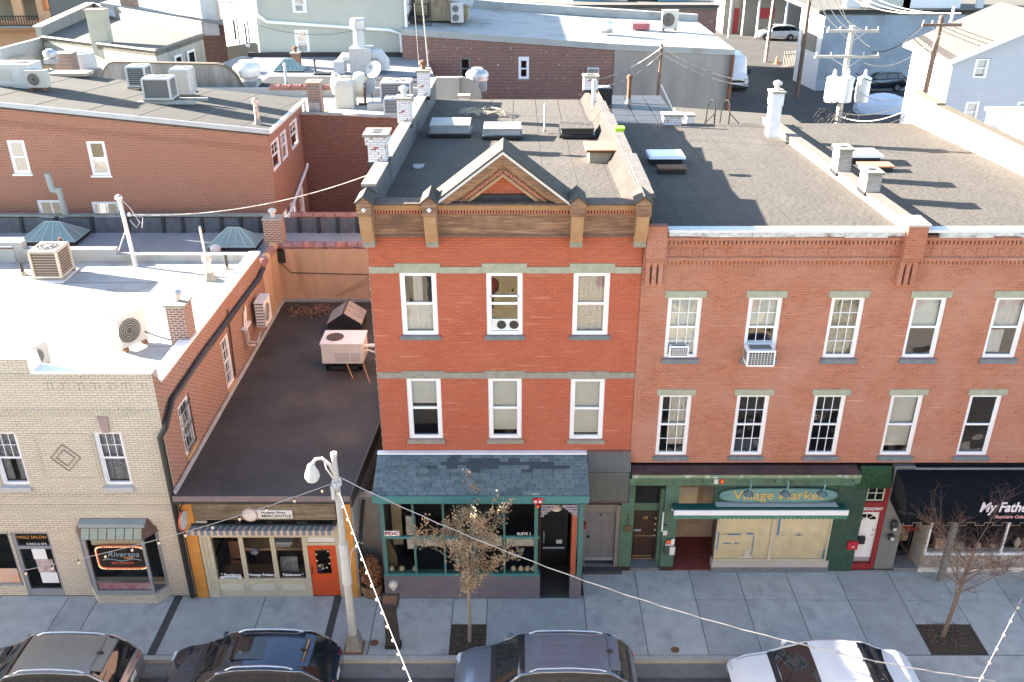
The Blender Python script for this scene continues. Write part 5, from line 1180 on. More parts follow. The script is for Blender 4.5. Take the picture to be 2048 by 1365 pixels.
part('door_surround',M().box(x1_+.001,dr_[0]-.002,YC-.02,YC+.12,0,zw1).box(dr_[1]+.002,x677+.0,YC-.02,YC+.12,0,zw1).box(dr_[0]-.001,dr_[1]+.001,YC-.02,YC+.10,dr_[3]+.01,dr_[3]+.10),CREAMP,ms_)
part('transom_light',M().box(dr_[0],dr_[1],YC+.03,YC+.05,dr_[3]+.101,zw1),WHITE2,ms_)
do=part('orange_door',M().box(dr_[0],dr_[0]+.2,YC+.02,YC+.07,.02,dr_[3]).box(dr_[1]-.2,dr_[1],YC+.02,YC+.07,.02,dr_[3]).box(dr_[0]+.2,dr_[1]-.2,YC+.02,YC+.07,.02,.85).box(dr_[0]+.2,dr_[1]-.2,YC+.02,YC+.07,dr_[3]-.16,dr_[3]),ORANGEP,ms_)
pane(dr_[0]+.2,dr_[1]-.2,.85,dr_[3]-.16,YC+.045,do)
part('panel_mould',M().box(dr_[0]+.2,dr_[1]-.2,YC+.0,YC+.019,.16,.22).box(dr_[0]+.2,dr_[1]-.2,YC+.0,YC+.019,.58,.64),ORANGEP,do)
part('handle',M().tube([(dr_[0]+.08,YC+.02,1.15),(dr_[0]+.08,YC-.05,1.1),(dr_[0]+.08,YC-.05,.92),(dr_[0]+.08,YC+.02,.88)],.014,6),BLACKMETAL,do)
fl=M();r_=random.Random(8)
for k in range(11):
 a=k/11*2*pi;fl.disc(((dr_[0]+dr_[1])/2+.20*cos(a),YC+.035,1.45+.42*sin(a)),.028,'Y',7,.008)
part('flower_decal',fl,mat('cream_petal',(.75,.68,.45),.8),do)
ia=M().poly([(cx0+.05,2.2,-.1),(cx1,2.2,-.1),(cx1,2.2,3.6),(cx0+.05,2.2,3.6)]).poly([(cx0+.05,YC+.1,.04),(cx1,YC+.1,.04),(cx1,2.2,.04),(cx0+.05,2.2,.04)])
part('interior',ia,ROOMWARM,ms_)
part('display_shelf',M().box(wxs[0][0],wxs[2][1],YC+.12,YC+.7,zw0-.08,zw0+.0),mat('shelf_wood',(.28,.17,.09),.6,noise=.3,nscale=5,stretch=(1,9,1)),ms_)
tb=thing('display_table','long tan wooden table inside the antiques shop window','table',(-7.3,.0,0))
part('tabletop',M().box(-8.5,-5.7,-.35,.45,1.02,1.10),mat('tan_table',(.70,.46,.27),.6,noise=.2,nscale=4),tb)  # tabletop brightened in colour for the missing indoor light
for xx in(-8.4,-5.8):
 for yy in(-.3,.4):part('leg',M().box(xx-.04,xx+.04,yy-.04,yy+.04,0,1.02),DARKBROWN,tb)
def goods(nm,prof_,x,y,z,mt_,lb):
 solo(nm,M().lathe((x,y,z),prof_,14),mt_,lb,'crockery',smooth=True)
goods('platter',[(.05,0),(.2,.03),(.24,.12),(.22,.12),(.02,.05)],-6.05,-.65,1.45,WHITE,'big white-lined bowl in the right antiques shop window')
goods('vase',[(.06,0),(.12,.08),(.1,.2),(.05,.26),(.07,.3)],-6.35,-.75,1.15,mat('mint_glaze',(.35,.6,.42),.3),'mint green vase in the right antiques shop window')
goods('bowl',[(.04,0),(.12,.05),(.14,.13),(.02,.06)],-5.98,-.85,zw0+.05,WHITE,'small white bowl low in the right antiques shop window')
goods('jug',[(.07,0),(.12,.1),(.11,.18),(.06,.26)],-6.25,-.88,zw0+.02,mat('navy_glaze',(.05,.06,.16),.3),'dark blue jug low in the right antiques shop window')
goods('teapot',[(.06,0),(.13,.07),(.12,.13),(.03,.2)],-7.95,-.6,1.1,mat('lilac_glaze',(.55,.55,.72),.35),'lilac teapot in the left antiques shop window')
solo('board_stack',M().box(-7.5,-6.95,-.3,.1,1.11,1.16).box(-7.4,-6.9,-.25,.15,1.161,1.25),WHITE2,'stack of white boards on the antiques shop table','boards')
solo('framed_picture',M().box(-7.12,-6.6,YC+.3,YC+.34,zw0+.05,zw0+.62),mat('blue_grey_print',(.16,.19,.23),.7,noise=.5,nscale=5,col2=(.42,.45,.5)),'blue-grey framed print leaning in the middle antiques shop window','picture')
solo('chair_back',M().box(-8.75,-8.3,-.5,-.45,.5,1.5).box(-8.75,-8.3,-.5,-.1,.78,.84),mat('brown_cane',(.22,.10,.05),.8,noise=.4,nscale=15),'brown cane chair in the left antiques shop window','chair')
sg_=thing('open_sign','small blue lit sign at the bottom of the right antiques shop window','sign',(-6.0,YC+.08,zw0+.05))
part('panel',M().box(-6.28,-5.93,YC+.08,YC+.10,zw0+.03,zw0+.16),mat('blue_led_panel',(.02,.05,.8),.4,emit=.12),sg_)
sa=thing('striped_awning','short blue-grey and peach striped awning over the antiques shop windows','awning',(-7.2,YC,z2))
aX0,aX1=C(385,1048,673,1050)[:2]
yA=YC-.45;zA0=z2+.02;zA1=PY(500,1062,yA).z;zA2=PY(500,1071,yA).z
n=23;w=(aX1-aX0)/n
GBL=mat('blue_grey_canvas',(.17,.185,.22),.85,noise=.1);PCH=mat('peach_canvas',(.60,.43,.33),.85,noise=.08)
for k in range(n):
 xa=aX0+k*w
 for(a,b,mt_)in((xa,xa+w*.62,GBL),(xa+w*.62,xa+w*.74,PCH),(xa+w*.74,xa+w*.80,GBL),(xa+w*.80,xa+w,PCH)):
  part('stripe',M().hexa([(a,YC-.06,zA0-.012),(b,YC-.06,zA0-.012),(b,yA+.01,zA1-.012),(a,yA+.01,zA1-.012)],[(a,YC-.06,zA0),(b,YC-.06,zA0),(b,yA,zA1),(a,yA,zA1)]).box(a,b,yA-.006,yA,zA2,zA1-.003),mt_,sa)if k%1==0 and(b-a)>.09 else None
 part('thin_stripe',M().box(xa+w*.62,xa+w*.74,yA-.006,yA,zA2,zA1-.003).hexa([(xa+w*.62,YC-.06,zA0-.012),(xa+w*.74,YC-.06,zA0-.012),(xa+w*.74,yA+.01,zA1-.012),(xa+w*.62,yA+.01,zA1-.012)],[(xa+w*.62,YC-.06,zA0),(xa+w*.74,YC-.06,zA0),(xa+w*.74,yA,zA1),(xa+w*.62,yA,zA1)]),PCH,sa)
 part('stripe',M().hexa([(xa+w*.80,YC-.06,zA0-.012),(xa+w,YC-.06,zA0-.012),(xa+w,yA+.01,zA1-.012),(xa+w*.8,yA+.01,zA1-.012)],[(xa+w*.8,YC-.06,zA0),(xa+w,YC-.06,zA0),(xa+w,yA,zA1),(xa+w*.8,yA,zA1)]).box(xa+w*.8,xa+w,yA-.006,yA,zA2,zA1-.003),PCH,sa)if w*.2<=.09 else None
part('backing',M().hexa([(aX0,YC-.05,zA0-.03),(aX1,YC-.05,zA0-.03),(aX1,yA+.02,zA1-.03),(aX0,yA+.02,zA1-.03)],[(aX0,YC-.05,zA0-.014),(aX1,YC-.05,zA0-.014),(aX1,yA+.02,zA1-.014),(aX0,yA+.02,zA1-.014)]),GBL,sa)
part('head_tube',M().cyl((aX0,YC-.07,zA0+.02),(aX1,YC-.07,zA0+.02),.04,.04,8),BLACKMETAL,sa)
p=PY(500,1029.5,YC-.06);r=C(513,1021,583.5,1037,YC-.06)
sn=thing('shop_sign','white board sign lettered Hudson River Mercantile with a round emblem','sign',((r[0]+r[1])/2,YC-.05,r[2]))
part('board',M().box(r[0],r[1],YC-.07,YC-.032,r[2],r[3]),mat('sign_white',(.72,.68,.66),.6),sn)
text('Hudson River',.11,BLACKMETAL,sn,loc=(r[0]+.12,YC-.074,r[3]-.075),align='LEFT',offset=.001,sx=1.15)
text('MERCANTILE',.13,BLACKMETAL,sn,loc=(r[0]+.12,YC-.074,r[2]+.085),align='LEFT',offset=.001,sx=1.12)
part('emblem',M().lathe((p.x,YC-.04,p.z),[(.235,0),(.235,-.05),(.20,-.052),(.2,-.06),(.01,-.062)],28,'Y'),mat('emblem_cream',(.66,.58,.52),.6,noise=.2,nscale=9),sn)
part('emblem_ring',M().tube([(p.x+.215*cos(k*pi/14),YC-.1,p.z+.215*sin(k*pi/14))for k in range(29)],.010,4),mat('emblem_brown',(.35,.18,.14),.6),sn)
p=PX(365,1040,PY(365,1040,-1.75).x)
rs2=thing('projecting_sign','round white and red sign projecting over the pavement at the ochre pier','sign',(p.x,-1.5,p.z-.3))
pp=PY(366,1041,-1.72)
part('disc',M().lathe((pp.x-.02,-1.72,pp.z),[(.30,0),(.30,.04),(.01,.041)],28,'X'),mat('orange_red_rim',(.60,.12,.05),.5),rs2)
part('face',M().lathe((pp.x+.022,-1.72,pp.z),[(.26,0),(.26,.012),(.01,.013)],28,'X'),mat('cream_face',(.62,.56,.50),.6,noise=.4,nscale=7),rs2)
part('bracket',M().tube([(pp.x,YC-.05,pp.z+.5),(pp.x,-1.72,pp.z+.42),(pp.x,-1.72,pp.z+.28)],.02,6),BLACKMETAL,rs2)
al=thing('alley_wall','brown and grey infill wall closing the narrow gap beside the low shop','wall',(-4.4,0,0))
part('front_panel',M().box(cx1+.0,XL-.02,-.42,-.30,-.05,3.1),mat('greyish_taupe_render',(.27,.25,.235),.9,noise=.15,nscale=2),al)
part('panel_cap',M().box(cx1+.0,XL-.02,-.46,-.26,3.10,3.16),GALV,al)
part('back_panel',M().poly([(-4.7,.6,2.5),(-3.9,.6,2.5),(-3.9,3.4,3.5),(-4.6,3.4,3.5)]),mat('brown_gap_litter',(.12,.08,.055),.95,noise=.4,nscale=4),al)
part('downpipe',M().tube([(cx1+.18,-.5,3.0),(cx1+.10,-.62,2.4),(cx1+.10,-1.15,1.9),(cx1+.12,-1.2,.1)],.045,8),BLACKMETAL,al)
p=PZ(745,1187,0)
sb=thing('barrel_shrub','dead brown bushy plant in a wooden barrel beside the grey shop base','potted plant',(p.x,p.y,0))
part('barrel',M().lathe((p.x,p.y,0),[(.26,0),(.33,.18),(.35,.34),(.33,.42),(.30,.42),(.28,.36)],18),mat('barrel_wood',(.22,.12,.06),.8,noise=.3,nscale=8),sb,smooth=True)
def leaf_cloud(c,rad,n,size,seed,flat=1.0,fn=None):
 m=M();r_=random.Random(seed)
 for k in range(n):
  d=Vector((r_.gauss(0,1),r_.gauss(0,1),r_.gauss(0,1))).normalized()*(r_.random()**.4)
  q=Vector(c)+Vector((d.x*rad[0],d.y*rad[1],d.z*rad[2]))
  a=Vector((r_.gauss(0,1),r_.gauss(0,1),r_.gauss(0,1))).normalized();b=a.orthogonal().normalized();s_=size*r_.uniform(.6,1.4)
  m.poly([q-a*s_,q-b*s_*.45,q+a*s_,q+b*s_*.45])
 return m
part('foliage',leaf_cloud((p.x,p.y,.85),(.34,.34,.55),1500,.045,4),mat('rusty_dead_leaf',(.30,.12,.055),.9,noise=.3,nscale=12),sb,kind='stuff')
part('stem',M().tube([(p.x,p.y,.3),(p.x+.03,p.y,1.2)],.03,6),BARK,sb)
t=thing('rooftop_unit','big boxy pinkish-white rooftop unit with one round fan, beside the orange house wall','air conditioner',(-4.85,7.0,3.88))
a=PZ(645,726,4.25);b=PZ(728,724,4.25)
ux0,ux1,uy0,uy1,uz0,uz1=a.x,b.x,a.y,a.y+1.05,4.22,4.95
part('case',M().box(ux0,ux1,uy0,uy1,uz0,uz1),mat('pinkish_white_enamel',(.58,.55,.50),.5,noise=.05),t)
part('lid',M().box(ux0-.03,ux1+.03,uy0-.03,uy1+.03,uz1+.001,uz1+.05),mat('pinkish_white_enamel',(.62,.56,.55),.5),t)
fn_=part('fan',M().disc((ux0+.42,uy0+.5,uz1+.055),.30,'Z',24,.012),DARKGRILLE,t)
gm=M()
for q in(.1,.2,.3):gm.tube([(ux0+.42+q*cos(k*pi/10),uy0+.5+q*sin(k*pi/10),uz1+.07)for k in range(21)],.008,4)
part('fan_guard',gm,RUST,fn_)
part('access_panel',M().box(ux0+.45,ux0+.95,uy0-.008,uy0-.001,uz0+.08,uz0+.42).box(ux0+1.0,ux1-.12,uy0-.008,uy0-.001,uz0+.08,uz0+.42),OFFWHITE,t)
part('stand',M().box(ux0+.1,ux0+.2,uy0+.05,uy1-.05,3.88,uz0-.001).box(ux1-.2,ux1-.1,uy0+.05,uy1-.05,3.88,uz0-.001).box(ux0+.1,ux1-.1,uy0+.05,uy0+.15,3.95,4.08),BLACKMETAL,t)
part('duct',M().cyl((ux1,uy0+.5,uz0+.45),(XL,uy0+.5,uz0+.5),.07,.07,8).tube([(ux1,uy0+.3,uz0+.35),(ux1+.15,uy0+.3,uz0+.38),(XL,uy0-.1,uz0+.1)],.03,6),WHITE2,t)
wire('cable',(ux0+.85,uy0,uz0),(XL-.03,2.4,4.6),.9,.016,COPPER,'longer orange-brown cable drooping from the rooftop unit to the orange house',group=None)
wire('cable',(ux1-.05,uy0,uz0+.2),(XL-.03,2.6,4.9),.9,.014,COPPER,'shorter orange-brown cable dropping from the right end of the rooftop unit')
c=PZ(690,668,3.9);gx,gy=c.x,c.y
t=thing('gabled_skylight','small gabled skylight with two ribbed glass slopes behind the rooftop unit','skylight',(gx,gy+.5,3.88))
hw,rr_,hz,ez=.62,.0,4.75,4.32
part('curb',M().box(gx-hw,gx+hw,gy,gy+1.3,3.85,ez),BLACKMETAL,t)
part('gable',M().hexa([(gx-hw,gy,ez),(gx+hw,gy,ez),(gx,gy,hz)],[(gx-hw,gy+.04,ez),(gx+hw,gy+.04,ez),(gx,gy+.04,hz)]),BLACKMETAL,t)
for sgn in(-1,1):
 for k in range(3):
  ya,yb_=gy+.03+k*.42,gy+.42+k*.42
  part('pane',M().hexa([(gx,ya,hz-.02),(gx,yb_,hz-.02),(gx+sgn*hw*1.08,yb_,ez-.05),(gx+sgn*hw*1.08,ya,ez-.05)],[(gx,ya,hz+.01),(gx,yb_,hz+.01),(gx+sgn*hw*1.08,yb_,ez-.02),(gx+sgn*hw*1.08,ya,ez-.02)]),mat('dusty_wired_glass',(.30,.28,.26),.3,noise=.15),t)
part('ridge',M().box(gx-.03,gx+.03,gy-.02,gy+1.32,hz+.005,hz+.05),DARKGRILLE,t)
lv=M();r_=random.Random(21);lc=PZ(628,622,3.9)
for k in range(420):
 q=Vector((lc.x+r_.gauss(0,.5),lc.y+r_.gauss(0,.30),3.905+abs(r_.gauss(0,.03))));a=Vector((r_.gauss(0,1),r_.gauss(0,1),r_.gauss(0,.3))).normalized()*.06;b=a.orthogonal().normalized()*.03
 lv.poly([q-a,q-b,q+a,q+b])
o=part('fallen_leaves',lv,mat('wet_brown_leaf',(.16,.09,.055),.8,noise=.5,nscale=15),kind='stuff');o['label']='clump of wet brown leaves in the back corner of the dark low roof';o['category']='leaves'
pw=thing('peach_wall','stained peach stucco back walls with clay tile coping around the low roof','wall',(-7,12,3.8))
part('rear_face',M().box(cx0,XL-.01,12.0,12.25,3.4,6.28),STUCCO,pw)
part('side_face',M().box(cx0-.25,cx0-.0,9.7,12.25,3.0,6.28),STUCCO,pw)
part('base_flashing',M().box(cx0+.01,XL-.02,11.90,11.99,3.88,4.0),GALV,pw)
part('base_flashing',M().box(cx0+.005,cx0+.07,-1.4,11.9,3.88,4.0),mat('grey_flashing',(.38,.38,.38),.6,noise=.15),pw)
xx=cx0-.25;k=0
while xx<XL-.05:
 w=.44;part('coping_tile',M().lathe((xx,12.12,6.28),[(.14,0),(.17,.02),(.16,w-.05),(.19,w-.04),(.19,w-.005)],10,'X'),TILECLAY2 if k%3 else TILECLAY,pw);xx+=w;k+=1
yy=9.72;k=0
while yy<12.0:
 m=M().lathe((cx0-.12,yy,6.28),[(.14,0),(.17,.02),(.16,.33),(.18,.34),(.18,.37)],10,'Y')
 part('coping_tile',m,(TILECLAY,TILECLAY2,mat('tan_tile',(.45,.30,.17),.6,noise=.3))[k%3],pw);yy+=.38;k+=1
cm=M().tube([(cx0+.03,11.95,6.2),(cx0+.1,11.93,5.6),(cx0+.5,11.97,5.15),(cx0+2.5,11.97,5.1),(XL-.05,11.97,5.02)],.018,5)
part('cable',cm,WIREB,pw)
for k in range(4):part('cable',M().tube([(cx0+2.2+k*.5,11.97,4.1+.2*k),(XL-.05,11.97,6.2-.15*k)],.007,4),WIREB,pw)
#  CREAM BRICK BUILDING WITH WHITE ROOF
YP=-1.2;kx1=-9.72;kx0=-46.0  # unseen left end stretched far out to keep sun off the pavement
cb_=thing('cream_brick_building','cream brick building with white roof and stepped white parapet at the left edge','building',(-14,0,0))
FP=facing_y(YP)
a=PY(172,866,YP);b=PY(266,973,YP);WL=(a.x+.16,PY(242,866,YP).x,b.z,a.z);dxw=PY(242,866,YP).x-PY(30,866,YP).x
WL0=(WL[0]-dxw,WL[1]-dxw,WL[2],WL[3])
g1=C(19,1065,96,1199,YP);g2=C(152,1052,312,1190,YP);g0=(kx0+.3,PY(19,1066,YP).x-.05,PY(0,1172,YP).z,PY(0,1066,YP).z)
zp1,zp2=7.70,8.12
xst=PY(60,740,YP).x
part('front_wall',M(FP).wall(kx0,kx1,0,zp1-.06,[WL,WL0,(g1[0],g1[1],0,g1[3]),(g2[0],g2[1],.55,g2[3]),g0],.2),PALE_BRICK,cb_)
part('front_wall',M(FP).wall(kx0,xst,zp1-.06,zp2-.06,[],.2),PALE_BRICK,cb_)
m=M()
for(x0,x1,z0,z1,yd)in((kx0,kx1,zp1-.22,zp1-.062,.025),(kx0,kx1,6.36,6.55,.03),(kx0,kx1,3.62,3.78,.02),(kx0,kx1,3.22,3.38,.02)):
 x=x0
 while x<x1-.09:m.box(x+.004,x+.072,YP-yd,YP-.001,z0,z1);x+=.078
part('soldier_course',m,PALE_BRICK,cb_,kind='stuff')
m=M();x=xst+.25
while x<kx1-.2:
 m.box(x,x+.10,YP-.02,YP-.001,7.14,7.36);m.box(x+.13,x+.23,YP-.02,YP-.001,7.14,7.36);x+=.42
part('panel_bricks',m,PALE_BRICK,cb_,kind='stuff')
kz=WL[3];kc=(WL[0]+WL[1])/2
part('keystone',M().hexa([(kc-.09,YP-.04,kz+.02),(kc+.09,YP-.04,kz+.02),(kc+.15,YP-.04,kz+.52),(kc-.15,YP-.04,kz+.52)],[(kc-.09,YP,kz+.02),(kc+.09,YP,kz+.02),(kc+.15,YP,kz+.52),(kc-.15,YP,kz+.52)]),mat('mauve_keystone',(.33,.24,.22),.9,noise=.1),cb_)
a=PY(60,868,YP);b=PY(95,962,YP);xa_,xb_=a.x,a.x+1.62
DRK=mat('open_brick_joint',(.14,.12,.10),.95)
m=M().box(xa_,xa_+.10,YP-.018,YP-.001,b.z,a.z).box(xa_+.1,xb_,YP-.018,YP-.001,b.z,b.z+.12).box(xb_-.1,xb_,YP-.018,YP-.001,b.z+.12,a.z).box(xa_+.1,xb_-.1,YP-.018,YP-.001,a.z-.12,a.z)
part('brick_panel_border',m,PALE_BRICK,cb_)
dc_=Vector(((xa_+xb_)/2,0,(a.z+b.z)/2));m=M()
for R_ in(.44,.27):
 ps_=[(dc_.x+R_*cx_*.95,YP-.012,dc_.z+R_*cz_)for cx_,cz_ in((1,0),(0,1),(-1,0),(0,-1),(1,0))]
 for p0_,p1_ in zip(ps_,ps_[1:]):m.tube([p0_,p1_],.011,4)
part('diamond_ornament',m,DRK,cb_)
FP3=FP
window(cb_,*WL,FP,fw=.085,grid=[(1,1),(3,2)],sill=(.15,mat('pale_grey_sill',(.44,.44,.45),.8)),depth=.08,cover=[(0,.3,0,1),(.7,1,0,1),(.3,.7,0,1)],cov_mat=LACE,over=.05)
window(cb_,*WL0,FP,fw=.085,grid=[(1,1),(3,2)],sill=(.15,mat('pale_grey_sill',(.44,.44,.45),.8)),depth=.08,cover=[(0,.35,0,1),(.6,1,0,1),(.35,.6,.5,1)],cov_mat=LACE,over=.05)
FS=facing_px(kx1)
SW=[]
for(u0,v0,u1,v1)in((441,672,455,780),(356,795,378,915)):
 pa=PX(u0+2,v0,kx1);pb=PX(u1,v1,kx1)
 SW.append((PX(357 if v0>700 else 440,v0+6,kx1).y,PX(395 if v0>700 else 470,v1-15 if v0>700 else 760,kx1).y,0,0))
SW=[(4.2,5.0,4.05,5.85),(.0,.85,4.2,5.85)]
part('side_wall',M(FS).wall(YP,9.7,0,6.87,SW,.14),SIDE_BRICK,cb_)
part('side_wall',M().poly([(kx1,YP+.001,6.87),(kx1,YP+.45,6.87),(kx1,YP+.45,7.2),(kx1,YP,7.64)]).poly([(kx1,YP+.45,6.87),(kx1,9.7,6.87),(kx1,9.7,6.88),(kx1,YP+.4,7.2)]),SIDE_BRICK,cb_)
for k,w in enumerate(SW):
 ww_=window(cb_,*w,FS,fw=.08,grid=[(3,2),(3,2)],depth=.02,sill=(.12,mat('tan_wood_sill',(.42,.26,.12),.8)))
 if k==1:
  bm_=M(FS)
  for q in range(9):s_=w[0]+.08+(w[1]-w[0]-.16)*q/8;bm_.cyl((s_,-.06,w[2]+.05),(s_,-.06,w[3]-.05),.008,.008,5)
  for q in(.1,.5,.9):zq=w[2]+(w[3]-w[2])*q;bm_.box(w[0]+.03,w[1]-.03,-.07,-.05,zq-.012,zq+.012)
  part('security_bars',bm_,BLACKMETAL,ww_)
 qm=M(FS)
 for q in range(22):qm.box(w[1]+.02,w[1]+(.12 if q%2 else.06),-.012,-.001,w[2]+q*.075,w[2]+q*.075+.062)
 part('quoin_bricks',qm,DARK_BRICK,ww_,kind='stuff')
part('roof',M().box(kx0,kx1-.25,YP+.4,9.5,6.2,6.62),WHITEROOF,cb_)
for k in range(9):yy=YP+1.6+k*1.0;part('membrane_seam',M().box(kx0,kx1-.35,yy,yy+.05,6.621,6.63),mat('seam_white',(.22,.22,.21),.7),cb_)
part('front_coping',M().box(xst+.12,kx1+.03,YP-.03,YP+.42,7.64,7.72),WHITE,cb_)
part('front_coping',M().box(kx0,xst,YP-.03,YP+.42,zp2-.06,zp2+.02),WHITE,cb_)
part('coping_step',M().hexa([(xst,YP-.03,7.64),(xst+.119,YP-.03,7.64),(xst+.119,YP+.42,7.64),(xst,YP+.42,7.64)],[(xst,YP-.03,zp2+.02),(xst+.06,YP-.03,zp2+.02),(xst+.06,YP+.42,zp2+.02),(xst,YP+.42,zp2+.02)]),WHITE,cb_)
part('front_parapet',M().box(kx0,kx1-.002,YP+.02,YP+.40,6.6,7.639),WHITEROOF,cb_)
part('front_parapet',M().box(kx0,xst,YP+.02,YP+.40,7.64,zp2-.061),WHITEROOF,cb_)
part('side_coping',slant_wall(kx1-.36,kx1+.04,YP+.43,9.7,7.14,7.23,6.86,6.95),WHITE,cb_)
part('side_parapet',slant_wall(kx1-.34,kx1-.01,YP+.4,9.7,6.6,7.13,6.6,6.85),WHITEROOF,cb_)
part('rear_parapet',M().box(kx0,kx1-.02,9.45,9.72,5.0,6.90),WHITEROOF,cb_)
part('rear_parapet',M().box(kx0,-15.0,9.44,9.73,6.90,7.12),WHITEROOF,cb_)
part('rear_parapet',M().box(kx0,-18.4,9.43,9.74,7.12,7.40),WHITEROOF,cb_)
part('downpipe',M().tube([(kx1+.12,9.6,6.3),(kx1+.12,8.9,6.18),(kx1+.12,2.5,6.42),(kx1+.12,-.5,6.42),(kx1+.12,-1.25,6.0),(kx1-.04,-1.36,5.75),(kx1-.04,-1.36,.1)],.085,8),BLACKMETAL,cb_,smooth=True)
SILV=mat('anodised_frame',(.34,.34,.36),.45,metal=.3)
f=M().box(g1[0],g1[0]+.10,YP+.03,YP+.14,.02,g1[3]).box(g1[1]-.07,g1[1],YP+.03,YP+.14,.02,g1[3]).box(g1[0]+.1,g1[1]-.07,YP+.03,YP+.14,g1[3]-.08,g1[3])
ztm=PY(60,1097,YP).z
f.box(g1[0]+.1,g1[1]-.07,YP+.03,YP+.14,ztm-.05,ztm+.05).box(g1[0]+.1,g1[1]-.07,YP+.04,YP+.13,.02,.22)
d1_=part('shop_door',f,SILV,cb_);pane(g1[0]+.1,g1[1]-.07,.22,ztm-.05,YP+.08,d1_);pane(g1[0]+.1,g1[1]-.07,ztm+.05,g1[3]-.08,YP+.08,d1_)
part('poster',M().box(g1[0]+.45,g1[0]+.85,YP+.05,YP+.06,1.35,1.75),WHITE,d1_);part('poster',M().box(g1[0]+.5,g1[1]-.12,YP+.05,YP+.06,.45,.85),WHITE,d1_)
part('photo_poster',M().box(g1[0]+.48,g1[1]-.14,YP+.052,YP+.058,.86,1.34),mat('rosy_photo',(.45,.28,.28),.6,noise=.6,nscale=6,col2=(.75,.6,.58)),d1_)
text('NAILS SALON',.15,mat('amber_lettering',(.65,.30,.08),.5),d1_,loc=((g1[0]+g1[1])/2,YP+.05,g1[3]-.22),sx=.95);text('NAILS & SPA',.11,WHITE2,d1_,loc=((g1[0]+g1[1])/2+.1,YP+.05,ztm+.12))
f=M().box(g0[0],g0[1],YP+.03,YP+.12,g0[2],g0[2]+.07).box(g0[0],g0[1],YP+.03,YP+.12,g0[3]-.07,g0[3]).box(g0[1]-.06,g0[1],YP+.03,YP+.12,g0[2],g0[3])
d2_=part('shop_window',f,SILV,cb_);pane(g0[0],g0[1]-.06,g0[2]+.07,g0[3]-.07,YP+.08,d2_)
part('spa_poster',M().box(g0[0],g0[1]-.1,YP+.05,YP+.06,g0[2]+.08,g0[2]+.62),mat('peach_photo',(.80,.66,.56),.5,noise=.3,nscale=3,col2=(.72,.34,.20)),d2_)
bx0_,bx1_,yb_=g2[0],g2[1],YP-.38
zb0_,zb1_=.45,PY(230,1077,yb_).z
fx0,fx1=bx0_+.28,bx1_-.28
bay=part('display_bay',M().hexa([(bx0_,YP,zb0_-.08),(bx1_,YP,zb0_-.08),(fx1,yb_,zb0_-.08),(fx0,yb_,zb0_-.08)][::-1],[(bx0_,YP,zb0_),(bx1_,YP,zb0_),(fx1,yb_,zb0_),(fx0,yb_,zb0_)][::-1]),SILV,cb_)
part('bay_base',M().hexa([(bx0_,YP,0),(bx1_,YP,0),(fx1,yb_+.04,0),(fx0,yb_+.04,0)][::-1],[(bx0_,YP,zb0_-.081),(bx1_,YP,zb0_-.081),(fx1,yb_+.04,zb0_-.081),(fx0,yb_+.04,zb0_-.081)][::-1]),PALE_BRICK,bay)
part('bay_frame',M().box(fx0,fx0+.08,yb_,yb_+.08,zb0_,zb1_).box(fx1-.08,fx1,yb_,yb_+.08,zb0_,zb1_).box(fx0+.08,fx1-.08,yb_,yb_+.08,zb0_,zb0_+.06).box(fx0+.08,fx1-.08,yb_,yb_+.08,zb1_-.06,zb1_).cyl((bx0_+.03,YP-.03,zb0_),(bx0_+.03,YP-.03,zb1_),.04,.04,6).cyl((bx1_-.03,YP-.03,zb0_),(bx1_-.03,YP-.03,zb1_),.04,.04,6),SILV,bay)
pane(fx0+.08,fx1-.08,zb0_+.06,zb1_-.06,yb_+.04,bay)
part('pane',M().poly([(fx1,yb_+.04,zb0_),(bx1_-.03,YP-.03,zb0_),(bx1_-.03,YP-.03,zb1_),(fx1,yb_+.04,zb1_)]),SHOPGLASS,bay)
part('pane',M().poly([(fx0,yb_+.04,zb0_),(bx0_+.03,YP-.03,zb0_),(bx0_+.03,YP-.03,zb1_),(fx0,yb_+.04,zb1_)]),SHOPGLASS,bay)
part('cream_board',M().box(fx0+.1,fx1-.1,yb_+.26,yb_+.28,zb1_-.46,zb1_-.03),mat('cream_inner_board',(.52,.50,.40),.8),bay)
fp_=M();
part('flower_poster',M().box(fx0+.1,fx1-.1,yb_+.07,yb_+.08,zb0_+.07,zb0_+.32),mat('flower_photo',(.85,.80,.82),.5,noise=.15,nscale=4,col2=(.55,.12,.30)),bay)
zc0=zb1_+.0
part('canopy',M().hexa([(bx0_-.05,YP,zc0-.03),(bx1_+.05,YP,zc0-.03),(fx1+.02,yb_-.05,zc0-.03),(fx0-.02,yb_-.05,zc0-.03)][::-1],[(fx0-.1,YP,zc0+.42),(fx1+.1,YP,zc0+.42),(fx1-.02,yb_+.12,zc0+.28),(fx0+.02,yb_+.12,zc0+.28)][::-1]),BROWNCAP,bay)
for k in range(7):
 xa=fx0+(fx1-fx0)*k/7;xb=fx0+(fx1-fx0)*(k+1)/7
 part('copper_sheet',M().hexa([(xa+.015,yb_-.065,zc0),(xb-.015,yb_-.065,zc0),(xb-.015,yb_+.1,zc0+.27),(xa+.015,yb_+.1,zc0+.27)],[(xa+.015,yb_-.05,zc0-.01),(xb-.015,yb_-.05,zc0-.01),(xb-.015,yb_+.12,zc0+.26),(xa+.015,yb_+.12,zc0+.26)]),PATINA,bay)
part('canopy_cap',M().box(fx0-.06,fx1+.06,yb_+.10,YP,zc0+.29,zc0+.41),mat('grey_green_sheet',(.28,.32,.31),.6,noise=.1),bay)
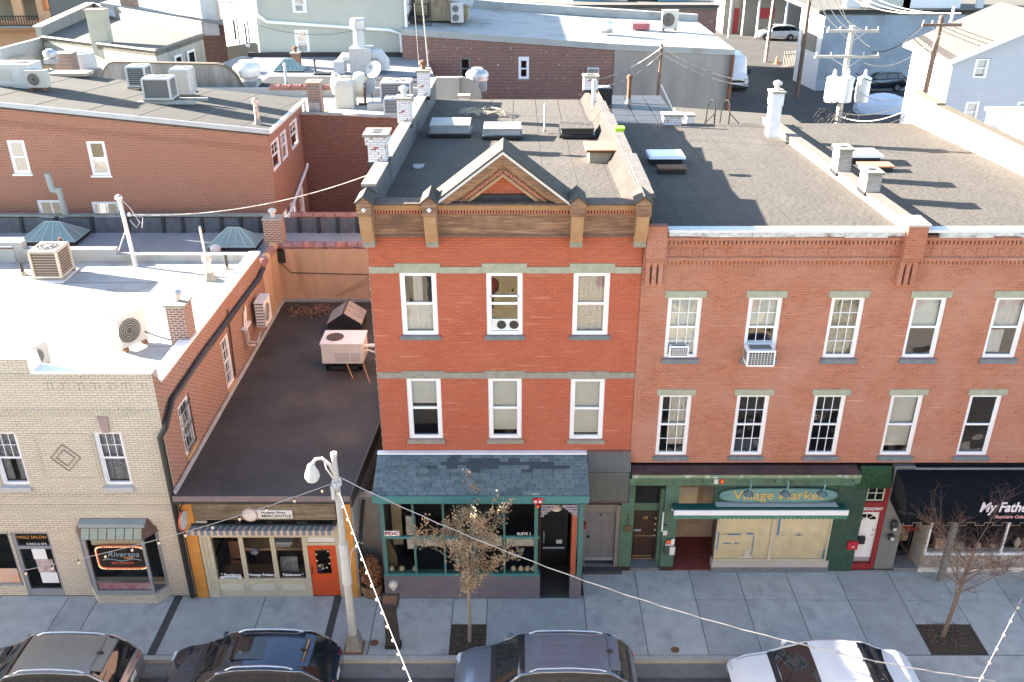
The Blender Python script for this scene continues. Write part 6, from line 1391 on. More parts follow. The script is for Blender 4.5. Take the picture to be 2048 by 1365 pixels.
part('interior',M().poly([(kx0,1.8,0),(kx1-.1,1.8,0),(kx1-.1,1.8,3.8),(kx0,1.8,3.8)]).poly([(kx0,YP+.2,.03),(kx1-.1,YP+.2,.03),(kx1-.1,1.8,.03),(kx0,1.8,.03)]).poly([(kx0,YP+.2,3.6),(kx1-.1,YP+.2,3.6),(kx1-.1,1.8,3.6),(kx0,1.8,3.6)]),mat('olive_dim_interior',(.13,.125,.09),.9,noise=.5,nscale=1.6),cb_)
nr=rect(188,1095,286,1139,yb_+.12)
ne=thing('neon_sign','lit marquee sign with orange bulb border and blue script in the bay window','neon sign',((nr[0]+nr[1])/2,yb_+.15,nr[2]))
yn=yb_+.17;cxn,czn=(nr[0]+nr[1])/2,(nr[2]+nr[3])/2;hwn,hhn=(nr[1]-nr[0])/2,(nr[3]-nr[2])/2
part('back_panel',M().box(nr[0],nr[1],yn+.01,yn+.03,nr[2],nr[3]),mat('dark_sign_back',(.03,.03,.03),.5),ne)
pth=[]
for k in range(44):
 a=2*pi*k/44;ca,sa_=cos(a),sin(a);pth.append((cxn+hwn*(abs(ca)**.28)*(1 if ca>0 else-1),yn-.01,czn+hhn*(abs(sa_)**.28)*(1 if sa_>0 else-1)))
part('border',M().tube(pth+[pth[0]],.035,6),mat('orange_neon_border',(.70,.17,.07),.5,emit=.035),ne)
bm2=M();tot=len(pth)
for k in range(0,44):
 q0,q1=Vector(pth[k]),Vector(pth[(k+1)%44]);nn=max(1,int((q1-q0).length/.06))
 for j in range(nn):c_=q0.lerp(q1,j/nn);bm2.box(c_.x-.014,c_.x+.014,yn-.052,yn-.03,c_.z-.014,c_.z+.014)
part('border_bulbs',bm2,mat('peach_bulb_glow',(1.0,.75,.5),.5,emit=.13),ne,kind='stuff')
text('Riverspa',.27,mat('blue_neon',(.30,.42,.55),.5,emit=.03),ne,loc=(cxn+.05,yn,czn+.10),shear=.3)
text('NAILS',.11,mat('orange_neon',(.80,.28,.10),.5,emit=.04),ne,loc=(cxn+.2,yn-.005,czn-.03))
text('845-358-8291',.12,mat('red_neon',(.75,.16,.10),.5,emit=.03),ne,loc=(cxn,yn-.005,czn-.22))
part('wave',M().tube([(cxn-hwn*.8+k*.08,yn,czn-.10+.04*sin(k*.7))for k in range(15)],.02,5),mat('blue_neon2',(.2,.32,.42),.5,emit=.02),ne)
def onr(u,v,z=6.62):return PZ(u,v,z)
p=onr(105,556);ac_cube(p.x,p.y+.2,6.70,.95,.95,1.05,'beige cube air conditioner with brown louvres on the white roof',case=mat('beige_enamel',(.60,.50,.38),.5),grille=mat('brown_coil',(.12,.075,.05),.6),rz=0)
part_=solo('white_pad',M().box(p.x-.6,p.x+.6,p.y-.5,p.y+.85,6.62,6.66),WHITE2,'pale pad under the beige air conditioner','pad')
mini_split(-11.75,2.35,6.74,.95,.40,1.05,'cream slim heat pump on rusty feet near the parapet notch',rz=radians(58))
mini_split(-13.95,.95,6.70,.7,.3,.7,'small cream unit behind the stepped front parapet',rz=radians(65))
p=onr(272,533);
t=thing('service_mast','leaning white service mast with weatherhead on the white roof','mast',p)
part('pipe',M().cyl(p,p+Vector((-.12,0,2.6)),.075,.07,10),STEELW,t,smooth=True)
part('weatherhead',M().lathe(p+Vector((-.12,-.02,2.55)),[(.09,0),(.13,.04),(.12,.14),(.05,.2),(.01,.21)],12),STEELW,t,smooth=True)
part('stay',M().cyl(p+Vector((-.06,0,1.5)),p+Vector((-1.5,1.7,-.4)),.025,.025,6),GALV,t)
part('insulator',M().lathe(p+Vector((.12,0,2.0)),[(.05,-.06),(.07,0),(.05,.06)],8),STEELW,t)
part('drip_loop',M().tube([p+Vector((-.05,-.05,2.6)),p+Vector((.2,-.05,2.3)),p+Vector((.45,0,1.7)),p+Vector((.3,0,1.5)),p+Vector((.1,0,1.8))],.012,5).tube([p+Vector((.1,0,2.0)),p+Vector((.6,0,1.9)),p+Vector((.5,0,1.5))],.012,5),GALV,t)
MAST=p+Vector((.12,0,2.0))
wire('service_cable',MAST,(-4.0,7.6,10.9),.55,.018,mat('twisted_cable',(.30,.22,.18),.6,noise=.5,nscale=3,col2=(.7,.66,.6)),'twisted service cable from the white mast to the orange house',group=None)
p=onr(420,560);t=pipe_vent(p.x,p.y,6.62,.13,1.0,'ribbed cream flue with a thin elbowed pipe on top near the roof corner',mt=OFFWHITE,cap=False)
part('rib',M().lathe(p+Vector((0,0,.72)),[(.15,0),(.17,.04),(.15,.08),(.17,.12),(.15,.16)],12),OFFWHITE,t)
part('thin_pipe',M().tube([p+Vector((-.03,0,1.0)),p+Vector((-.06,0,1.95)),p+Vector((-.02,-.1,2.02))],.045,8),OFFWHITE,t)
p=onr(452,543,6.62);pipe_vent(p.x,p.y+.2,6.62,.06,.55,'short black pipe in a white boot by the right coping',mt=BLACKMETAL,cap=False)
p=onr(47,550);pipe_vent(p.x,p.y,6.62,.06,.5,'short black pipe in a white boot left of the beige air conditioner',mt=BLACKMETAL,cap=False)
p=onr(115,491,7.1);pipe_vent(p.x,10.2,6.2,.06,1.1,'rusty thin vent pipe behind the stepped rear parapet',mt=RUST,cap=False)
a=onr(0,525);t=thing('roof_access_box','low white sloping-topped box at the left edge of the white roof','roof hatch',(a.x-.3,a.y,6.62))
part('box',M().box(a.x-1.2,a.x+.6,a.y,a.y+.95,6.62,7.15),WHITEROOF,t);part('edge_trim',M().box(a.x-1.22,a.x+.62,a.y-.02,a.y+.97,7.151,7.2),BROWNCAP,t);part('lid',M().box(a.x-1.24,a.x+.58,a.y+.02,a.y+1.0,7.201,7.25),WHITE,t)
t=chimney(-10.02,2.1,6.62,.56,.62,1.6,CHIM_BRICK,'short red brick chimney rising at the white roof edge with a metal cowl',flues=0,cone=GALV)
wire('cable',(-10.3,2.3,6.85),(-11.5,2.6,7.1),.05,.02,WIREB,'black pipe bundle from the cream heat pump to the brick chimney')
def px(u,v):return PX(u,v,kx1)
t=mini_split(kx1+.45,7.35,4.75,.85,.34,1.0,'white outdoor unit on a bracket on the brick side wall above the dark roof',blocks=False,fans=1,case=WHITE2)
t.rotation_euler=(0,0,radians(90));t.location=(kx1+.35,8.1,4.70)
t2=thing('pipe_bundle','bundle of insulated pipes and old bracket on the brick side wall beside the outdoor unit','pipes',(kx1+.05,6.6,4.6))
part('pipes',M().tube([(kx1+.06,7.0,5.9),(kx1+.1,6.7,5.3),(kx1+.15,6.6,4.7),(kx1+.35,6.9,4.5),(kx1+.3,7.6,4.6)],.04,6).tube([(kx1+.06,6.8,5.8),(kx1+.1,6.45,5.2),(kx1+.14,6.5,4.6),(kx1+.3,6.8,4.45)],.035,6),GALV,t2)
part('strap',M().box(kx1+.02,kx1+.2,6.35,7.0,5.25,5.33),WHITE2,t2)
solo('conduit',M().tube([(kx1+.05,5.2,6.6),(kx1+.05,5.0,4.2)],.03,6),DARKGRILLE,'thin dark conduit running down the brick side wall','conduit')
#  BEHIND, LEFT
gr=thing('low_back_building','low building with dull grey roof and two glass pyramid skylights behind the white roof','building',(-13,12,0))
part('roof',M().box(-24,-9.95,9.74,14.3,5.2,6.05).box(-9.94,XL-.02,12.27,14.3,5.2,6.05),GREYROOF,gr)
part('wall',M().box(-24,XL-.03,14.31,14.39,0,6.0),DARK_BRICK,gr)
pl=thing('panelled_parapet','dark panelled parapet wall with black vertical seams behind the grey roof','wall',(-13,14.4,5.6))
PANM=mat('slate_grey_flashing',(.085,.088,.10),.7,noise=.3,nscale=3);PANS=mat('black_seam',(.02,.022,.028),.6)
x=-24.0;k=0
while x<XL-.1:
 w=1.5 if x<-15.5 else.82;e=min(x+w,XL-.03)
 pq=part('panel',M().hexa([(x+.07,14.26,6.0),(e-.07,14.26,6.0),(e-.07,14.34,6.68),(x+.07,14.34,6.68)],[(x+.07,14.4,6.0),(e-.07,14.4,6.0),(e-.07,14.42,6.68),(x+.07,14.42,6.68)]),PANM,pl)
 part('seam',M().hexa([(e-.065,14.20,6.0),(e+.065,14.20,6.0),(e+.065,14.28,6.72),(e-.065,14.28,6.72)],[(e-.065,14.45,6.0),(e+.065,14.45,6.0),(e+.065,14.45,6.72),(e-.065,14.45,6.72)]),PANS,pl);x=e+.001;k+=1
part('coping',M().box(-24,-10.3,14.36,14.62,6.73,6.80),mat('grey_lichen_coping',(.22,.23,.21),.9,noise=.3,nscale=3),pl)
x=-9.6
while x<XL-.1:part('coping_tile',M().lathe((x,14.5,6.74),[(.12,0),(.15,.02),(.14,.40),(.17,.42),(.17,.47)],8,'X'),TILECLAY,pl);x+=.48
def pyramid(u0,u1,vb,vt,z,label):
 a=PZ(u0,vb,z);b=PZ(u1,vb,z);w=b.x-a.x;d=w*.62;h=.62
 t=thing('pyramid_skylight',label,'skylight',((a.x+b.x)/2,a.y+d/2,z))
 x0,x1,y0,y1=a.x,b.x,a.y,a.y+d;rx0_,rx1_,ry=x0+w*.36,x1-w*.36,(y0+y1)/2
 part('curb',M().box(x0,x1,y0,y1,z-.02,z+.16),BLACKMETAL,t)
 B=[Vector((x0,y0,z+.165)),Vector((x1,y0,z+.165)),Vector((x1,y1,z+.165)),Vector((x0,y1,z+.165))]
 T0,T1=Vector((rx0_,ry,z+.16+h)),Vector((rx1_,ry,z+.16+h))
 def pane_(pts):part('pane',M().poly(pts),SKYGLASS,t)
 n=5
 for(A_,B_,C_,D_)in((B[0],B[1],T1,T0),(B[2],B[3],T0,T1)):
  for k in range(n):pane_([A_.lerp(B_,k/n),A_.lerp(B_,(k+1)/n),D_.lerp(C_,(k+1)/n),D_.lerp(C_,k/n)])
 for(A_,B_,T_)in((B[1],B[2],T1),(B[3],B[0],T0)):
  for k in range(2):pane_([A_.lerp(B_,k/2),A_.lerp(B_,(k+1)/2),T_])
 bm=M();o=Vector((0,0,.015))
 for(A_,B_,C_,D_)in((B[0],B[1],T1,T0),(B[2],B[3],T0,T1)):
  for k in range(n+1):bm.tube([A_.lerp(B_,k/n)+o,D_.lerp(C_,k/n)+o],.018,4)
 for(A_,B_,T_)in((B[1],B[2],T1),(B[3],B[0],T0)):bm.tube([A_.lerp(B_,.5)+o,T_+o],.018,4)
 bm.tube([T0+o,T1+o],.03,4)
 for k in range(4):bm.tube([B[k]+o,B[(k+1)%4]+o],.025,4)
 part('glazing_bars',bm,mat('mint_glazing_bar',(.34,.44,.43),.6),t)
pyramid(417,512,503,470,6.05,'glass pyramid skylight near the red brick chimney on the grey roof')
pyramid(40,152,492,472,6.05,'glass pyramid skylight half hidden behind the beige air conditioner')
p=PZ(448,500,6.05);exhaust_fan(p.x-.1,p.y-.7,6.05,.20,'small white mushroom vent in front of the glass pyramid skylight',.18)
p=PZ(141,462,6.05);t=thing('vent_pipe','tall grey two-piece vent pipe against the rosy brick wall','vent pipe',p)
part('pipe',M().cyl(p,p+Vector((-.1,0,1.9)),.12,.12,12),mat('grey_green_pipe',(.30,.33,.32),.7),t,smooth=True)
part('offset_pipe',M().cyl(p+Vector((-.35,0,1.75)),p+Vector((-.42,0,2.5)),.13,.13,12).cyl(p+Vector((-.40,0,1.8)),p+Vector((-.05,0,1.75)),.12,.12,10),mat('grey_green_pipe',(.30,.33,.32),.7),t,smooth=True)
chimney(PY(560,560,12.2).x,12.3,5.6,.72,.6,1.75,CHIM_BRICK,'stubby red brick chimney with grey mortar cap where the peach walls meet',flues=0,capw=0.02,cone=STEELW,base=.5,cap=GREYSTUCCO)
t_=part_=None
YA=15.5;XA=-10.45
fl,frr,brr,bll=PY(0,206,YA),PY(527,260,YA),PY(602,199,22.2),PY(0,150,23.5)
dzx=(fl.z-frr.z)/(fl.x-frr.x)
xl2=-31.0;zfl=frr.z+dzx*(xl2-XA);zfr=frr.z;zbr=PX(602,199,XA).z;zbl=zbr+dzx*(xl2-XA)
ra_=thing('rosy_brick_building','wide rosy brick building with grey felt roof carrying air conditioners, upper left','building',(-20,YA,0))
FA=facing_y(YA)
AW=[wspec(12,281,47,348,YA),wspec(171,283,208,351,YA),wspec(73,401,125,434,YA),wspec(182,404,235,437,YA)]
part('front_wall',M(FA).wall(xl2,XA,0,9.9,AW,.14),ROSE_BRICK,ra_)
part('front_wall',M().poly([(xl2,YA,9.9),(XA,YA,9.9),(XA,YA,zfr),(xl2,YA,zfl)]),ROSE_BRICK,ra_)
m=M();x=xl2
while x<XA-.05:
 z=zfr+dzx*(x-XA)-.95;m.box(x+.005,x+.075,YA-.025,YA-.001,z,z+.2);x+=.085
part('soldier_course',m,ROSE_BRICK,ra_,kind='stuff')
for k,w in enumerate(AW):
 window(ra_,*w,FA,fw=.10,slide=(k>1),depth=.02,sill=(.08,WHITE),cover=[(0,1,.5,1)]if k==1 else([(0,.6,0,1)]if k==3 else None),cov_mat=mat('tan_blind',(.50,.36,.18),.8)if k==1 else CURTAIN)
def sx(tl,tr,bl):a=PX(*tl,XA);b=PX(*tr,XA);c=PX(*bl,XA);return(a.y,b.y,c.z,a.z)
SA=[sx((541,289),(557,279),(547,343)),sx((560,273),(572,265),(566,327)),sx((578,245),(593,236),(585,303)),sx((562,398),(570,388),(566,437)),sx((575,376),(587,366),(584,437)),sx((594,358),(603,350),(604,420))]
zt_=sum(s[3]for s in SA[:3])/3;zb_=sum(s[2]for s in SA[:3])/3
SA=[(s[0],s[1],zb_,zt_)for s in SA[:3]]+[(s[0],s[1],4.0,6.2)for s in SA[3:]]
FAX=facing_px(XA)
part('side_wall',M(FAX).wall(YA,22.2,0,9.75,SA,.12),ROSE_BRICK,ra_)
part('side_wall',M().poly([(XA,YA,9.75),(XA,22.2,9.75),(XA,22.2,max(zbr,9.8)),(XA,YA,zfr)]),ROSE_BRICK,ra_)
for k,w in enumerate(SA):window(ra_,*w,FAX,fw=.10,depth=.01,grid=[(1,1),(2,2)],cover=[(0,1,0,1)]if k in(1,4)else None)
part('roof',M().hexa([(xl2,YA-.05,zfl-.25),(XA+.05,YA-.05,zfr-.25),(XA+.05,22.3,zbr-.25),(xl2,22.3,zbl-.25)],[(xl2,YA-.05,zfl),(XA+.05,YA-.05,zfr),(XA+.05,22.3,zbr),(xl2,22.3,zbl)]),mat('striped_felt',(.070,.065,.055),.95,noise=.13,nscale=1.2,bump=.3,bscale=18,stretch=(.6,1.8,1)),ra_)
part('eave_flashing',M().hexa([(xl2,YA-.12,zfl-.16),(XA+.1,YA-.12,zfr-.16),(XA+.1,YA-.051,zfr-.16),(xl2,YA-.051,zfl-.16)],[(xl2,YA-.12,zfl+.03),(XA+.1,YA-.12,zfr+.03),(XA+.1,YA-.051,zfr+.03),(xl2,YA-.051,zfl+.03)]),mat('pale_flashing',(.42,.43,.44),.5,noise=.1),ra_)
part('gutter',M().hexa([(XA+.05,YA-.1,zfr-.14),(XA+.2,YA-.1,zfr-.14),(XA+.2,22.3,zbr-.14),(XA+.05,22.3,zbr-.14)],[(XA+.05,YA-.1,zfr-.0),(XA+.22,YA-.1,zfr-.0),(XA+.22,22.3,zbr-.0),(XA+.05,22.3,zbr-.0)]),WHITE2,ra_)
part('downpipe',M().tube([(XA+.15,22.2,zbr-.1),(XA+.15,22.1,7.6),(XA+.12,21.4,6.9),(XA+.12,16.0,5.7)],.07,7),WHITE,ra_)
def zA(x,y):return zfr+dzx*(x-XA)+(zbr-zfr)*(y-YA)/(22.3-YA)
def onA(u,v):
 z=10.3
 for _ in range(6):p=PZ(u,v,z);z=zA(p.x,p.y)
 return PZ(u,v,z)
for k in range(9):
 x=XA-1.2-k*2.1;part('roof_seam',M().hexa([(x,YA,zA(x,YA)+.001),(x+.05,YA,zA(x+.05,YA)+.001),(x+1.25,22.3,zA(x+1.25,22.3)+.001),(x+1.2,22.3,zA(x+1.2,22.3)+.001)],[(x,YA,zA(x,YA)+.012),(x+.05,YA,zA(x+.05,YA)+.012),(x+1.25,22.3,zA(x+1.25,22.3)+.012),(x+1.2,22.3,zA(x+1.2,22.3)+.012)]),mat('dark_seam',(.13,.125,.115),.95),ra_)
p=onA(277,180);ac_cube(p.x,p.y+.4,p.z+.1,.82,.82,.95,'dark-sided cube air conditioner with white lid on the grey felt roof',case=STEELW,grille=mat('charcoal_coil',(.06,.06,.06),.6))
p=onA(318,208);ac_cube(p.x+.0,p.y+.4,p.z+.15,1.15,.85,.95,'white air conditioner on timber bearers, front of a pair on the grey felt roof',case=STEELW,grille=mat('charcoal_coil',(.06,.06,.06),.6))
p2=onA(352,200);ac_cube(p2.x+.1,p2.y+1.0,p2.z+.1,.8,.8,1.15,'white air conditioner just behind the one on timber bearers',case=STEELW,grille=OFFWHITE)
solo('timber_bearer',M().box(p.x-1.0,p.x+1.6,p.y-.05,p.y+.1,p.z-.02,p.z+.1),mat('grey_timber',(.30,.31,.30),.9,noise=.2),'nearer grey timber bearer under the white air conditioner','timber')
solo('timber_bearer',M().box(p.x-.7,p.x+1.9,p.y+.75,p.y+.9,p.z-.02,p.z+.1),mat('grey_timber',(.30,.31,.30),.9),'farther grey timber bearer under the white air conditioner','timber')
p=onA(75,185);mini_split(p.x,p.y+.3,p.z+.12,.85,.4,.75,'squat unit with round fan at the end of the long white unit',case=OFFWHITE)
p=onA(25,180)
t=thing('rooftop_unit','long white boxy unit at the left end of the grey felt roof','air conditioner',(p.x,p.y+.6,p.z))
part('case',M().box(p.x-1.3,p.x+.75,p.y+.4,p.y+1.5,p.z+.15,p.z+1.0),STEELW,t);part('fan',M().disc((p.x+.2,p.y+.95,p.z+1.01),.3,'Z',20,.02),DARKGRILLE,t);part('feet',M().box(p.x-1.2,p.x+.7,p.y+.45,p.y+.6,p.z-.05,p.z+.149),GALV,t)
part('panel',M().box(p.x-.6,p.x-.1,p.y+.385,p.y+.399,p.z+.3,p.z+.8),OFFWHITE,t)
p=onA(516,249);t=pipe_vent(p.x,p.y,p.z,.10,.95,'rust-streaked flue pipe with white cap near the roof corner',mt=mat('orange_rust_pipe',(.42,.20,.10),.7,noise=.5,nscale=6,col2=(.7,.62,.52)))
p=onA(140,152);solo('flat_panel',M().box(p.x-.9,p.x+.9,p.y-.3,p.y+.6,p.z+.02,p.z+.16),mat('beige_felt_lid',(.36,.31,.24),.9),'low beige felted lid at the back of the grey felt roof','roof hatch')
YBW=21.5;zb0,zb1=PY(622,229,YBW).z,PY(788,241,YBW).z
bw=thing('dark_brick_building','dark old brick building with glaring white roof full of ducts, left of the orange house','building',(-8,YBW,0))
part('front_wall',M().poly([(XA+.02,YBW,0),(-3.2,YBW,0),(-3.2,YBW,zb1),(XA+.02,YBW,zb0)]),DARK_BRICK,bw)
part('coping',M().hexa([(XA+.02,YBW-.06,zb0),(-3.2,YBW-.06,zb1),(-3.2,YBW+.3,zb1),(XA+.02,YBW+.3,zb0)],[(XA+.02,YBW-.06,zb0+.07),(-3.2,YBW-.06,zb1+.07),(-3.2,YBW+.3,zb1+.07),(XA+.02,YBW+.3,zb0+.07)]),mat('rusty_grey_coping',(.33,.29,.25),.8,noise=.3,nscale=2),bw)
part('roof',M().box(-30,-3.2,22.35,28.2,8.6,9.0),WHITEROOF,bw)
part('roof',M().box(XA+.3,-3.2,YBW+.3,22.34,8.6,9.0),WHITEROOF,bw)
part('side_wall',M().poly([(-3.2,YBW,0),(-3.2,28.2,0),(-3.2,28.2,9.2),(-3.2,YBW,zb1)]),DARK_BRICK,bw)
part('rear_parapet',M().box(-30,-3.2,28.0,28.25,9.0,9.42),WHITEROOF,bw)
x=PY(540,178,28.1).x
while x<PY(690,178,28.1).x:part('coping_tile',M().lathe((x,28.12,9.43),[(.14,0),(.18,.02),(.16,.5),(.20,.52),(.20,.57)],8,'X'),TILECLAY,bw);x+=.58
def rz9(u,v,z=9.0):return PZ(u,v,z)
p=rz9(604,225);chimney(-9.85,22.6,8.6,.62,.7,2.15,CHIM_BRICK,'tall red brick chimney at the corner of the rosy brick building',flues=1,cap=mat('tan_mortar_cap',(.40,.33,.22),.9,noise=.2))
solo('metal_plate',M().box(-10.14,-9.6,22.215,22.24,9.3,9.85),GALV,'grey metal patch fixed to the front of the tall red brick chimney','plate')
a=rz9(672,218);b=rz9(708,218)
t=thing('duct_housing','beige sheet-metal duct housing with big round blower on the white roof','duct',((a.x+b.x)/2,a.y+.6,9.0))
part('housing',M().hexa([(a.x,a.y,9.0),(b.x,a.y,9.0),(b.x,a.y+1.0,9.0),(a.x,a.y+1.0,9.0)],[(a.x,a.y,10.1),(b.x,a.y,10.1),(b.x,a.y+1.0,10.1),(a.x,a.y+1.0,10.1)]),mat('beige_sheet',(.50,.49,.43),.6,noise=.06),t)
part('hood',M().hexa([(a.x,a.y,10.101),(b.x,a.y,10.101),(b.x,a.y+1.0,10.101),(a.x,a.y+1.0,10.101)],[(a.x+.2,a.y+.1,10.4),(b.x-.2,a.y+.1,10.4),(b.x-.2,a.y+.8,10.4),(a.x+.2,a.y+.8,10.4)]),mat('beige_sheet',(.50,.49,.43),.6),t)
part('blower',M().lathe((b.x-.1,a.y+1.35,9.95),[(.30,-.05),(.62,0),(.66,.25),(.62,.5),(.2,.55)],22,'X'),mat('cream_drum',(.62,.58,.46),.6,noise=.06),t,smooth=True)
part('intake',M().lathe((a.x-.3,a.y+1.3,10.0),[(.2,-.1),(.55,0),(.58,.2),(.5,.35)],22,'X'),mat('cream_drum',(.62,.58,.46),.6),t,smooth=True)
part('stand',M().box(b.x+.4,b.x+.5,a.y+.9,a.y+1.0,9.0,9.9).box(b.x+.1,b.x+.8,a.y+.85,a.y+.95,9.0,9.1),RUST,t)
p=rz9(498,178,9.0);exhaust_fan(p.x,p.y,9.0,.72,'biggest white mushroom exhaust fan behind the rosy brick building',.5,mt=mat('white_spun_metal',(.72,.70,.66),.35,metal=.2))
p=rz9(447,172,9.0);solo('white_box',M().box(p.x-.5,p.x+.5,p.y,p.y+.6,9.0,9.35),WHITEROOF,'low white box left of the biggest mushroom fan','box')
p=rz9(745,207);dish(p.x,p.y,9.0,.48,'cream satellite dish facing left on the glaring white roof',-.8,.7)
p=rz9(800,225,9.0);ac_cube(p.x-.3,p.y+1.6,9.05,1.5,1.2,1.25,'large white rooftop air conditioner beside the middle white chimney',case=STEELW,grille=mat('grey_coil',(.10,.10,.11),.6))
p=rz9(783,232,9.0);ac_cube(p.x+.05,p.y+.3,9.05,.75,.75,.8,'small grey louvred condenser tucked behind the nearest white chimneys',case=GALV,grille=mat('grey_coil',(.10,.10,.11),.6))
a=rz9(735,222);solo('roof_scuttle',M().box(a.x,a.x+1.0,a.y,a.y+.6,9.0,9.35),WHITEROOF,'white box with open rusty top in front of the cream dish','roof hatch')
a=rz9(630,225);solo('copper_sheet',M().box(a.x,a.x+.6,a.y,a.y+.35,9.0,9.03),COPPER,'orange-brown sheet lying by the tall red chimney','sheet')
pipe_vent(PZ(625,215,9).x+.2,PZ(625,215,9).y,9.0,.04,.5,'thin pipe on the white roof behind the brick wall',mt=BLACKMETAL,cap=False)
yc=28.9;u0,u1=195,483
xa,xb=PY(u0,150,yc).x,PY(u1,150,yc).x;zt0=PY(230,126,yc).z;zt1=PY(460,130,yc).z
cw=thing('curved_parapet','stained grey parapet wall with swooping curved ends behind the air conditioners','wall',((xa+xb)/2,yc,9))
pts=[(xa-.3,8.2),(xa-.1,9.0)]+[(xa+.1+.9*(1-cos(q*pi/10)),9.0+(zt0-9.0)*sin(q*pi/10))for q in range(1,6)]+[(xb-1.3+1.2*sin(q*pi/10),9.0+(zt1-9.0)*cos(q*pi/10))for q in range(0,5)]+[(xb+.1,9.0),(xb+.3,8.2)]
part('body',M().hexa([(x,yc,z)for x,z in pts],[(x,yc+.35,z)for x,z in pts]),mat('streaked_cement',(.25,.235,.21),.95,noise=.3,nscale=1.3,stretch=(2.5,1,.35)),cw)
cp=[p_ for p_ in pts if p_[1]>=9.0]
m=M()
for(x0,z0),(x1,z1)in zip(cp,cp[1:]):m.hexa([(x0,yc-.05,z0),(x1,yc-.05,z1),(x1,yc+.4,z1),(x0,yc+.4,z0)],[(x0,yc-.05,z0+.06),(x1,yc-.05,z1+.06),(x1,yc+.4,z1+.06),(x0,yc+.4,z0+.06)])
part('coping',m,mat('tan_coping',(.42,.36,.27),.9),cw)
r2=thing('grey_roofed_building','flat grey-roofed building with steel duct tower and glass skylight below the sage wall','building',(-11,32,0))
part('roof',M().hexa([(-20.5,28.6,8.5),(-4.2,28.6,8.5),(-5.9,38,9.0),(-17.8,38,9.0)],[(-20.5,28.6,9.10),(-4.2,28.6,9.10),(-5.9,38,9.5),(-17.8,38,9.5)]),mat('silvery_roof',(.20,.21,.23),.85,noise=.12,nscale=.8),r2)
part('wall',M().box(-20.5,-4.4,28.45,28.58,0,9.05),DARK_BRICK,r2)
part('front_shade_strip',M().hexa([(-15,28.62,9.105),(-4.5,28.62,9.105),(-4.9,32.2,9.255),(-14.5,32.2,9.255)],[(-15,28.62,9.13),(-4.5,28.62,9.13),(-4.9,32.2,9.28),(-14.5,32.2,9.28)]),mat('shaded_front_felt',(.022,.024,.028),.9,noise=.2,nscale=1),r2)  # shade on the front slope painted as a dark strip
part('upstand',M().box(-17.2,-6.6,37.75,37.98,9.3,9.75),BLACKMETAL,r2)
def r9(u,v):return PZ(u,v,9.3)
p=r9(723,148)
t=thing('duct_tower','tall steel exhaust tower with drum cap and two curled side ducts','duct',(p.x,p.y,9.3))
part('box',M().box(p.x-.65,p.x+.65,p.y,p.y+1.2,9.3,10.75),GALV,t)
part('riser',M().cyl((p.x-.1,p.y+.6,10.75),(p.x-.1,p.y+.6,11.7),.36,.30,14),STEELW,t,smooth=True)
part('drum',M().lathe((p.x-.1,p.y+.6,11.7),[(.34,0),(.46,.1),(.46,.55),(.40,.62),(.40,.66),(.05,.68)],18),GALV,t,smooth=True)
part('curled_duct',M().tube([(p.x+.65,p.y+.4,10.3),(p.x+1.05,p.y+.4,10.35),(p.x+1.3,p.y+.4,10.0),(p.x+1.3,p.y+.4,9.5)],.36,12),STEELW,t,smooth=True)
part('curled_duct',M().tube([(p.x-.65,p.y+.4,10.1),(p.x-1.0,p.y+.4,10.15),(p.x-1.2,p.y+.4,9.9),(p.x-1.2,p.y+.4,9.4)],.32,12),STEELW,t,smooth=True)
part('blower',M().box(p.x-1.6,p.x-1.0,p.y-.1,p.y+.5,9.3,10.0),STEELW,t)
dish(p.x+1.0,p.y-1.4,9.2,.5,'cream satellite dish in front of the steel duct tower',-.5,.4)
p=r9(594,136);t=chimney(p.x,p.y,9.25,.5,.5,.9,mat('rust_brown_stack',(.20,.09,.065),.8,noise=.3,nscale=5),'rusty brown stack with a pointed cap on the grey roof',flues=0,cone=RUST)
p=r9(573,165);pipe_vent(p.x,p.y,9.15,.07,1.1,'thin white capped pipe left of the tall red brick chimney',mt=STEELW)
p=r9(631,146);pipe_vent(p.x,p.y,9.25,.05,.75,'thin black hooked pipe on the grey roof',mt=BLACKMETAL,cap=True)
pyramid(548,604,148,134,9.22,'distant flat glass skylight by the rusty stack')
p=r9(658,150);solo('roof_debris',M().box(p.x-.9,p.x+.5,p.y,p.y+.5,9.24,9.36),BLACKMETAL,'dark flat debris left of the steel duct tower','debris')
sw_=thing('sage_building','tall pale sage stucco building with two white windows and white drainpipes','building',(-12,38,3))
YS=38.0;sx0,sx1=PY(520,100,YS).x,PY(812,110,YS).x
SWN=[wspec(588,60,616,108,YS),wspec(583,-4,611,26,YS)]
part('front_wall',M(facing_y(YS)).wall(sx0-.0,sx1,3,13.9,SWN,.15),PALESTUCCO,sw_)
for k,w in enumerate(SWN):window(sw_,*w,facing_y(YS),fw=.13,depth=.0,cover=[(0,1,.2,1)]if k else[(0,1,0,.3)])
part('side_wall',M().box(sx1,sx1+.05,YS,YS+14,3,13.9),FAR_BRICK,sw_)
part('roof',M().box(sx0,sx1,YS,YS+14,13.7,13.88),ROOFTAR2,sw_)
part('drainpipe',M().tube([(sx0+.1,YS-.15,13.8),(sx0+.1,YS-.15,12.1),(sx0+.7,YS-.15,11.6),(sx1-.9,YS-.15,11.1),(sx1-.25,YS-.15,10.9),(sx1-.2,YS-.15,9.3),(sx1-1.0,YS-3.2,9.25)],.10,8),WHITE,sw_)
part('corner_pipe',M().tube([(sx1+.12,YS-.1,13.9),(sx1+.12,YS-.1,8)],.09,8),WHITE,sw_)
for k in range(5):
 yy=YS+1.3+k*2.0
 for zz in(6.4,9.6,11.9):part('side_window',M().box(sx1+.051,sx1+.14,yy,yy+.9,zz,zz+1.8),WHITE,sw_)
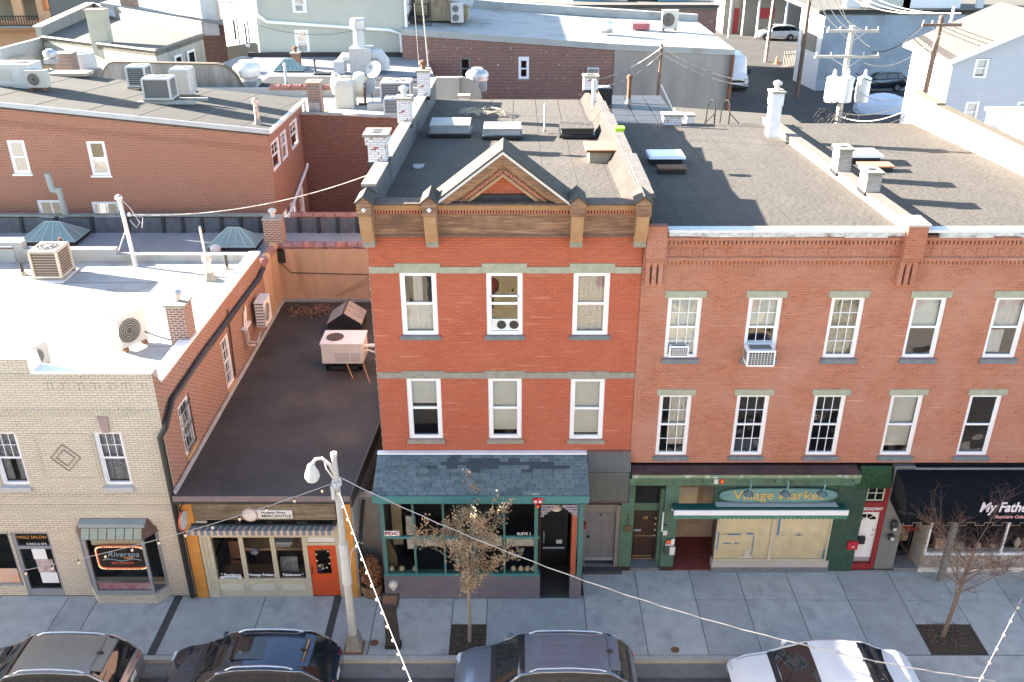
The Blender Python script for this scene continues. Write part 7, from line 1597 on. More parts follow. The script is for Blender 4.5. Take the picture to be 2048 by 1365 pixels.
wire('cable',(sx0+.3,YS-.3,11.4),(-9.6,YS-.3,11.3),.5,.02,GREYPAINT,'thin cable sagging across the left half of the sage wall')
p=PY(599,20,YS-.25);window_ac(p.x-.25,p.x+.25,YS-.02,p.z-.1,p.z+.32,.3,'small white air conditioner in the upper window of the sage building')
fe=thing('fire_escape','dark iron fire escape with ladder on the brick side of the sage building','fire escape',(-5.6,39,5))
fx=sx1+1.1
m=M()
for zz in(8.6,11.6):
 part('landing',M().box(sx1+.15,fx+.3,39.2,41.4,zz,zz+.06),BLACKMETAL,fe)
 rl=M()
 for k in range(7):y=39.2+k*.36;rl.cyl((fx+.28,y,zz),(fx+.28,y,zz+.9),.02,.02,4)
 rl.box(fx+.26,fx+.30,39.2,41.4,zz+.88,zz+.92);rl.box(sx1+.15,fx+.3,39.18,39.22,zz+.88,zz+.92);rl.box(sx1+.15,fx+.3,39.18,39.22,zz+.4,zz+.43)
 part('railing',rl,BLACKMETAL,fe)
ld=M().tube([(fx,39.1,5.5),(fx,39.1,14)],.03,4).tube([(fx+.5,39.1,5.5),(fx+.5,39.1,14)],.03,4)
for k in range(48):ld.box(fx,fx+.5,39.09,39.12,5.6+k*.33,5.63+k*.33)
part('ladder',ld,BLACKMETAL,fe)
A_,B_,C_,D_=PZ(310,103,10.5),PZ(405,70,10.6),PZ(190,30,10.7),PZ(85,75,10.65)
gb=thing('grey_stucco_building','flat-roofed grey stucco building with big square chimney, far left','building',((A_.x+D_.x)/2,A_.y,3))
lo=lambda p_:Vector((p_.x,p_.y,3))
part('wall',M().poly([lo(D_),lo(A_),A_,D_]),mat('cream_grey_stucco',(.40,.385,.31),.9,noise=.08,nscale=.8),gb)
part('side_wall',M().poly([lo(A_),lo(B_),B_,A_]),mat('streaky_grey_boards',(.34,.34,.31),.9,noise=.25,nscale=1,stretch=(3,3,.2)),gb)
dz=Vector((0,0,-.3))
part('roof',M().hexa([p_+dz for p_ in(D_,A_,B_,C_)],[D_,A_,B_,C_]),mat('tan_grey_gravel',(.11,.10,.088),.95,noise=.12,nscale=.6),gb)
up=Vector((0,0,.80));off=Vector((0,.3,0));ofx=Vector((-.35,0,0))
part('rear_parapet',M().hexa([C_,B_,B_+off,C_+off],[C_+up,B_+up,B_+off+up,C_+off+up]),GREYSTUCCO,gb)
part('left_parapet',M().hexa([D_+ofx,D_,C_,C_+ofx],[D_+ofx+up*.75,D_+up*.75,C_+up,C_+ofx+up]),GREYSTUCCO,gb)
part('left_coping',M().hexa([D_+ofx*1.4+up*.76,D_+up*.76-ofx*.3,C_+up*1.01-ofx*.3,C_+ofx*1.4+up*1.01],[D_+ofx*1.4+up*.84,D_+up*.84-ofx*.3,C_+up*1.09-ofx*.3,C_+ofx*1.4+up*1.09]),mat('pinkish_coping',(.66,.56,.48),.9),gb)
part('edge_trim',M().tube([D_+Vector((0,-.05,.04)),A_+Vector((.05,-.05,.04)),B_+Vector((.05,0,.04))],.09,5),GREYPAINT,gb)
for(u,v0,v1,w)in((343,112,128,.9),(371,97,127,1.0)):
 f=(u-310)/95;q=A_.lerp(B_,f*.9);n_=(B_-A_).normalized();zt2=q.z-.45
 m=M().hexa([q+Vector((.06,0,0))+Vector((0,0,-2.1)),q+n_*w+Vector((.06,0,-2.1)),q+n_*w+Vector((.12,0,-2.1)),q+Vector((.12,0,-2.1))],[q+Vector((.06,0,-.6)),q+n_*w+Vector((.06,0,-.6)),q+n_*w+Vector((.12,0,-.6)),q+Vector((.12,0,-.6))])
 w_=part('window',m,WHITE,gb)
 part('pane',M().poly([q+n_*w*.15+Vector((.13,0,-1.95)),q+n_*w*.85+Vector((.13,0,-1.95)),q+n_*w*.85+Vector((.13,0,-.75)),q+n_*w*.15+Vector((.13,0,-.75))]),mat('black_glass',(.015,.014,.013),.12),w_)
q=D_.lerp(A_,.50);chimney(q.x+.2,q.y+.4,9.9,1.05,.8,2.6,mat('cream_grey_stucco',(.40,.385,.31),.9),'broad square stucco chimney on the grey flat-roofed building',flues=0,cap=mat('pinkish_cap',(.40,.32,.27),.8))
p=PZ(130,150,9.6);chimney(p.x,p.y+.5,9.0,1.0,.8,1.7,CHIM_BRICK,'ragged-topped brown brick chimney far left',flues=1,cap=GREYSTUCCO)
p=PZ(167,152,9.2)
t=thing('storage_drum','big white cylindrical vent drum beside the ragged chimney','drum',(p.x,p.y+.5,9))
part('drum',M().lathe((p.x,p.y+.5,9.0),[(.65,0),(.68,.5),(.66,1.3),(.6,1.45),(.45,1.45),(.42,1.3),(.02,1.28)],22),STEELW,t,smooth=True)
part('base',M().box(p.x-.1,p.x+1.1,p.y-.5,p.y+.1,9.0,9.6),GREYPAINT,t)
p=PZ(141,103,10.6);exhaust_fan(p.x,p.y-2.5,10.35,.35,'small ribbed silver turbine vent above the ragged chimney',.25,mt=GALV)
lw=thing('white_parapet_roof','white roof with long white parapet at the far left edge','building',(-33,30,3))
a=PZ(0,98,10.6);b=PZ(92,74,10.6)
part('roof',M().poly([(-45,22.4,9.0),(-24.5,22.4,9.0),(-26.2,36,9.0),(-45,36,9.0)]),WHITEROOF,lw)
xw_=PZ(60,140,9.0).x
part('parapet',M().hexa([(a.x-.3,a.y,8.9),(a.x,a.y,8.9),(b.x,b.y,8.9),(b.x-.3,b.y,8.9)],[(a.x-.3,a.y,10.6),(a.x,a.y,10.6),(b.x,b.y,10.6),(b.x-.3,b.y,10.6)]),WHITEROOF,lw)
part('rear_wall',M().hexa([(b.x,b.y,8.9),(D_.x+1.5,D_.y-1.2,8.9),(D_.x+1.5,D_.y-1.0,8.9),(b.x,b.y+.3,8.9)],[(b.x,b.y,10.5),(D_.x+1.5,D_.y-1.2,10.0),(D_.x+1.5,D_.y-1.0,10.0),(b.x,b.y+.3,10.5)]),WHITEROOF,lw)
p=PZ(62,150,9.0);part('arched_hood',M().hexa([(p.x-1.0+1.0*cos(pi*k/8)*-1,p.y,9.0+1.0*sin(pi*k/8))for k in range(9)],[(p.x-1.0-1.0*cos(pi*k/8),p.y+1.5,9.0+1.0*sin(pi*k/8))for k in range(9)]),mat('tan_hood',(.45,.36,.26),.8),lw)
ph=thing('peach_house','peach rendered house with a dark iron balcony in the top left corner','building',(-48,60,3))
yP=58.0;xr=PY(105,40,yP).x
part('front_wall',M(facing_y(yP)).wall(-90,xr,3,15,[(PY(0,20,yP).x-6,PY(72,10,yP).x,PY(40,42,yP).z,PY(40,-8,yP).z),(PY(84,10,yP).x,PY(97,10,yP).x,PY(90,22,yP).z,PY(90,-8,yP).z)],1.2),PINKCREAM,ph)
part('side_wall',M().box(xr-.05,xr,yP,yP+15,3,15),CREAMWALL,ph)
part('ledge',M().hexa([(-90,yP-1.6,9),(xr-1.2,yP-.8,9),(xr-1.2,yP,9),(-90,yP,9)],[(-90,yP-1.6,PY(0,75,yP).z),(xr-1.2,yP-.8,PY(70,58,yP).z),(xr-1.2,yP,PY(70,58,yP).z),(-90,yP,PY(0,75,yP).z)]),mat('orange_ledge',(.66,.36,.20),.9,noise=.08),ph)
part('recess_back',M().box(-90,xr-.5,yP+1.2,yP+1.3,9,15),mat('olive_recess',(.26,.23,.16),.9,noise=.2,nscale=.6),ph)
rl=M();x0=PY(0,40,yP-1).x-4;x1=PY(76,35,yP-1).x;zr0=PY(40,52,yP-1).z;zr1=PY(40,34,yP-1).z
k=0;x=x0
while x<x1:rl.box(x,x+.05,yP-1.0,yP-.95,zr0,zr1);x+=.22
rl.box(x0,x1,yP-1.02,yP-.93,zr1,zr1+.08).box(x0,x1,yP-1.02,yP-.93,zr0,zr0+.06)
part('balcony_railing',rl,BLACKMETAL,ph)
part('balcony_floor',M().box(x0,x1,yP-1.1,yP,zr0-.2,zr0-.01),GREYSTUCCO,ph)
part('column',M().box(PY(25,20,yP-.2).x,PY(45,20,yP-.2).x,yP-.15,yP+.1,zr0,15),PINKCREAM,ph)
yG=47.0;g0_,g1_=PY(205,20,yG).x,PY(462,60,yG).x
bh=thing('brick_house','purplish brick house with white sloping roof and two chimneys behind the grey stucco building','building',((g0_+g1_)/2,yG,3))
zg0,zg1=PY(205,8,yG).z,PY(462,48,yG).z
part('front_wall',M().poly([(g0_,yG,3),(g1_,yG,3),(g1_,yG,zg1),(g0_,yG,zg0)]),FAR_BRICK,bh)
part('roof',M().hexa([(g0_,yG-.2,zg0-.15),(g1_,yG-.2,zg1-.15),(g1_,yG+9,zg1-.15),(g0_,yG+9,zg0-.15)],[(g0_,yG-.2,zg0+.1),(g1_,yG-.2,zg1+.1),(g1_,yG+9,zg1+.1),(g0_,yG+9,zg0+.1)]),WHITEROOF,bh)
part('frieze',M().hexa([(g0_,yG-.06,zg0-.75),(g1_-3,yG-.06,zg1-.35),(g1_-3,yG-.001,zg1-.35),(g0_,yG-.001,zg0-.75)],[(g0_,yG-.06,zg0-.16),(g1_-3,yG-.06,zg1+.12),(g1_-3,yG-.001,zg1+.12),(g0_,yG-.001,zg0-.16)]),mat('peeling_white',(.6,.6,.6),.9,noise=.3,nscale=3),bh)
xg=PY(258,20,yG).x;chimney(xg,yG+.3,zg0-2.2,1.0,.8,3.6,CHIM_BRICK,'red brick chimney rising from the front of the purplish brick house',flues=0)
xg=PY(418,20,yG).x;chimney(xg,yG+.3,zg1-.8,1.1,.8,2.6,mat('patchy_white_render',(.66,.66,.64),.9,noise=.15,nscale=2),'white rendered chimney beside the cream wing',flues=0)
cwg=thing('cream_wing','cream clapboard wing with low roof between the brick house and sage building','building',((g1_+sx0)/2,42,3))
pA_=PY(462,55,42.0);pB_=PY(522,28,YS+4)
part('front_wall',M().poly([(g1_+.6,43.5,3),(sx0+.05,YS+.0,3),(sx0+.05,YS,12.6),(g1_+.6,43.5,12.3)]),CREAMWALL,cwg)
part('roof',M().hexa([(g1_+.5,43.3,12.3),(sx0,YS-.1,12.6),(sx0,50,12.6),(g1_+.5,50,12.3)],[(g1_+.5,43.3,12.5),(sx0,YS-.1,12.8),(sx0,50,12.8),(g1_+.5,50,12.5)]),mat('dark_roof_edge',(.16,.17,.18),.8),cwg)
part('roof_sheet',M().hexa([(g1_+.9,43.9,12.5),(sx0-.3,YS+1.0,12.8),(sx0-.3,49.5,12.8),(g1_+.9,49.5,12.5)],[(g1_+.9,43.9,12.54),(sx0-.3,YS+1.0,12.84),(sx0-.3,49.5,12.84),(g1_+.9,49.5,12.54)]),mat('pale_grey_sheet',(.62,.66,.70),.7),cwg)
for f,w in((.30,.8),(.62,.7)):
 a=Vector((g1_+.6,43.5,0)).lerp(Vector((sx0+.05,YS,0)),f);d=(Vector((sx0,YS,0))-Vector((g1_+.6,43.5,0))).normalized();n_=Vector((d.y,-d.x,0)).normalized()*.08
 if n_.y>0:n_=-n_
 w_=part('window',M().hexa([a+n_+Vector((0,0,9.8)),a+d*w+n_+Vector((0,0,9.8)),a+d*w+Vector((0,0,9.8)),a+Vector((0,0,9.8))],[a+n_+Vector((0,0,11.5)),a+d*w+n_+Vector((0,0,11.5)),a+d*w+Vector((0,0,11.5)),a+Vector((0,0,11.5))]),WHITE,cwg)
 part('pane',M().poly([a+n_*1.1+d*.15+Vector((0,0,10)),a+n_*1.1+d*(w-.15)+Vector((0,0,10)),a+n_*1.1+d*(w-.15)+Vector((0,0,11.3)),a+n_*1.1+d*.15+Vector((0,0,11.3))]),mat('black_glass',(.015,.014,.013),.12),w_)
#  BEHIND, CENTRE AND RIGHT
YF=37.0
fa,fb,fc=PY(822,62,YF),PY(1230,92,YF),PY(1469,103,YF)
fb_=thing('far_brick_building','long brick and grey cement building with bright white roof behind the orange house','building',((fa.x+fc.x)/2,YF,3))
FF=facing_y(YF)
FW=[wspec(919,116,941,160,YF),wspec(1037,118,1058,158,YF)]
part('brick_wall',M(FF).wall(fa.x-.6,fb.x,0,9.6,FW,.1),FAR_BRICK,fb_)
part('brick_wall',M().poly([(fa.x-.6,YF,9.6),(fb.x,YF,9.6),(fb.x,YF,fb.z),(fa.x-.6,YF,fa.z+.06)]),FAR_BRICK,fb_)
part('cement_wall',M().poly([(fb.x,YF-.03,0),(fc.x,YF-.03,0),(fc.x,YF-.03,fc.z),(fb.x,YF-.03,fb.z)]),GREYSTUCCO,fb_)
window(fb_,*FW[0],FF,frame=GREYPAINT,fw=.10,depth=0);window(fb_,*FW[1],FF,fw=.12,depth=0,lintel=(.12,WHITE),over=.0,sill=(.1,STONE_GREY))
part('side_wall',M().poly([(fc.x,YF-.03,0),(fc.x,51,0),(fc.x,51,fc.z),(fc.x,YF-.03,fc.z)]),GREYSTUCCO,fb_)
part('roof',M().hexa([(fa.x-.6,YF-.06,fa.z-.25),(fb.x,YF-.06,fb.z-.25),(fb.x,51,fb.z-.25),(fa.x-.6,51,fa.z-.25)],[(fa.x-.6,YF-.06,fa.z+.12),(fb.x,YF-.06,fb.z+.12),(fb.x,51,fb.z+.12),(fa.x-.6,51,fa.z+.12)]),WHITEROOF,fb_)
part('roof',M().hexa([(fb.x+.001,YF-.09,fb.z-.25),(fc.x,YF-.09,fc.z-.25),(fc.x,51,fc.z-.25),(fb.x+.001,51,fb.z-.25)],[(fb.x+.001,YF-.09,fb.z+.12),(fc.x,YF-.09,fc.z+.12),(fc.x,51,fc.z+.12),(fb.x+.001,51,fb.z+.12)]),WHITEROOF,fb_)
part('rear_parapet',M().hexa([(fa.x+1,50.2,fa.z),(fc.x,50.2,fc.z),(fc.x,50.9,fc.z),(fa.x+1,50.9,fa.z)],[(fa.x+1,50.2,fa.z+.55),(fc.x,50.2,fc.z+.6),(fc.x,50.9,fc.z+.6),(fa.x+1,50.9,fa.z+.55)]),WHITEROOF,fb_)
part('downpipe',M().tube([(fc.x-.1,YF-.2,fc.z-.2),(fc.x-.2,YF-.2,3)],.12,6),RUST,fb_)
p=PY(1186,144,YF-.2);window_ac(p.x-.35,p.x+.35,YF-.05,p.z-.28,p.z+.25,.35,'white through-wall air conditioner on the far dark brick wall')
def onF(u,v):
 z=10.2
 for _ in range(5):
  p=PZ(u,v,z);f=(p.x-fa.x)/(fc.x-fa.x);z=fa.z+(fc.z-fa.z)*f+.12
 return PZ(u,v,z)
p=onF(1338,62);mini_split(p.x,p.y,p.z+.1,1.1,.5,1.25,'beige louvred condenser on the bright white roof edge',case=OFFWHITE)
p=onF(1213,66);exhaust_fan(p.x,p.y,p.z,.45,'white mushroom vent on the bright white roof',.2,mt=WHITE2)
p=onF(1282,60);solo('red_hatch',M().box(p.x-.6,p.x+.6,p.y,p.y+1.0,p.z,p.z+.4),mat('maroon_hatch',(.35,.10,.11),.7),'dull red box hatch on the bright white roof','roof hatch')
p=onF(915,50);mini_split(p.x,p.y,p.z+.1,.8,.4,1.2,'pair-fan white unit by the wooden shed',case=STEELW,fans=2)
a=onF(832,42);
t=thing('wooden_shed','weathered wooden shed with white lean-to roof on the far white roof','shed',(a.x+2,a.y,a.z))
part('wall',M().hexa([(a.x,a.y,a.z),(a.x+3.4,a.y,a.z),(a.x+3.4,a.y+3,a.z),(a.x,a.y+3,a.z)],[(a.x,a.y,a.z+1.9),(a.x+3.4,a.y,a.z+.9),(a.x+3.4,a.y+3,a.z+.9),(a.x,a.y+3,a.z+1.9)]),wood('shed_boards',(.20,.14,.08),(.36,.28,.18),(.52,.44,.32),axis='Z'),t)
part('roof',M().hexa([(a.x-.2,a.y-.2,a.z+1.97),(a.x+3.7,a.y-.2,a.z+.85),(a.x+3.7,a.y+4.5,a.z+.85),(a.x-.2,a.y+4.5,a.z+1.97)],[(a.x-.2,a.y-.2,a.z+2.1),(a.x+3.7,a.y-.2,a.z+.98),(a.x+3.7,a.y+4.5,a.z+.98),(a.x-.2,a.y+4.5,a.z+2.1)]),WHITEROOF,t)
Y2=53.0;ha,hb_=PY(900,12,Y2),PY(1436,13,Y2)
b2=thing('lettered_brick_building','second brick building beyond with white painted letters DEEP on its wall','building',((ha.x+hb_.x)/2,Y2,3))
part('wall',M().poly([(ha.x-6,Y2,3),(hb_.x,Y2,3),(hb_.x,Y2,hb_.z),(ha.x-6,Y2,ha.z)]),FAR_BRICK,b2)
part('side_wall',M().poly([(hb_.x,Y2,3),(hb_.x,Y2+22,3),(hb_.x,Y2+22,hb_.z),(hb_.x,Y2,hb_.z)]),FAR_BRICK,b2)
part('roof',M().box(ha.x-6,hb_.x,Y2-.1,Y2+22,hb_.z-.3,hb_.z+.05),mat('cream_gravel_roof',(.13,.117,.10),.9,noise=.15,nscale=.4),b2)
part('edge_trim',M().box(ha.x-6,hb_.x+.1,Y2-.15,Y2-.101,hb_.z-.1,hb_.z+.12),BLACKMETAL,b2)
p=PY(1073,9,Y2-.05);text('DEEP',.62,WHITE2,b2,loc=(p.x,Y2-.03,p.z-.1),offset=.02)
p=PY(1046,6,Y2-.05);part('painted_mark',M().box(p.x-.7,p.x+.8,Y2-.03,Y2-.01,p.z-.35,p.z-.2).tube([(p.x,Y2-.03,p.z-.3),(p.x+.3,Y2-.03,p.z+.5)],.06,4),WHITE2,b2)
for k,(u,mt_)in enumerate(((1175,mat('slate_blue_tarp',(.10,.22,.30),.7)),(1285,BLACKMETAL),(1340,mat('teal_tarp',(.12,.25,.30),.7)))):
 p=PZ(u,3,hb_.z+.05);solo('roof_unit',M().box(p.x-1.2,p.x+1.2,p.y,p.y+1.2,p.z,p.z+.9),mt_,('slate blue','black','teal')[k]+' box on the cream roof at the top edge','box')
dk=thing('rear_deck','small black-tiled roof deck behind the orange house corner','roof deck',(5.2,21,0))
a,b=PZ(1232,240,8.9),PZ(1300,240,8.9)
rows_=7
for i in range(4):
 for j in range(rows_):
  x0=3.55+i*.95;y0=17.0+j*1.15
  part('roof_tile',M().box(x0+.02,x0+.93,y0+.02,y0+1.13,9.5,9.63),mat('black_tile',(.05,.052,.06),.5,noise=.3,nscale=3),dk)
part('bed',M().box(3.52,7.4,15.45,25.2,0,9.49),DARK_BRICK,dk)
p=PZ(1235,205,8.83);ac_cube(4.15,22.6,9.68,.75,.75,.85,'black cube condenser on the black-tiled deck',case=BLACKMETAL,grille=BLACKMETAL)
pipe_vent(5.5,23.2,9.63,.10,1.2,'rusty flared stove pipe on the black-tiled deck',mt=RUST)
tr_=thing('tan_back_roof','flat tan felt roof strip behind the red brick row','building',(10,18,0))
part('roof',M().hexa([(7.45,15.45,9.3),(12.6,15.45,9.3),(12.6,19.8,9.3),(7.45,21.6,9.3)],[(7.45,15.45,9.85),(12.6,15.45,9.85),(12.6,19.8,9.78),(7.45,21.6,9.78)]),mat('tan_felt',(.08,.07,.056),.95,noise=.1,nscale=1),tr_)
part('wall',M().hexa([(7.45,15.46,0),(12.6,15.46,0),(12.6,19.5,0),(7.45,21.0,0)],[(7.46,15.46,9.29),(12.59,15.46,9.29),(12.59,19.49,9.29),(7.46,20.99,9.29)]),DARK_BRICK,tr_)
chimney(7.2,15.9,9.2,.3,.5,1.45,mat('white_painted_render',(.74,.73,.74),.8),'slim white wall stub beside the stepped chimney',flues=0)
chimney(-2.6,22.5,8.4,.5,.5,1.7,mat('patchy_white_render',(.66,.66,.64),.9),'cream post-like chimney just behind the orange house roof',flues=0)
p=PY(955,168,25.0);exhaust_fan(p.x,25,p.z-.3,.55,'galvanised mushroom fan behind the orange house',.3,mt=GALV)
cu=thing('curved_wall_end','curved grey wall end behind the rear left corner of the orange house','wall',(-3.4,24,8))
pts=[(24.0,8.0),(24.0,11.0)]+[(24.0+1.3*sin(k*pi/12),9.9+1.2*cos(k*pi/12))for k in range(0,7)]+[(25.4,8.0)]
part('body',M().box(-4.1,-2.9,24.0,24.4,8,10.7).lathe((-2.9,24.2,9.6),[(.01,0),(1.1,0),(1.1,.3),(.01,.3)],22,'Y'),GREYSTUCCO,cu)
solo('antenna_mast',M().tube([(-3.55,14.9,12.8),(-3.75,14.9,16.5)],.026,6),OFFWHITE,'tall thin white mast rising past the farthest white chimney','mast')
solo('steel_pole',M().tube([(-4.05,16.4,11.8),(-4.15,16.4,15.0)],.014,5),GREYPAINT,'shorter thin grey pole beside the tall white mast','mast')
YV=29.0;v0=PY(1908,118,YV);xv=v0.x;zeave=v0.z;wv=9.5;zr=zeave+2.1
yv1=PX(1818,72,xv-.4).y
vh=thing('vinyl_house','pale blue-grey sided house with tan shingled gable roof at the right edge','house',(xv+4,YV,0))
SVW=[wspec(1953,117,1980,157,YV),wspec(1933,204,1960,245,YV),wspec(2036,204,2062,245,YV)]
part('gable_wall',M(facing_y(YV)).wall(xv,xv+wv,0,zeave,SVW,.08),VINYL,vh)
part('gable_wall',M().poly([(xv,YV,zeave),(xv+wv,YV,zeave),(xv+wv/2,YV,zr)]),VINYL,vh)
sm_=M();z=.2
while z<zeave:
 segs=[(xv,xv+wv)]
 for w in SVW:
  if w[2]-.15<z<w[3]+.15:segs=[q for(a,b)in segs for q in((a,min(b,w[0]-.1)),(max(a,w[1]+.1),b))if q[1]-q[0]>.05]
 for a,b in segs:sm_.hexa([(a,YV-.03,z),(b,YV-.03,z),(b,YV-.001,z),(a,YV-.001,z)],[(a,YV-.004,z+.19),(b,YV-.004,z+.19),(b,YV-.001,z+.19),(a,YV-.001,z+.19)])
 z+=.2
part('siding_board',sm_,VINYL,vh,kind='stuff')
part('side_wall',M().poly([(xv,YV,0),(xv,yv1,0),(xv,yv1,zeave),(xv,YV,zeave)]),mat('white_vinyl',(.78,.78,.80),.6),vh)
part('rear_wall',M().poly([(xv,yv1,0),(xv+wv,yv1,0),(xv+wv,yv1,zeave),(xv+wv/2,yv1,zr),(xv,yv1,zeave)]),VINYL,vh)
for sgn,(xa,xb)in((0,(xv-.45,xv+wv/2)),(1,(xv+wv+.45,xv+wv/2))):
 za=zeave-.2
 part('roof',M().hexa([(xa,YV-.4,za),(xb,YV-.4,zr),(xb,yv1+.3,zr),(xa,yv1+.3,za)],[(xa,YV-.4,za+.2),(xb,YV-.4,zr+.2),(xb,yv1+.3,zr+.2),(xa,yv1+.3,za+.2)]),TANROOF,vh)
 part('rake_board',M().hexa([(xa,YV-.45,za-.12),(xb,YV-.45,zr-.12),(xb,YV-.401,zr-.12),(xa,YV-.401,za-.12)],[(xa,YV-.45,za+.18),(xb,YV-.45,zr+.18),(xb,YV-.401,zr+.18),(xa,YV-.401,za+.18)]),WHITE,vh)
part('gutter',M().box(xv-.55,xv-.44,YV-.4,yv1+.3,zeave-.25,zeave-.1),WHITE,vh)
for w in SVW:window(vh,*w,facing_y(YV),fw=.10,depth=.0,cover=[(0,1,.1,1)],cov_mat=BLIND)
pipe_vent(xv+2.6,YV+7,zeave+1.0,.08,.9,'white vent pipe on the tan shingled roof',mt=WHITE,cap=False)
wb=thing('white_block_building','small white block building with flat roof beyond the right parapet','building',(21,14,0))
p=PZ(2000,222,10.2);q=PZ(1992,285,7)
part('wall',M().box(p.x-.3,p.x+9,p.y-6.0,p.y+.5,0,10.1),mat('white_block',(.74,.73,.72),.8,noise=.06),wb);part('coping',M().box(p.x-.4,p.x+9.1,p.y-6.1,p.y+.6,10.101,10.25),WHITE2,wb)
part('roof',M().box(p.x-.1,p.x+8.8,p.y-5.8,p.y+.3,10.12,10.26),mat('pale_grey_sheet',(.62,.66,.70),.7),wb)
solo('parapet_chimney',M().box(X1-.22,X1+.14,13.35,16.0,10.3,11.68),brick('tan_end_brick',(.24,.165,.105),(.17,.11,.07),(.26,.21,.16),ms=.012),'taller tan brick end of the right parapet wall','wall')  # tan brick in its own colour
YZ=60.0;q0,q1=PY(1622,60,YZ),PY(1652,22,YZ)
bb=thing('blue_block_building','long blue-grey block building with flat roof clutter behind the utility poles','building',(40,YZ,3))
part('front_wall',M().poly([(q1.x,YZ,2.5),(75,YZ,2.5),(75,YZ,q1.z),(q1.x,YZ,q1.z)]),BLUEWALL,bb)
part('end_wall',M().poly([(q1.x,YZ,2.5),(q1.x-.6,YZ+5,2.5),(q1.x-.6,YZ+5,q1.z),(q1.x,YZ,q1.z)]),mat('white_block',(.74,.73,.72),.8),bb)
ew=part('window',M().poly([(q1.x-.16,YZ+1.0,q1.z-3.6),(q1.x-.54,YZ+4.2,q1.z-3.6),(q1.x-.54,YZ+4.2,q1.z-1.4),(q1.x-.16,YZ+1.0,q1.z-1.4)]),mat('grey_window',(.14,.15,.14),.3),bb)
part('roof',M().box(q1.x-.6,75,YZ-.1,YZ+22,q1.z-.3,q1.z+.05),mat('grey_tan_roof',(.10,.093,.08),.9,noise=.15,nscale=.3),bb)
part('edge_trim',M().box(q1.x-.1,75,YZ-.2,YZ-.101,q1.z-.15,q1.z+.12),BLACKMETAL,bb)
for(u,w,h,d,mt_,lb)in((1705,1.2,1.2,1,WHITE2,'white box unit on the far blue building roof'),(1780,3.4,.9,2,GALV,'long greenhouse-like skylight on the far blue building roof'),(1862,5.0,2.6,4,WHITE,'white penthouse block on the far blue building roof'),(1960,.5,1.6,.5,WHITE2,'white stack on the far blue building roof')):
 p=PZ(u,18,q1.z);solo('roof_unit',M().box(p.x-w/2,p.x+w/2,p.y,p.y+d,q1.z+.05,q1.z+h),mt_,lb,'box')
pq=thing('porch_house','white and grey house with red trim and posts beyond the parking lot','house',(20,88,3))
a=PZ(1492,72,3.0);
part('wall',M().box(a.x-.5,a.x+8,a.y,a.y+8,3,10),CREAMWALL,pq);part('grey_wall',M().box(a.x-2.6,a.x-.51,a.y+1.5,a.y+8,3,10),GREYSTUCCO,pq)  # set-back left part in grey render
part('red_window',M().box(a.x+1.3,a.x+3.2,a.y-.06,a.y-.001,5.0,6.2),REDP,pq);part('red_door',M().box(a.x-1.4,a.x-.8,a.y+1.4,a.y+1.499,3.1,6),REDP,pq)
for k in range(3):part('post',M().box(a.x-2.6+k*3.3,a.x-2.4+k*3.3,a.y-1.8,a.y-1.6,3,8.2),WHITE,pq)
part('porch_roof',M().box(a.x-3,a.x+5,a.y-2,a.y-.01,8.21,8.5),WHITE2,pq)
def pole(p,h,r,mt,label,arms=(),group=None,lean=(0,0)):
 t=thing('utility_pole',label,'utility pole',p)
 p=Vector(p);top=p+Vector((lean[0],lean[1],h))
 part('shaft',M().cyl(p,top,r,r*.72,10),mt,t,smooth=True)
 for(f,hw,dx)in arms:
  c=p.lerp(top,f);a=part('crossarm',M().box(c.x-hw+dx,c.x+hw+dx,c.y-.22,c.y-.12,c.z-.06,c.z+.06),mt,t)
  for s_ in(-.95,-.5,.5,.95):part('insulator',M().lathe((c.x+dx+hw*s_,c.y-.17,c.z+.06),[(.02,0),(.035,.03),(.025,.07),(.035,.1),(.015,.14)],8),STEELW,a)
  part('brace',M().tube([(c.x+hw*.5+dx,c.y-.14,c.z-.05),(c.x,c.y-.1,c.z-.5)],.02,4).tube([(c.x-hw*.5+dx,c.y-.14,c.z-.05),(c.x,c.y-.1,c.z-.5)],.02,4),GALV,a)
 return t,top
yT=20.0;tp=PY(1697,52,yT);tb_=PY(1690,150,yT)
t1,top1=pole((tb_.x,yT,0),tp.z,.17,POLEGREY,'bleached utility pole carrying three white transformer cans',arms=((.985,1.15,0),(.905,1.45,-.1)))
for k,(u,dy)in enumerate(((1661,.1),(1688,-.45),(1722,.1))):
 c=PY(u,205,yT+dy)
 tr=part('transformer',M().lathe((c.x,yT+dy,c.z),[(.22,0),(.29,.04),(.29,1.02),(.31,1.04),(.30,1.12),(.12,1.2),(.02,1.2)],18),mat('pale_grey_enamel',(.60,.62,.64),.4),t1,smooth=True)
 part('bushing',M().lathe((c.x,yT+dy,c.z+1.2),[(.05,0),(.09,.05),(.06,.1),(.09,.15),(.03,.28)],10),STEELW,tr,smooth=True)
 part('fin',M().box(c.x-.31,c.x-.28,yT+dy-.1,yT+dy+.1,c.z+.15,c.z+.9),GALV,tr)
t2p,top2=pole((PY(1828,240,19).x,19,0),PY(1868,32,19).z,.15,POLEWOOD,'brown leaning utility pole beside the white house wall',arms=((.975,.85,.0),),lean=(.35,0))
p3=PZ(1593,196,3.0);t3p,top3=pole(p3,11.5,.2,POLEWOOD,'dark brown utility pole at the edge of the parking lot',arms=((.97,1.3,0),))
p5=PZ(1531,124,3.0);pole(p5,10.5,.19,POLEGREY,'bleached pole with pale wrap standing by the lot kerb near the white SUV',lean=(.2,0))
p4=Vector((PY(1313,200,35.5).x,35.5,3));t4p,top4=pole(p4,PY(1313,88,35.5).z-3,.14,POLEWOOD,'thin brown pole in front of the grey cement wall',lean=(.1,0))
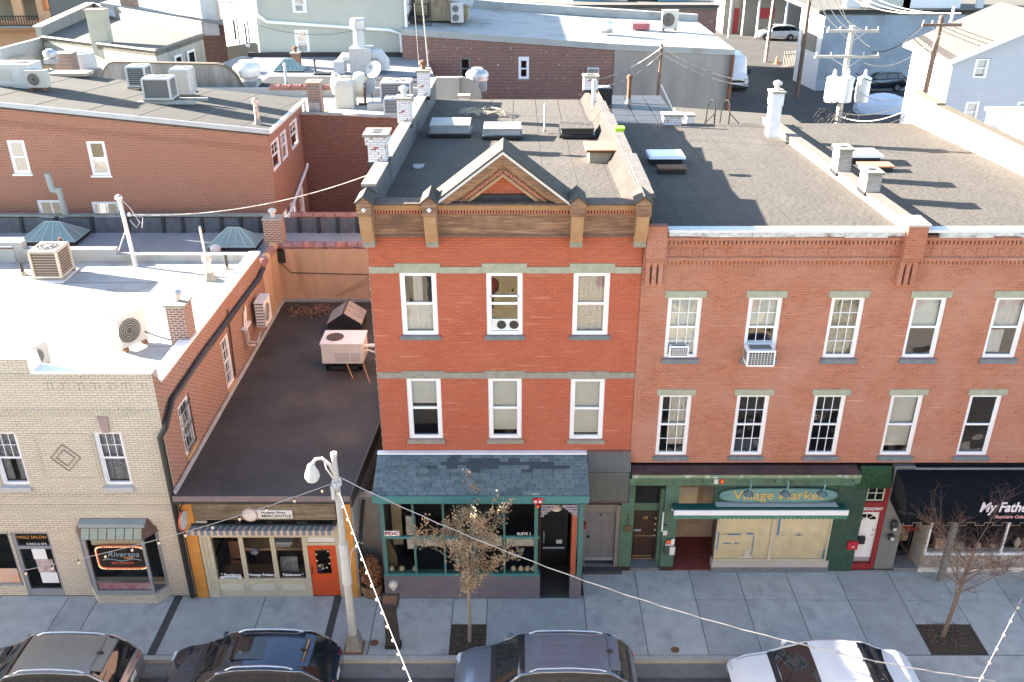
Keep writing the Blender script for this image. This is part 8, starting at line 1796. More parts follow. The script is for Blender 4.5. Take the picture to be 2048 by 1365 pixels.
solo('timber_brace',M().tube([p4+Vector((.2,-.2,5.2)),p4+Vector((1.6,-1.5,2.5))],.05,5),WHITE2,'pale diagonal brace beside the thin brown pole','brace')
rw=random.Random(31)
ORD=['leftmost','second','third','fourth','fifth','sixth'];CC={}
def cab(a,b,sag,lab,r=.022,mt=None):
 i=CC.get(lab,0);CC[lab]=i+1;lab=ORD[i]+' '+lab;wire('overhead_cable',a,b,sag,r,mt or WIREB,lab,group='overhead cables around the utility poles')
A1=top1;
ends=[top3,PY(1480,0,60),PY(1560,0,45),PY(1440,170,36),PX(1830,190,16.6)]
for k in range(5):cab(A1+Vector((-1.1+k*.5,-.17,-.15 if k<4 else-.9)),Vector(top3)+Vector((-1.2+k*.6,0,.1)),.9+.1*k,'overhead cable between the transformer pole and the dark brown pole')
for k in range(4):cab(A1+Vector((1.0-k*.3,-.17,-1.1-k*.45)),top2+Vector((-.6+k*.2,0,-.3-k*.9)),.35+.12*k,'overhead cable between the transformer pole and the leaning brown pole',mt=WIREW if k%2 else WIREB)
for k in range(3):cab(top2+Vector((-.8+k*.8,0,.1)),Vector(top3)+Vector((-.6+k*.6,0,.2)),1.3,'overhead cable between the leaning and the dark brown pole',mt=WIREW)
for k in range(3):cab(Vector(top3)+Vector((-.5,0,-.5-k*.4)),Vector(top3)+Vector((-9+k,14,.5-k*.3)),1.0,'overhead cable leaving the dark brown pole to the top edge',mt=WIREW)
for k in range(6):cab(Vector((tb_.x,yT-.2,9.3-.16*k)),(XD+.4+.25*k,13.5+.5*k,10.55 if k<3 else 10.4),.25+.05*k,'slack cable from the transformer pole to the roof edge',.018,WIREW if k%3==0 else WIREB)
for k in range(5):cab(Vector((tb_.x+.1,yT-.2,9.9-.2*k)),(16.4,15.7,11.3-.25*k),.3+.07*k,'slack cable from the transformer pole to the tan brick parapet end',.02,WIREW if k%2 else WIREB)
for k in range(2):cab(top4+Vector((0,-.1,-.2-.35*k)),(PY(1185,140,36.8).x+k,36.8,8.2-.3*k),.35,'dashed-looking service cable left of the thin brown pole',.03,mat('twisted_cable',(.30,.22,.18),.6))
for k in range(2):cab(top4+Vector((0,-.1,-.2-.35*k)),(fc.x+1,36.5,8.2-.3*k),.35,'dashed-looking service cable right of the thin brown pole',.03,mat('twisted_cable',(.30,.22,.18),.6))
tg=M();r_=random.Random(77)
for k in range(48):
 c=Vector((tb_.x+r_.uniform(-.9,.9),yT+r_.uniform(-.5,.3),9.2+r_.uniform(-.7,.5)));a=r_.uniform(.2,.5)
 tg.tube([c+Vector((a*cos(q*.7+k),.1*sin(k+q),a*sin(q*.7)*1.1))for q in range(8)],.018,4)
o=part('cable_tangle',tg,WIREB,t1,kind='stuff')
#  ACROSS THE STREET (unseen blocks of guessed shape, added for window reflections and bounced light)
OPW=mat('opposite_window',(.10,.11,.12),.2)
for k,(x0,x1,h,mt_,lb)in enumerate(((-46,-19,9.0,mat('tan_render',(.62,.50,.34),.9,noise=.1,nscale=.6),'unseen tan rendered shop row across the street, left'),(-18.9,-3,8.2,PALE_BRICK,'unseen cream brick shop across the street facing the orange house'),(-2.9,12,9.2,mat('yellow_render',(.66,.52,.30),.9,noise=.1,nscale=.6),'unseen yellow rendered shop across the street'),(12.1,46,8.6,WARM_WHITE_BRICK,'unseen whitewashed brick shop row across the street, right'))):
 t=thing('opposite_building',lb,'building',((x0+x1)/2,-24,0),'unseen shops across the street')
 part('wall',M().box(x0,x1,-33,-17.7,-.1,h),mt_,t)
 part('roof',M().box(x0-.1,x1+.1,-33.1,-17.5,h+.001,h+.3),ROOFTAR2,t)
 n=int((x1-x0)/2.6)
 for i in range(n):
  xx=x0+1.3+i*(x1-x0-2.0)/max(1,n-1)-.5
  for z in((4.6,6.4),(1.0,2.9)):part('window',M().box(xx,xx+1.0,-17.699,-17.62,z[0],z[1]),OPW if z[0]>3 or i%2 else mat('awning_red',(.35,.06,.04),.8),t)
#  STREET LAMP AND STRING LIGHTS
lb=Vector((-4.60,-3.32,0))
lt=thing('street_lamp','pale concrete street lamp with curved arm and teardrop head at the kerb','street lamp',lb)
part('pole',M().cyl(lb,lb+Vector((0,0,6.45)),.125,.068,16),CONCRETEPOLE,lt,smooth=True)
part('base',M().hexa([(lb.x-.23,lb.y-.21,0),(lb.x+.23,lb.y-.21,0),(lb.x+.23,lb.y+.21,0),(lb.x-.23,lb.y+.21,0)],[(lb.x-.14,lb.y-.14,.55),(lb.x+.14,lb.y-.14,.55),(lb.x+.14,lb.y+.14,.55),(lb.x-.14,lb.y+.14,.55)]),mat('grey_brown_cast_base',(.26,.24,.215),.8,noise=.2,nscale=8),lt)
part('base_plate',M().box(lb.x-.27,lb.x+.27,lb.y-.25,lb.y+.25,0.002,.03),RUST,lt)
part('banner_sleeve',M().cyl(lb+Vector((0,0,2.35)),lb+Vector((0,0,3.7)),.135,.125,14),STEELW,lt,smooth=True)
part('top_ring',M().lathe(lb+Vector((0,0,6.42)),[(.07,0),(.085,.02),(.085,.12),(.055,.12),(.055,.02)],14),STEELW,lt)
tp_=lb+Vector((0,0,6.15))
part('arm',M().tube([tp_+Vector((0,0,-.35)),tp_+Vector((-.12,0,.02)),tp_+Vector((-.30,0,.22)),tp_+Vector((-.46,0,.20)),tp_+Vector((-.56,0,.06))],.045,8),STEELW,lt,smooth=True)
part('stay',M().tube([tp_+Vector((0,0,-.55)),tp_+Vector((-.22,0,-.1)),tp_+Vector((-.25,0,.16))],.02,5).tube([lb+Vector((.12,-.05,2.9)),lb+Vector((.22,-.1,3.5)),lb+Vector((.42,0,3.75)),lb+Vector((.5,.1,3.6))],.012,4),STEELW,lt)
hd=tp_+Vector((-.60,0,.02))
part('lamp_head',M().lathe(hd,[(.04,.05),(.09,0),(.12,-.10),(.17,-.22),(.19,-.34),(.18,-.38)],16),STEELW,lt,smooth=True)
part('lens',M().lathe(hd+Vector((0,0,-.38)),[(.17,0),(.15,-.07),(.09,-.12),(.01,-.14)],16),mat('milky_lens',(.62,.70,.70),.15),lt,smooth=True)
part('clamp',M().lathe(lb+Vector((0,0,5.55)),[(.11,0),(.13,.02),(.13,.12),(.11,.14)],12).cyl(lb+Vector((-.1,-.1,5.2)),lb+Vector((-.1,-.1,5.6)),.05,.05,8),STEELW,lt)
AT=lb+Vector((0,-.10,5.72))
wire('string_lights',AT,PY(-30,1155,-3.6),.28,.008,WIREW,'string of bulbs running left from the street lamp past the cream building','string lights',bulbs=13)
wire('string_lights',AT+Vector((.02,-.05,0)),PY(838,1400,-9.0),.25,.011,WIREW,'string of bulbs dropping from the street lamp towards the road','string lights',bulbs=16)
wire('string_lights_cable',AT+Vector((.08,-.02,.18)),PY(1590,1286,-6.2),.45,.012,WIREW,'pale bare cable sweeping from the street lamp over the pavement to the right','cable',n=36,jit=.012)
wire('string_lights_cable',PY(1590,1286,-6.2),PY(1990,1362,-6.2),.10,.016,WIREW,'pale cable continuing low across the white sedan to the lower right','cable',n=20,jit=.012)
wire('string_lights',PY(2045,1195,-4.6),PY(1945,1390,-6.6),.02,.010,WIREW,'short string of bulbs at the lower right corner','string lights',bulbs=7)
pb=PZ(787,1293,0)
pd=thing('dark_pedestal','tall dark pedestal with a framed sloping tray top on the pavement','pedestal',pb)
part('shaft',M().hexa([(pb.x-0.204,pb.y-0.102,0),(pb.x+0.204,pb.y-0.102,0),(pb.x+0.190,pb.y+0.102,0),(pb.x-0.190,pb.y+0.102,0)],[(pb.x-0.163,pb.y-0.082,1.35),(pb.x+0.163,pb.y-0.082,1.35),(pb.x+0.150,pb.y+0.082,1.35),(pb.x-0.150,pb.y+0.082,1.35)]),mat('dark_brown_enamel',(.035,.032,.030),.5,noise=.2,nscale=5),pd)
part('neck',M().hexa([(pb.x-0.150,pb.y-0.082,1.351),(pb.x+0.150,pb.y-0.082,1.351),(pb.x+0.150,pb.y+0.082,1.351),(pb.x-0.150,pb.y+0.082,1.351)],[(pb.x-0.231,pb.y-0.122,1.58),(pb.x+0.231,pb.y-0.122,1.58),(pb.x+0.231,pb.y+0.190,1.66),(pb.x-0.231,pb.y+0.190,1.66)]),mat('dark_brown_enamel',(.035,.032,.030),.5),pd)
part('tray',M().hexa([(pb.x-0.211,pb.y-0.109,1.60),(pb.x+0.211,pb.y-0.109,1.60),(pb.x+0.211,pb.y+0.177,1.68),(pb.x-0.211,pb.y+0.177,1.68)],[(pb.x-0.211,pb.y-0.109,1.62),(pb.x+0.211,pb.y-0.109,1.62),(pb.x+0.211,pb.y+0.177,1.70),(pb.x-0.211,pb.y+0.177,1.70)]),RUST,pd)
rim=[(pb.x-0.238,pb.y-0.136,1.62),(pb.x+0.238,pb.y-0.136,1.62),(pb.x+0.238,pb.y+0.204,1.71),(pb.x-0.238,pb.y+0.204,1.71)]
part('rim',M().tube(rim+[rim[0]],.035,6),BLACKMETAL,pd)
part('base',M().box(pb.x-0.224,pb.x+0.224,pb.y-0.122,pb.y+0.122,0,.10),BLACKMETAL,pd)
#  STREET TREES
def grow(seed,base,h,spread,levels,n0,r0,bias,mt,lean=(0,0),first=.30,up=.55,thin=.62,droop=0.0):
 r_=random.Random(seed);br=M();tips=[]
 def branch(p,d,L,r,lv):
  n=5 if lv==0 else 4;pts=[p];q=p;dd=d
  for i in range(n):
   jw=.02 if lv==0 else.09
   dd=(dd+Vector((r_.gauss(0,jw),r_.gauss(0,jw),r_.gauss(0,.06)+(.05 if lv else 0)-droop*lv*.03))).normalized();q=q+dd*(L/n);pts.append(q)
  br.tube(pts,r,7 if lv==0 else(5 if lv<2 else 3),r*thin if lv==0 else r*.35)
  if lv>=levels:tips.extend(pts[1:]);return
  k=n0 if lv==0 else r_.choice([3,4,4,5])
  for i in range(k):
   f=r_.uniform(first if lv==0 else.2,1.0);j=min(int(f*n),n-1);b=pts[j].lerp(pts[j+1],f*n-j)
   a=r_.uniform(0,2*pi)if lv else i*2.4+r_.random();el=r_.gauss(up,.22)
   nd=(Vector((cos(a),sin(a),0))*spread+dd*el*1.2+Vector((0,0,el*.5))).normalized()
   rr=r*(1-.5*f)*r_.uniform(.35,.5);branch(b,nd,L*r_.uniform(.42,.66)*(1.15-.4*f if lv==0 else 1),max(rr,.0045),lv+1)
  tips.append(pts[-1])
 branch(Vector(base),Vector((lean[0],lean[1],1)).normalized(),h,r0,0)
 return br,tips
b1=Vector((-1.36,-3.05,-.02))
tr1=thing('street_tree','slim young street tree still holding curled dry tan leaves','tree',b1)
br,tips=grow(14,b1,3.0,.85,3,12,.056,0,BARK,lean=(.0,.02),first=.42,up=.80)
part('trunk',br,mat('pale_bark',(.24,.20,.16),.95,noise=.2,nscale=12,bump=.4),tr1,smooth=True)
r_=random.Random(5)
for nm,mt_,n,sd in(('dry_leaves',LEAFD,2900,1),('dull_green_leaves',LEAFG,1700,2)):
 m=M();rr=random.Random(sd)
 clust=[rr.choice(tips)for _ in range(150)]
 for k in range(n):
  c=rr.choice(clust)+Vector((rr.gauss(0,.075),rr.gauss(0,.075),rr.gauss(0,.075)))
  a=Vector((rr.gauss(0,1),rr.gauss(0,1),rr.gauss(0,1))).normalized();b=a.orthogonal().normalized();b=(b+a.cross(b)*rr.uniform(-1,1)).normalized();s_=rr.uniform(.028,.052)
  m.poly([c-a*s_,c-b*s_*.55,c+a*s_,c+b*s_*.55])
 part(nm,m,mt_,tr1,kind='stuff')
b2=Vector((12.20,-2.85,-.02))
tr2=thing('street_tree','bare street tree with fine reddish twigs beside the restaurant','tree',b2)
br,tips=grow(23,b2,3.2,.95,3,15,.066,0,TWIG,lean=(.0,0),first=.34,up=.62)
part('trunk',br,mat('pinkish_bark',(.17,.12,.095),.95,noise=.2,nscale=12,bump=.4),tr2,smooth=True)
tw=M();rr=random.Random(8)
for p in tips:
 if rr.random()<.85:
  for q in range(1):
   d=Vector((rr.gauss(0,1),rr.gauss(0,1),rr.gauss(.35,.6))).normalized()*rr.uniform(.15,.42)
   tw.tube([p,p+d*.5+Vector((0,0,.01)),p+d+Vector((0,0,.03))],.0045,3,.002)
part('twigs',tw,TWIG,tr2,kind='stuff')
for k,(b,n)in enumerate(((b1,160),(b2,260))):
 m=M();rr=random.Random(k+40)
 for i in range(n):
  c=Vector((b.x+rr.uniform(-.42,.6),b.y+rr.uniform(-.42,.55),-.012));a=Vector((rr.gauss(0,1),rr.gauss(0,1),rr.random()*.5)).normalized()*rr.uniform(.02,.045);q=a.orthogonal()*.7
  m.poly([c-a,c-q,c+a,c+q])
 o=part('leaf_litter',m,mat('litter_leaf',(.10,.075,.05),.95,noise=.5,nscale=20),kind='stuff');o['label']=('dry leaf litter around the leafy young tree','dry leaf litter around the bare tree')[k];o['category']='leaves'
m=M();rr=random.Random(99)
for i in range(210):
 c=Vector((rr.uniform(-12,15),rr.choice([rr.uniform(-3.5,-.3),-1.45,-3.45]),.004));a=rr.random()*pi;s_=rr.uniform(.008,.028)
 m.poly([c+Vector((s_*cos(a+q*pi/2),s_*sin(a+q*pi/2)*.6,.003*q))for q in range(4)])
o=part('pavement_specks',m,DARKBROWN,kind='stuff');o['label']='scattered dark leaf scraps on the pavement';o['category']='litter'
#  CARS
TGLASS=mat('tinted_car_glass',(.012,.014,.016),.04,spec=.8);CLEARGL=mat('reflective_windscreen',(.02,.024,.028),.03,spec=1.0)
CHROME=mat('bright_rail_metal',(.72,.72,.74),.22,metal=.8);RUBBER=mat('tyre_rubber',(.02,.02,.02),.9);RIM=mat('alloy_rim',(.42,.42,.44),.35,metal=.7)
BLKPL=mat('black_plastic',(.022,.022,.024),.6);TAIL=mat('tail_lamp_red',(.35,.02,.03),.15);HEADL=mat('head_lamp_clear',(.55,.58,.62),.08)
def lerp_tab(t,x):
 if x<=t[0][0]:return t[0][1]
 for(a,b),(c,d)in zip(t,t[1:]):
  if x<=c:
   f=(x-a)/(c-a);f=f*f*(3-2*f)*.5+f*.5;return b+(d-b)*f
 return t[-1][1]
def car(name,label,loc,rz,L,W,paint,zb,zr,xc,xt,glass=TGLASS,rails=True,roofmat=None,sunroof=False,cat='car',low=True,mirror_dark=False,wheels=None,ridges=False):
 """x from 0 (nose) to L; zb belt/bonnet line, zr roof line; xc cowl, xt tail of the glasshouse"""
 t=thing(name,label,cat,loc);hw=W/2;ORG[t.name]=Vector((0,0,0))
 wx=wheels or(L*.185,L*.80);wr=.35
 plan=[(0,.74),(.12,.86),(.45,.955),(1.0,.99),(L*.5,1.0),(L-.9,.985),(L-.35,.93),(L-.08,.84),(L,.76)]
 def wid(x):return hw*lerp_tab(plan,x)
 xs=[0,.03,.08,.16,.3]+[.3+(L-.6)*k/34 for k in range(1,34)]+[L-.3,L-.16,L-.08,L-.03,L]
 T=lambda x,y,z:(x-L/2,y,z)
 m=M();rings=[]
 for x in xs:
  w=wid(x);z=lerp_tab(zb,x);zl=.30
  for c in wx:
   if abs(x-c)<wr+.06:zl=max(zl,sqrt(max(0,(wr+.06)**2-(x-c)**2))*1.0+.33)
  zl=min(zl,z-.12)
  e=min(1,min(x,L-x)/.35);zlow=max(zl,.30+(1-e)*.12)
  prof=[(w*.93,zlow),(w*.995,max(zlow+.03,.52)),(w,max(zlow+.05,z*.62)),(w*.985,z-.14),(w*.955,z-.045),(w*.90,z),(w*.72,z+.022*e),(w*.40,z+.038*e),(0,z+.045*e)]
  pr=[T(x,-y,zz)for y,zz in prof]+[T(x,y,zz)for y,zz in prof[::-1][1:]]
  rings.append([m.a(p)for p in pr])
 for A,B in zip(rings,rings[1:]):
  for k in range(len(A)-1):m.f.append([A[k],A[k+1],B[k+1],B[k]])
 m.f.append(rings[0][::-1]);m.f.append(rings[-1])
 part('body',m,paint,t,smooth=True,sharp=32)
 xr0=xc[1];xr1=xt[0];x0,x1=xc[0],xt[1]
 gx=[x0+(xr0-x0)*k/6 for k in range(6)]+[xr0+(xr1-xr0)*k/12 for k in range(12)]+[xr1+(x1-xr1)*k/6 for k in range(7)]
 def gprof(x):
  w=wid(x)*.925;zbx=lerp_tab(zb,x)-.01;z=max(lerp_tab(zr,x),zbx+.012);h=(z-zbx)
  wr_=w-(h/.55)*.155*hw
  return[(w,zbx),(w-(w-wr_)*.80,zbx+h*.82),(wr_,zbx+h*.955),(wr_*.93,z),(wr_*.55,z+.022*min(1,h/.3)),(0,z+.03*min(1,h/.3))]
 P=[gprof(x)for x in gx]
 def strip(i0,i1,k0,k1,mt_,nm,both=True,inset=(0,0),lift=0.0,smooth=True,parent=t,xsub=None):
  mm=M()
  for s_ in((-1,1)if both else(0,)):
   rg=[]
   for i in range(i0,i1+1):
    x=gx[i];pr=P[i]
    if s_==0:pts=[T(x,-y,z)for y,z in pr[k0:k1+1]]+[T(x,y,z)for y,z in pr[k0:k1+1][::-1][1 if pr[k1][0]==0 else 0:]]
    else:pts=[T(x,s_*y,z)for y,z in pr[k0:k1+1]]
    rg.append([mm.a((p[0],p[1]+s_*lift*.9,p[2]+lift*.5)if s_ else(p[0],p[1],p[2]+lift))for p in pts])
   for A,B in zip(rg,rg[1:]):
    for k in range(len(A)-1):mm.f.append([A[k],A[k+1],B[k+1],B[k]])
  return part(nm,mm,mt_,parent,smooth=smooth,sharp=50)
 n=len(gx)-1
 strip(0,n,0,2,BLKPL if roofmat is None else paint,'cabin_side')
 strip(0,n,2,3,paint,'roof_rail_panel')
 strip(6,18,3,5,roofmat or paint,'roof',both=False)
 strip(0,6,3,5,glass,'windscreen',both=False);strip(18,n,3,5,glass,'rear_window',both=False)
 def sidepane(xa,xb,nm='side_window'):
  for s_ in(-1,1):
   mm=M();rg=[]
   for i in range(9):
    x=xa+(xb-xa)*i/8;pr=gprof(x);(wa,za),(wb,zb_2)=pr[0],pr[1]
    if zb_2-za<.05:continue
    lo_=.10;hi_=.97
    rg.append([mm.a(T(x,s_*(wa+(wb-wa)*q+.006),za+(zb_2-za)*q))for q in(lo_,.5,hi_)])
   for A,B in zip(rg,rg[1:]):
    for k in range(2):mm.f.append([A[k],A[k+1],B[k+1],B[k]])
   part(nm,mm,glass,t,smooth=True)
 mid=(xr0+xr1)/2
 for a,b in wheels and[]or[(x0+.38,mid-.25),(mid-.17,xr1-.28),(xr1-.20,x1-.28)]:
  if b-a>.2:sidepane(a,b)
 for s_ in(-1,1):
  part('window_trim',M().tube([T(x,s_*(gprof(x)[2][0]+.004),gprof(x)[2][1])for x in[x0+.25+(x1-x0-.45)*k/14 for k in range(15)]],.011,4),CHROME,t)
  if rails:
   pts=[]
   for k in range(11):
    x=xr0+.12+(xr1-xr0-.25)*k/10;pr=gprof(x);pts.append(T(x,s_*pr[3][0]*.99,pr[3][1]+(.055 if 0<k<10 else.0)))
   part('roof_rail',M().tube(pts,.024,6),CHROME,t,smooth=True)
  xm=x0+.42;wm=wid(xm)
  mr=part('mirror',M().lathe(T(xm,s_*(wm+.08),lerp_tab(zb,xm)+.10),[(.02,-.10),(.075,-.07),(.085,0),(.075,.06),(.02,.09)],10),BLKPL if mirror_dark else paint,t,smooth=True)
  for c in wx:
   w_=part('wheel',M().lathe(T(c,s_*(hw-.12),.33),[(.20,-.10),(.31,-.10),(.335,-.07),(.335,.07),(.31,.10),(.20,.10)],22,'Y'),RUBBER,t,smooth=True)
   part('rim',M().lathe(T(c,s_*(hw-.03),.33),[(.21,-.02),(.20,.01),(.07,-.01),(.02,.02)],14,'Y'),RIM,w_)
  zt_3=lerp_tab(zb,L-.1)
  part('tail_lamp',M().hexa([T(L-.30,s_*wid(L-.3)*1.003,zt_3-.24),T(L-.02,s_*wid(L-.02)*.99,zt_3-.22),T(L+.006,s_*wid(L-.02)*.62,zt_3-.20),T(L-.1,s_*wid(L)*.6,zt_3-.2)],[T(L-.30,s_*wid(L-.3)*.97,zt_3-.05),T(L-.05,s_*wid(L-.05)*.96,zt_3-.04),T(L-.02,s_*wid(L-.02)*.62,zt_3-.03),T(L-.1,s_*wid(L)*.6,zt_3-.03)]),TAIL,t)
  zh=lerp_tab(zb,.15)
  part('head_lamp',M().hexa([T(.04,s_*wid(.04)*.55,zh-.16),T(.0,s_*wid(.02)*.98,zh-.16),T(.35,s_*wid(.35)*1.003,zh-.12),T(.2,s_*wid(.2)*.6,zh-.16)],[T(.07,s_*wid(.04)*.55,zh-.03),T(.06,s_*wid(.05)*.97,zh-.02),T(.42,s_*wid(.4)*.97,zh-.0),T(.25,s_*wid(.2)*.6,zh-.02)]),HEADL,t)
  part('panel_gap',M().tube([T(x,s_*wid(x)*.80,lerp_tab(zb,x)+.016)for x in[.25+(x0-.35)*k/8 for k in range(9)]],.006,4),BLKPL,t)
 for x in(mid-.21,xr1-.24,x0+.30):
  if x<L-.5:
   w=wid(x);zz=lerp_tab(zb,x)
   for s_ in(-1,1):part('panel_gap',M().tube([T(x,s_*(w*.997),.42),T(x,s_*(w*1.002),zz*.62),T(x,s_*(w*.988),zz-.14),T(x,s_*w*.955,zz-.04)],.006,4),BLKPL,t)
 for x in(mid-.55,xr1-.55):
  for s_ in(-1,1):part('door_handle',M().box(*sorted((T(x,0,0)[0],T(x+.2,0,0)[0])),*sorted((s_*(wid(x)*.99),s_*(wid(x)*.99+.03))),lerp_tab(zb,x)-.20,lerp_tab(zb,x)-.165),CHROME,t)
 part('grille',M().box(T(-.012,0,0)[0],T(.05,0,0)[0],-hw*.5,hw*.5,.48,lerp_tab(zb,.05)-.08),BLKPL,t)
 part('number_plate',M().box(T(L-.01,0,0)[0],T(L+.012,0,0)[0],-.16,.16,.72,.88),WHITE2,t)
 wb_=M()
 for y in(-.45,.15):p0=gprof(x0+.05);wb_.tube([T(x0+.02,y,p0[3][1]+.02),T(x0+.40,y+.42,gprof(x0+.40)[4][1]+.02)],.010,4)
 part('wiper',wb_,BLKPL,t)
 part('cowl',M().hexa([T(x0-.10,-hw*.80,lerp_tab(zb,x0-.1)+.0),T(x0+.05,-hw*.84,lerp_tab(zb,x0)+.0),T(x0+.05,hw*.84,lerp_tab(zb,x0)),T(x0-.10,hw*.80,lerp_tab(zb,x0-.1))],[T(x0-.10,-hw*.80,lerp_tab(zb,x0-.1)+.045),T(x0+.05,-hw*.84,lerp_tab(zb,x0)+.055),T(x0+.05,hw*.84,lerp_tab(zb,x0)+.055),T(x0-.10,hw*.80,lerp_tab(zb,x0-.1)+.045)]),BLKPL,t)
 part('roof_joint',M().tube([T(xr1-.03,y,gprof(xr1-.03)[4][1]+(.004 if abs(y)<.3 else-.006))for y in(-.55,-.3,0,.3,.55)],.007,4),BLKPL,t)
 if sunroof:
  zz=lerp_tab(zr,mid)+.031;part('sunroof',M().hexa([T(xr0+.15,-hw*.42,zz-.03),T(xr0+1.0,-hw*.42,zz-.03),T(xr0+1.0,hw*.42,zz-.03),T(xr0+.15,hw*.42,zz-.03)],[T(xr0+.15,-hw*.42,zz-.006),T(xr0+1.0,-hw*.42,zz+.002),T(xr0+1.0,hw*.42,zz+.002),T(xr0+.15,hw*.42,zz-.006)]),TGLASS,t)
 if ridges:
  for y in(-.42,-.14,.14,.42):
   part('roof_rib',M().tube([T(x,y,gprof(x)[4][1]+.004 if abs(y)>.3 else gprof(x)[5][1]-.002)for x in[xr0+.25+(xr1-xr0-.5)*k/6 for k in range(7)]],.014,4),paint,t)
 part('aerial_fin',M().hexa([T(xr1-.12,-.025,gprof(xr1-.1)[5][1]-.02),T(xr1+.10,-.025,gprof(xr1)[5][1]-.03),T(xr1+.10,.025,gprof(xr1)[5][1]-.03),T(xr1-.12,.025,gprof(xr1-.1)[5][1]-.02)],[T(xr1+.03,-.006,gprof(xr1)[5][1]+.07),T(xr1+.09,-.006,gprof(xr1)[5][1]+.06),T(xr1+.09,.006,gprof(xr1)[5][1]+.06),T(xr1+.03,.006,gprof(xr1)[5][1]+.07)]),BLKPL,t)
 if cat=='suv':part('rear_spoiler',M().hexa([T(xr1-.02,-hw*.62,gprof(xr1)[3][1]-.03),T(xr1+.26,-hw*.58,gprof(xr1)[3][1]-.07),T(xr1+.26,hw*.58,gprof(xr1)[3][1]-.07),T(xr1-.02,hw*.62,gprof(xr1)[3][1]-.03)],[T(xr1-.02,-hw*.62,gprof(xr1)[3][1]+.025),T(xr1+.24,-hw*.58,gprof(xr1)[3][1]-.01),T(xr1+.24,hw*.58,gprof(xr1)[3][1]-.01),T(xr1-.02,hw*.62,gprof(xr1)[3][1]+.025)]),paint,t)
 t.rotation_euler=(0,0,rz)
 return t
def paintm(name,col,metal=.35,rough=.28):return mat(name,col,rough,metal=metal,coat=.9,noise=.05,nscale=2)
suvb=lambda L:[(0,.70),(.15,.86),(.55,.98),(1.15,1.06),(L*.5,1.08),(L-.5,1.12),(L-.15,1.08),(L,.98)]
suvr=lambda L:[(1.05,1.06),(1.35,1.26),(1.75,1.56),(2.2,1.64),(L*.62,1.66),(L-.75,1.60),(L-.35,1.34),(L-.12,1.12)]
L1=4.75;YCAR=-4.93
car('parked_suv','slate-blue compact SUV with roof ribs and silver rails parked before the teal shopfront',(.72,YCAR,-.14),0,L1,1.86,paintm('slate_blue_metallic',(.15,.185,.24),.35,.30),suvb(L1),suvr(L1),(1.05,1.85),(L1-.72,L1-.12),glass=CLEARGL,cat='suv',ridges=True)
L2=4.55
car('parked_suv','grey-brown SUV with silver rails, leftmost of the cars at the kerb',(-12.35,YCAR-.05,-.14),0,L2,1.84,paintm('warm_grey_metallic',(.21,.208,.20),.4,.30),suvb(L2),suvr(L2),(1.0,1.8),(L2-.72,L2-.12),glass=TGLASS,cat='suv')
L3=4.60
car('parked_suv','glossy black SUV with blue sky reflections and sunroof parked before the ochre shop',(-7.02,YCAR+.06,-.14),0,L3,1.84,paintm('black_navy_metallic',(.035,.048,.08),.6,.14),suvb(L3),suvr(L3),(1.0,1.8),(L3-.85,L3-.12),glass=TGLASS,cat='suv',sunroof=True)
L4=4.78
zb4=[(0,.62),(.15,.74),(.6,.86),(1.3,.95),(L4*.5,.97),(L4-.9,1.04),(L4-.25,1.05),(L4,.92)]
zr4=[(1.15,.95),(1.55,1.15),(2.05,1.38),(2.5,1.44),(3.0,1.44),(3.5,1.36),(L4-.72,1.06)]
car('parked_sedan','white sedan with dark glass parked at the right by the widened pavement',(8.02,YCAR-.12,-.14),0,L4,1.84,paintm('white_car_paint',(.70,.71,.73),.0,.25),zb4,zr4,(1.15,2.05),(3.35,L4-.68),glass=CLEARGL,rails=False,cat='sedan')
WP=paintm('white_van_paint',(.74,.74,.74),0,.35)
p=PZ(1550,82,3.0)
car('white_suv','distant white SUV crossing the parking lot behind',(p.x+.4,p.y+1,3.0),0,4.7,1.9,WP,suvb(4.7),suvr(4.7),(1.05,1.85),(4.7-.72,4.7-.12),cat='suv')
p=PZ(1478,183,3.0)
vn=thing('white_van','tall white delivery van parked behind the grey cement wall, nose towards us','van',(p.x+.1,p.y+3,3.0))
vx,vy,vz=p.x-.2,p.y,3.0
m=M();rings=[]
for(y,zt3,zlo,w)in((0,1.0,.4,.85),(.12,1.25,.35,.95),(.9,1.45,.35,1.0),(1.5,2.45,.35,1.0),(1.9,2.75,.35,1.0),(5.8,2.8,.35,1.0),(6.0,2.7,.4,.98)):
 pr=[(-w,zlo),(-w,zt3*.55),(-w*.97,zt3-.15),(-w*.85,zt3),(w*.85,zt3),(w*.97,zt3-.15),(w,zt3*.55),(w,zlo)]
 rings.append([m.a((vx+a,vy+y,vz+b))for a,b in pr])
for A,B in zip(rings,rings[1:]):
 for k in range(7):m.f.append([A[k],A[k+1],B[k+1],B[k]])
m.f.append(rings[0][::-1]);m.f.append(rings[-1])
part('body',m,WP,vn,smooth=True)
part('windscreen',M().poly([(vx-.82,vy+.93,vz+1.5),(vx+.82,vy+.93,vz+1.5),(vx+.78,vy+1.45,vz+2.35),(vx-.78,vy+1.45,vz+2.35)]),TGLASS,vn)
part('grille',M().box(vx-.6,vx+.6,vy-.03,vy+.02,vz+.75,vz+.95),BLKPL,vn);part('bumper',M().box(vx-.95,vx+.95,vy-.08,vy+.05,vz+.3,vz+.6),BLKPL,vn)
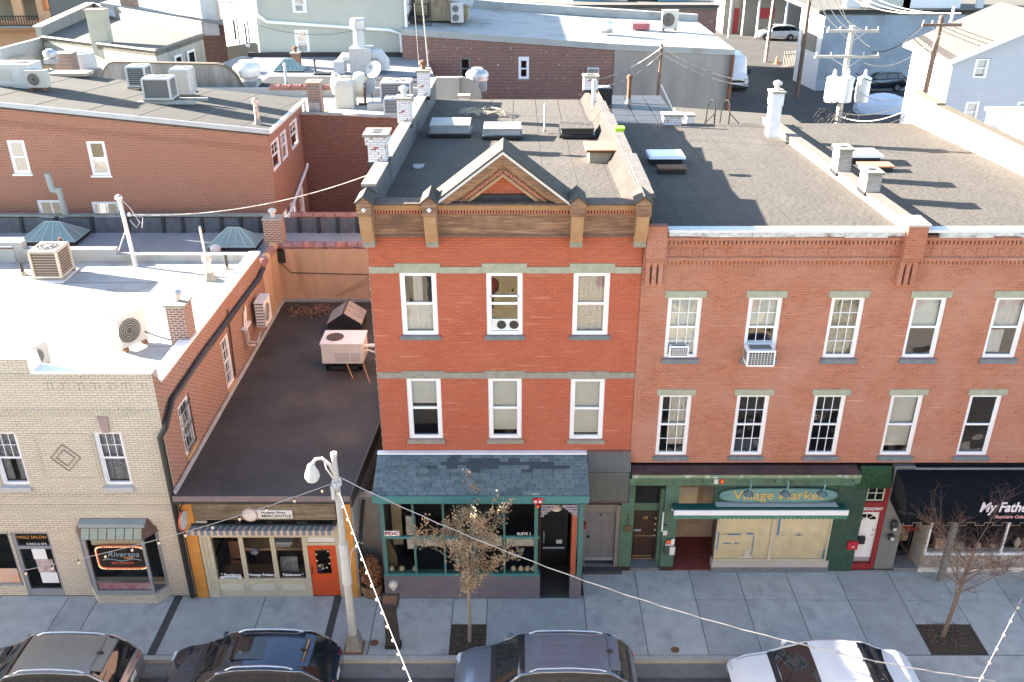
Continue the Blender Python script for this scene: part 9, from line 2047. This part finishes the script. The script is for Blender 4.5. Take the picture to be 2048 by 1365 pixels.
for s_ in(-1,1):
 part('mirror',M().box(*sorted((vx+s_*1.05,vx+s_*1.3)),vy+1.0,vy+1.15,vz+1.3,vz+1.75),BLKPL,vn);part('head_lamp',M().box(*sorted((vx+s_*.55,vx+s_*.88)),vy-.02,vy+.1,vz+.9,vz+1.1),HEADL,vn)
 for yy in(1.0,4.8):part('wheel',M().cyl((vx+s_*.8,vy+yy,vz+.34),(vx+s_*.98,vy+yy,vz+.34),.34,.34,16),RUBBER,vn)
p=PZ(1768,230,3.0)
m=M();rings=[];n=12
for i in range(15):
 f=i/14;x=p.x-2.0+4.2*f;h=.35+1.15*sin(pi*min(1,max(0,f*.86+.07)))**.6;w=1.0*sin(pi*min(1,max(0,f*.9+.05)))**.35
 rings.append([m.a((x,p.y+1.0+w*cos(pi*k/n)*-1+.03*sin(k*3+i*2),3.0+h*sin(pi*k/n)**.55+.02*sin(i*2.7+k)))for k in range(n+1)])
for A,B in zip(rings,rings[1:]):
 for k in range(n):m.f.append([A[k],A[k+1],B[k+1],B[k]])
m.f.append(rings[0]);m.f.append(rings[-1][::-1])
solo('covered_car',m,mat('pale_blue_cover',(.50,.56,.68),.5,noise=.1,nscale=1.5),'car under a pale blue-white cover between the transformer pole and white house','covered car',smooth=True)
p=PZ(1780,185,3.0)
car('dark_car','dark parked car behind the covered car',(p.x-.8,p.y+1,3.0),radians(8),4.6,1.85,paintm('black_navy_metallic',(.018,.022,.034)),suvb(4.6),suvr(4.6),(1.05,1.85),(4.6-.72,4.6-.12),cat='suv')
car('white_hatchback','white parked car half hidden under the cables beside the white house',(p.x+3.2,p.y-2.2,3.0),radians(12),4.3,1.8,WP,suvb(4.3),suvr(4.3),(1.05,1.85),(4.3-.72,4.3-.12),cat='hatchback')
p=PZ(1553,128,3.0);solo('traffic_cone',M().lathe(p,[(.3,0),(.3,.05),(.2,.06),(.05,.75),(.02,.76)],12),mat('cone_orange',(.75,.18,.05),.6),'orange traffic cone by the lot fence','traffic cone')
fz=thing('mesh_fence','low wooden and mesh fence round the back lot beside the dark brown pole','fence',(PZ(1580,135,3.0)))
a=PZ(1567,135,3.0);b=PZ(1592,132,3.0)
for k in range(9):q=a.lerp(b,k/8);part('picket',M().box(q.x-.06,q.x+.06,q.y-.03,q.y+.03,3,4.5),POLEGREY,fz)
part('rail',M().tube([a+Vector((0,0,1.2)),b+Vector((0,0,1.2))],.05,4),POLEGREY,fz)
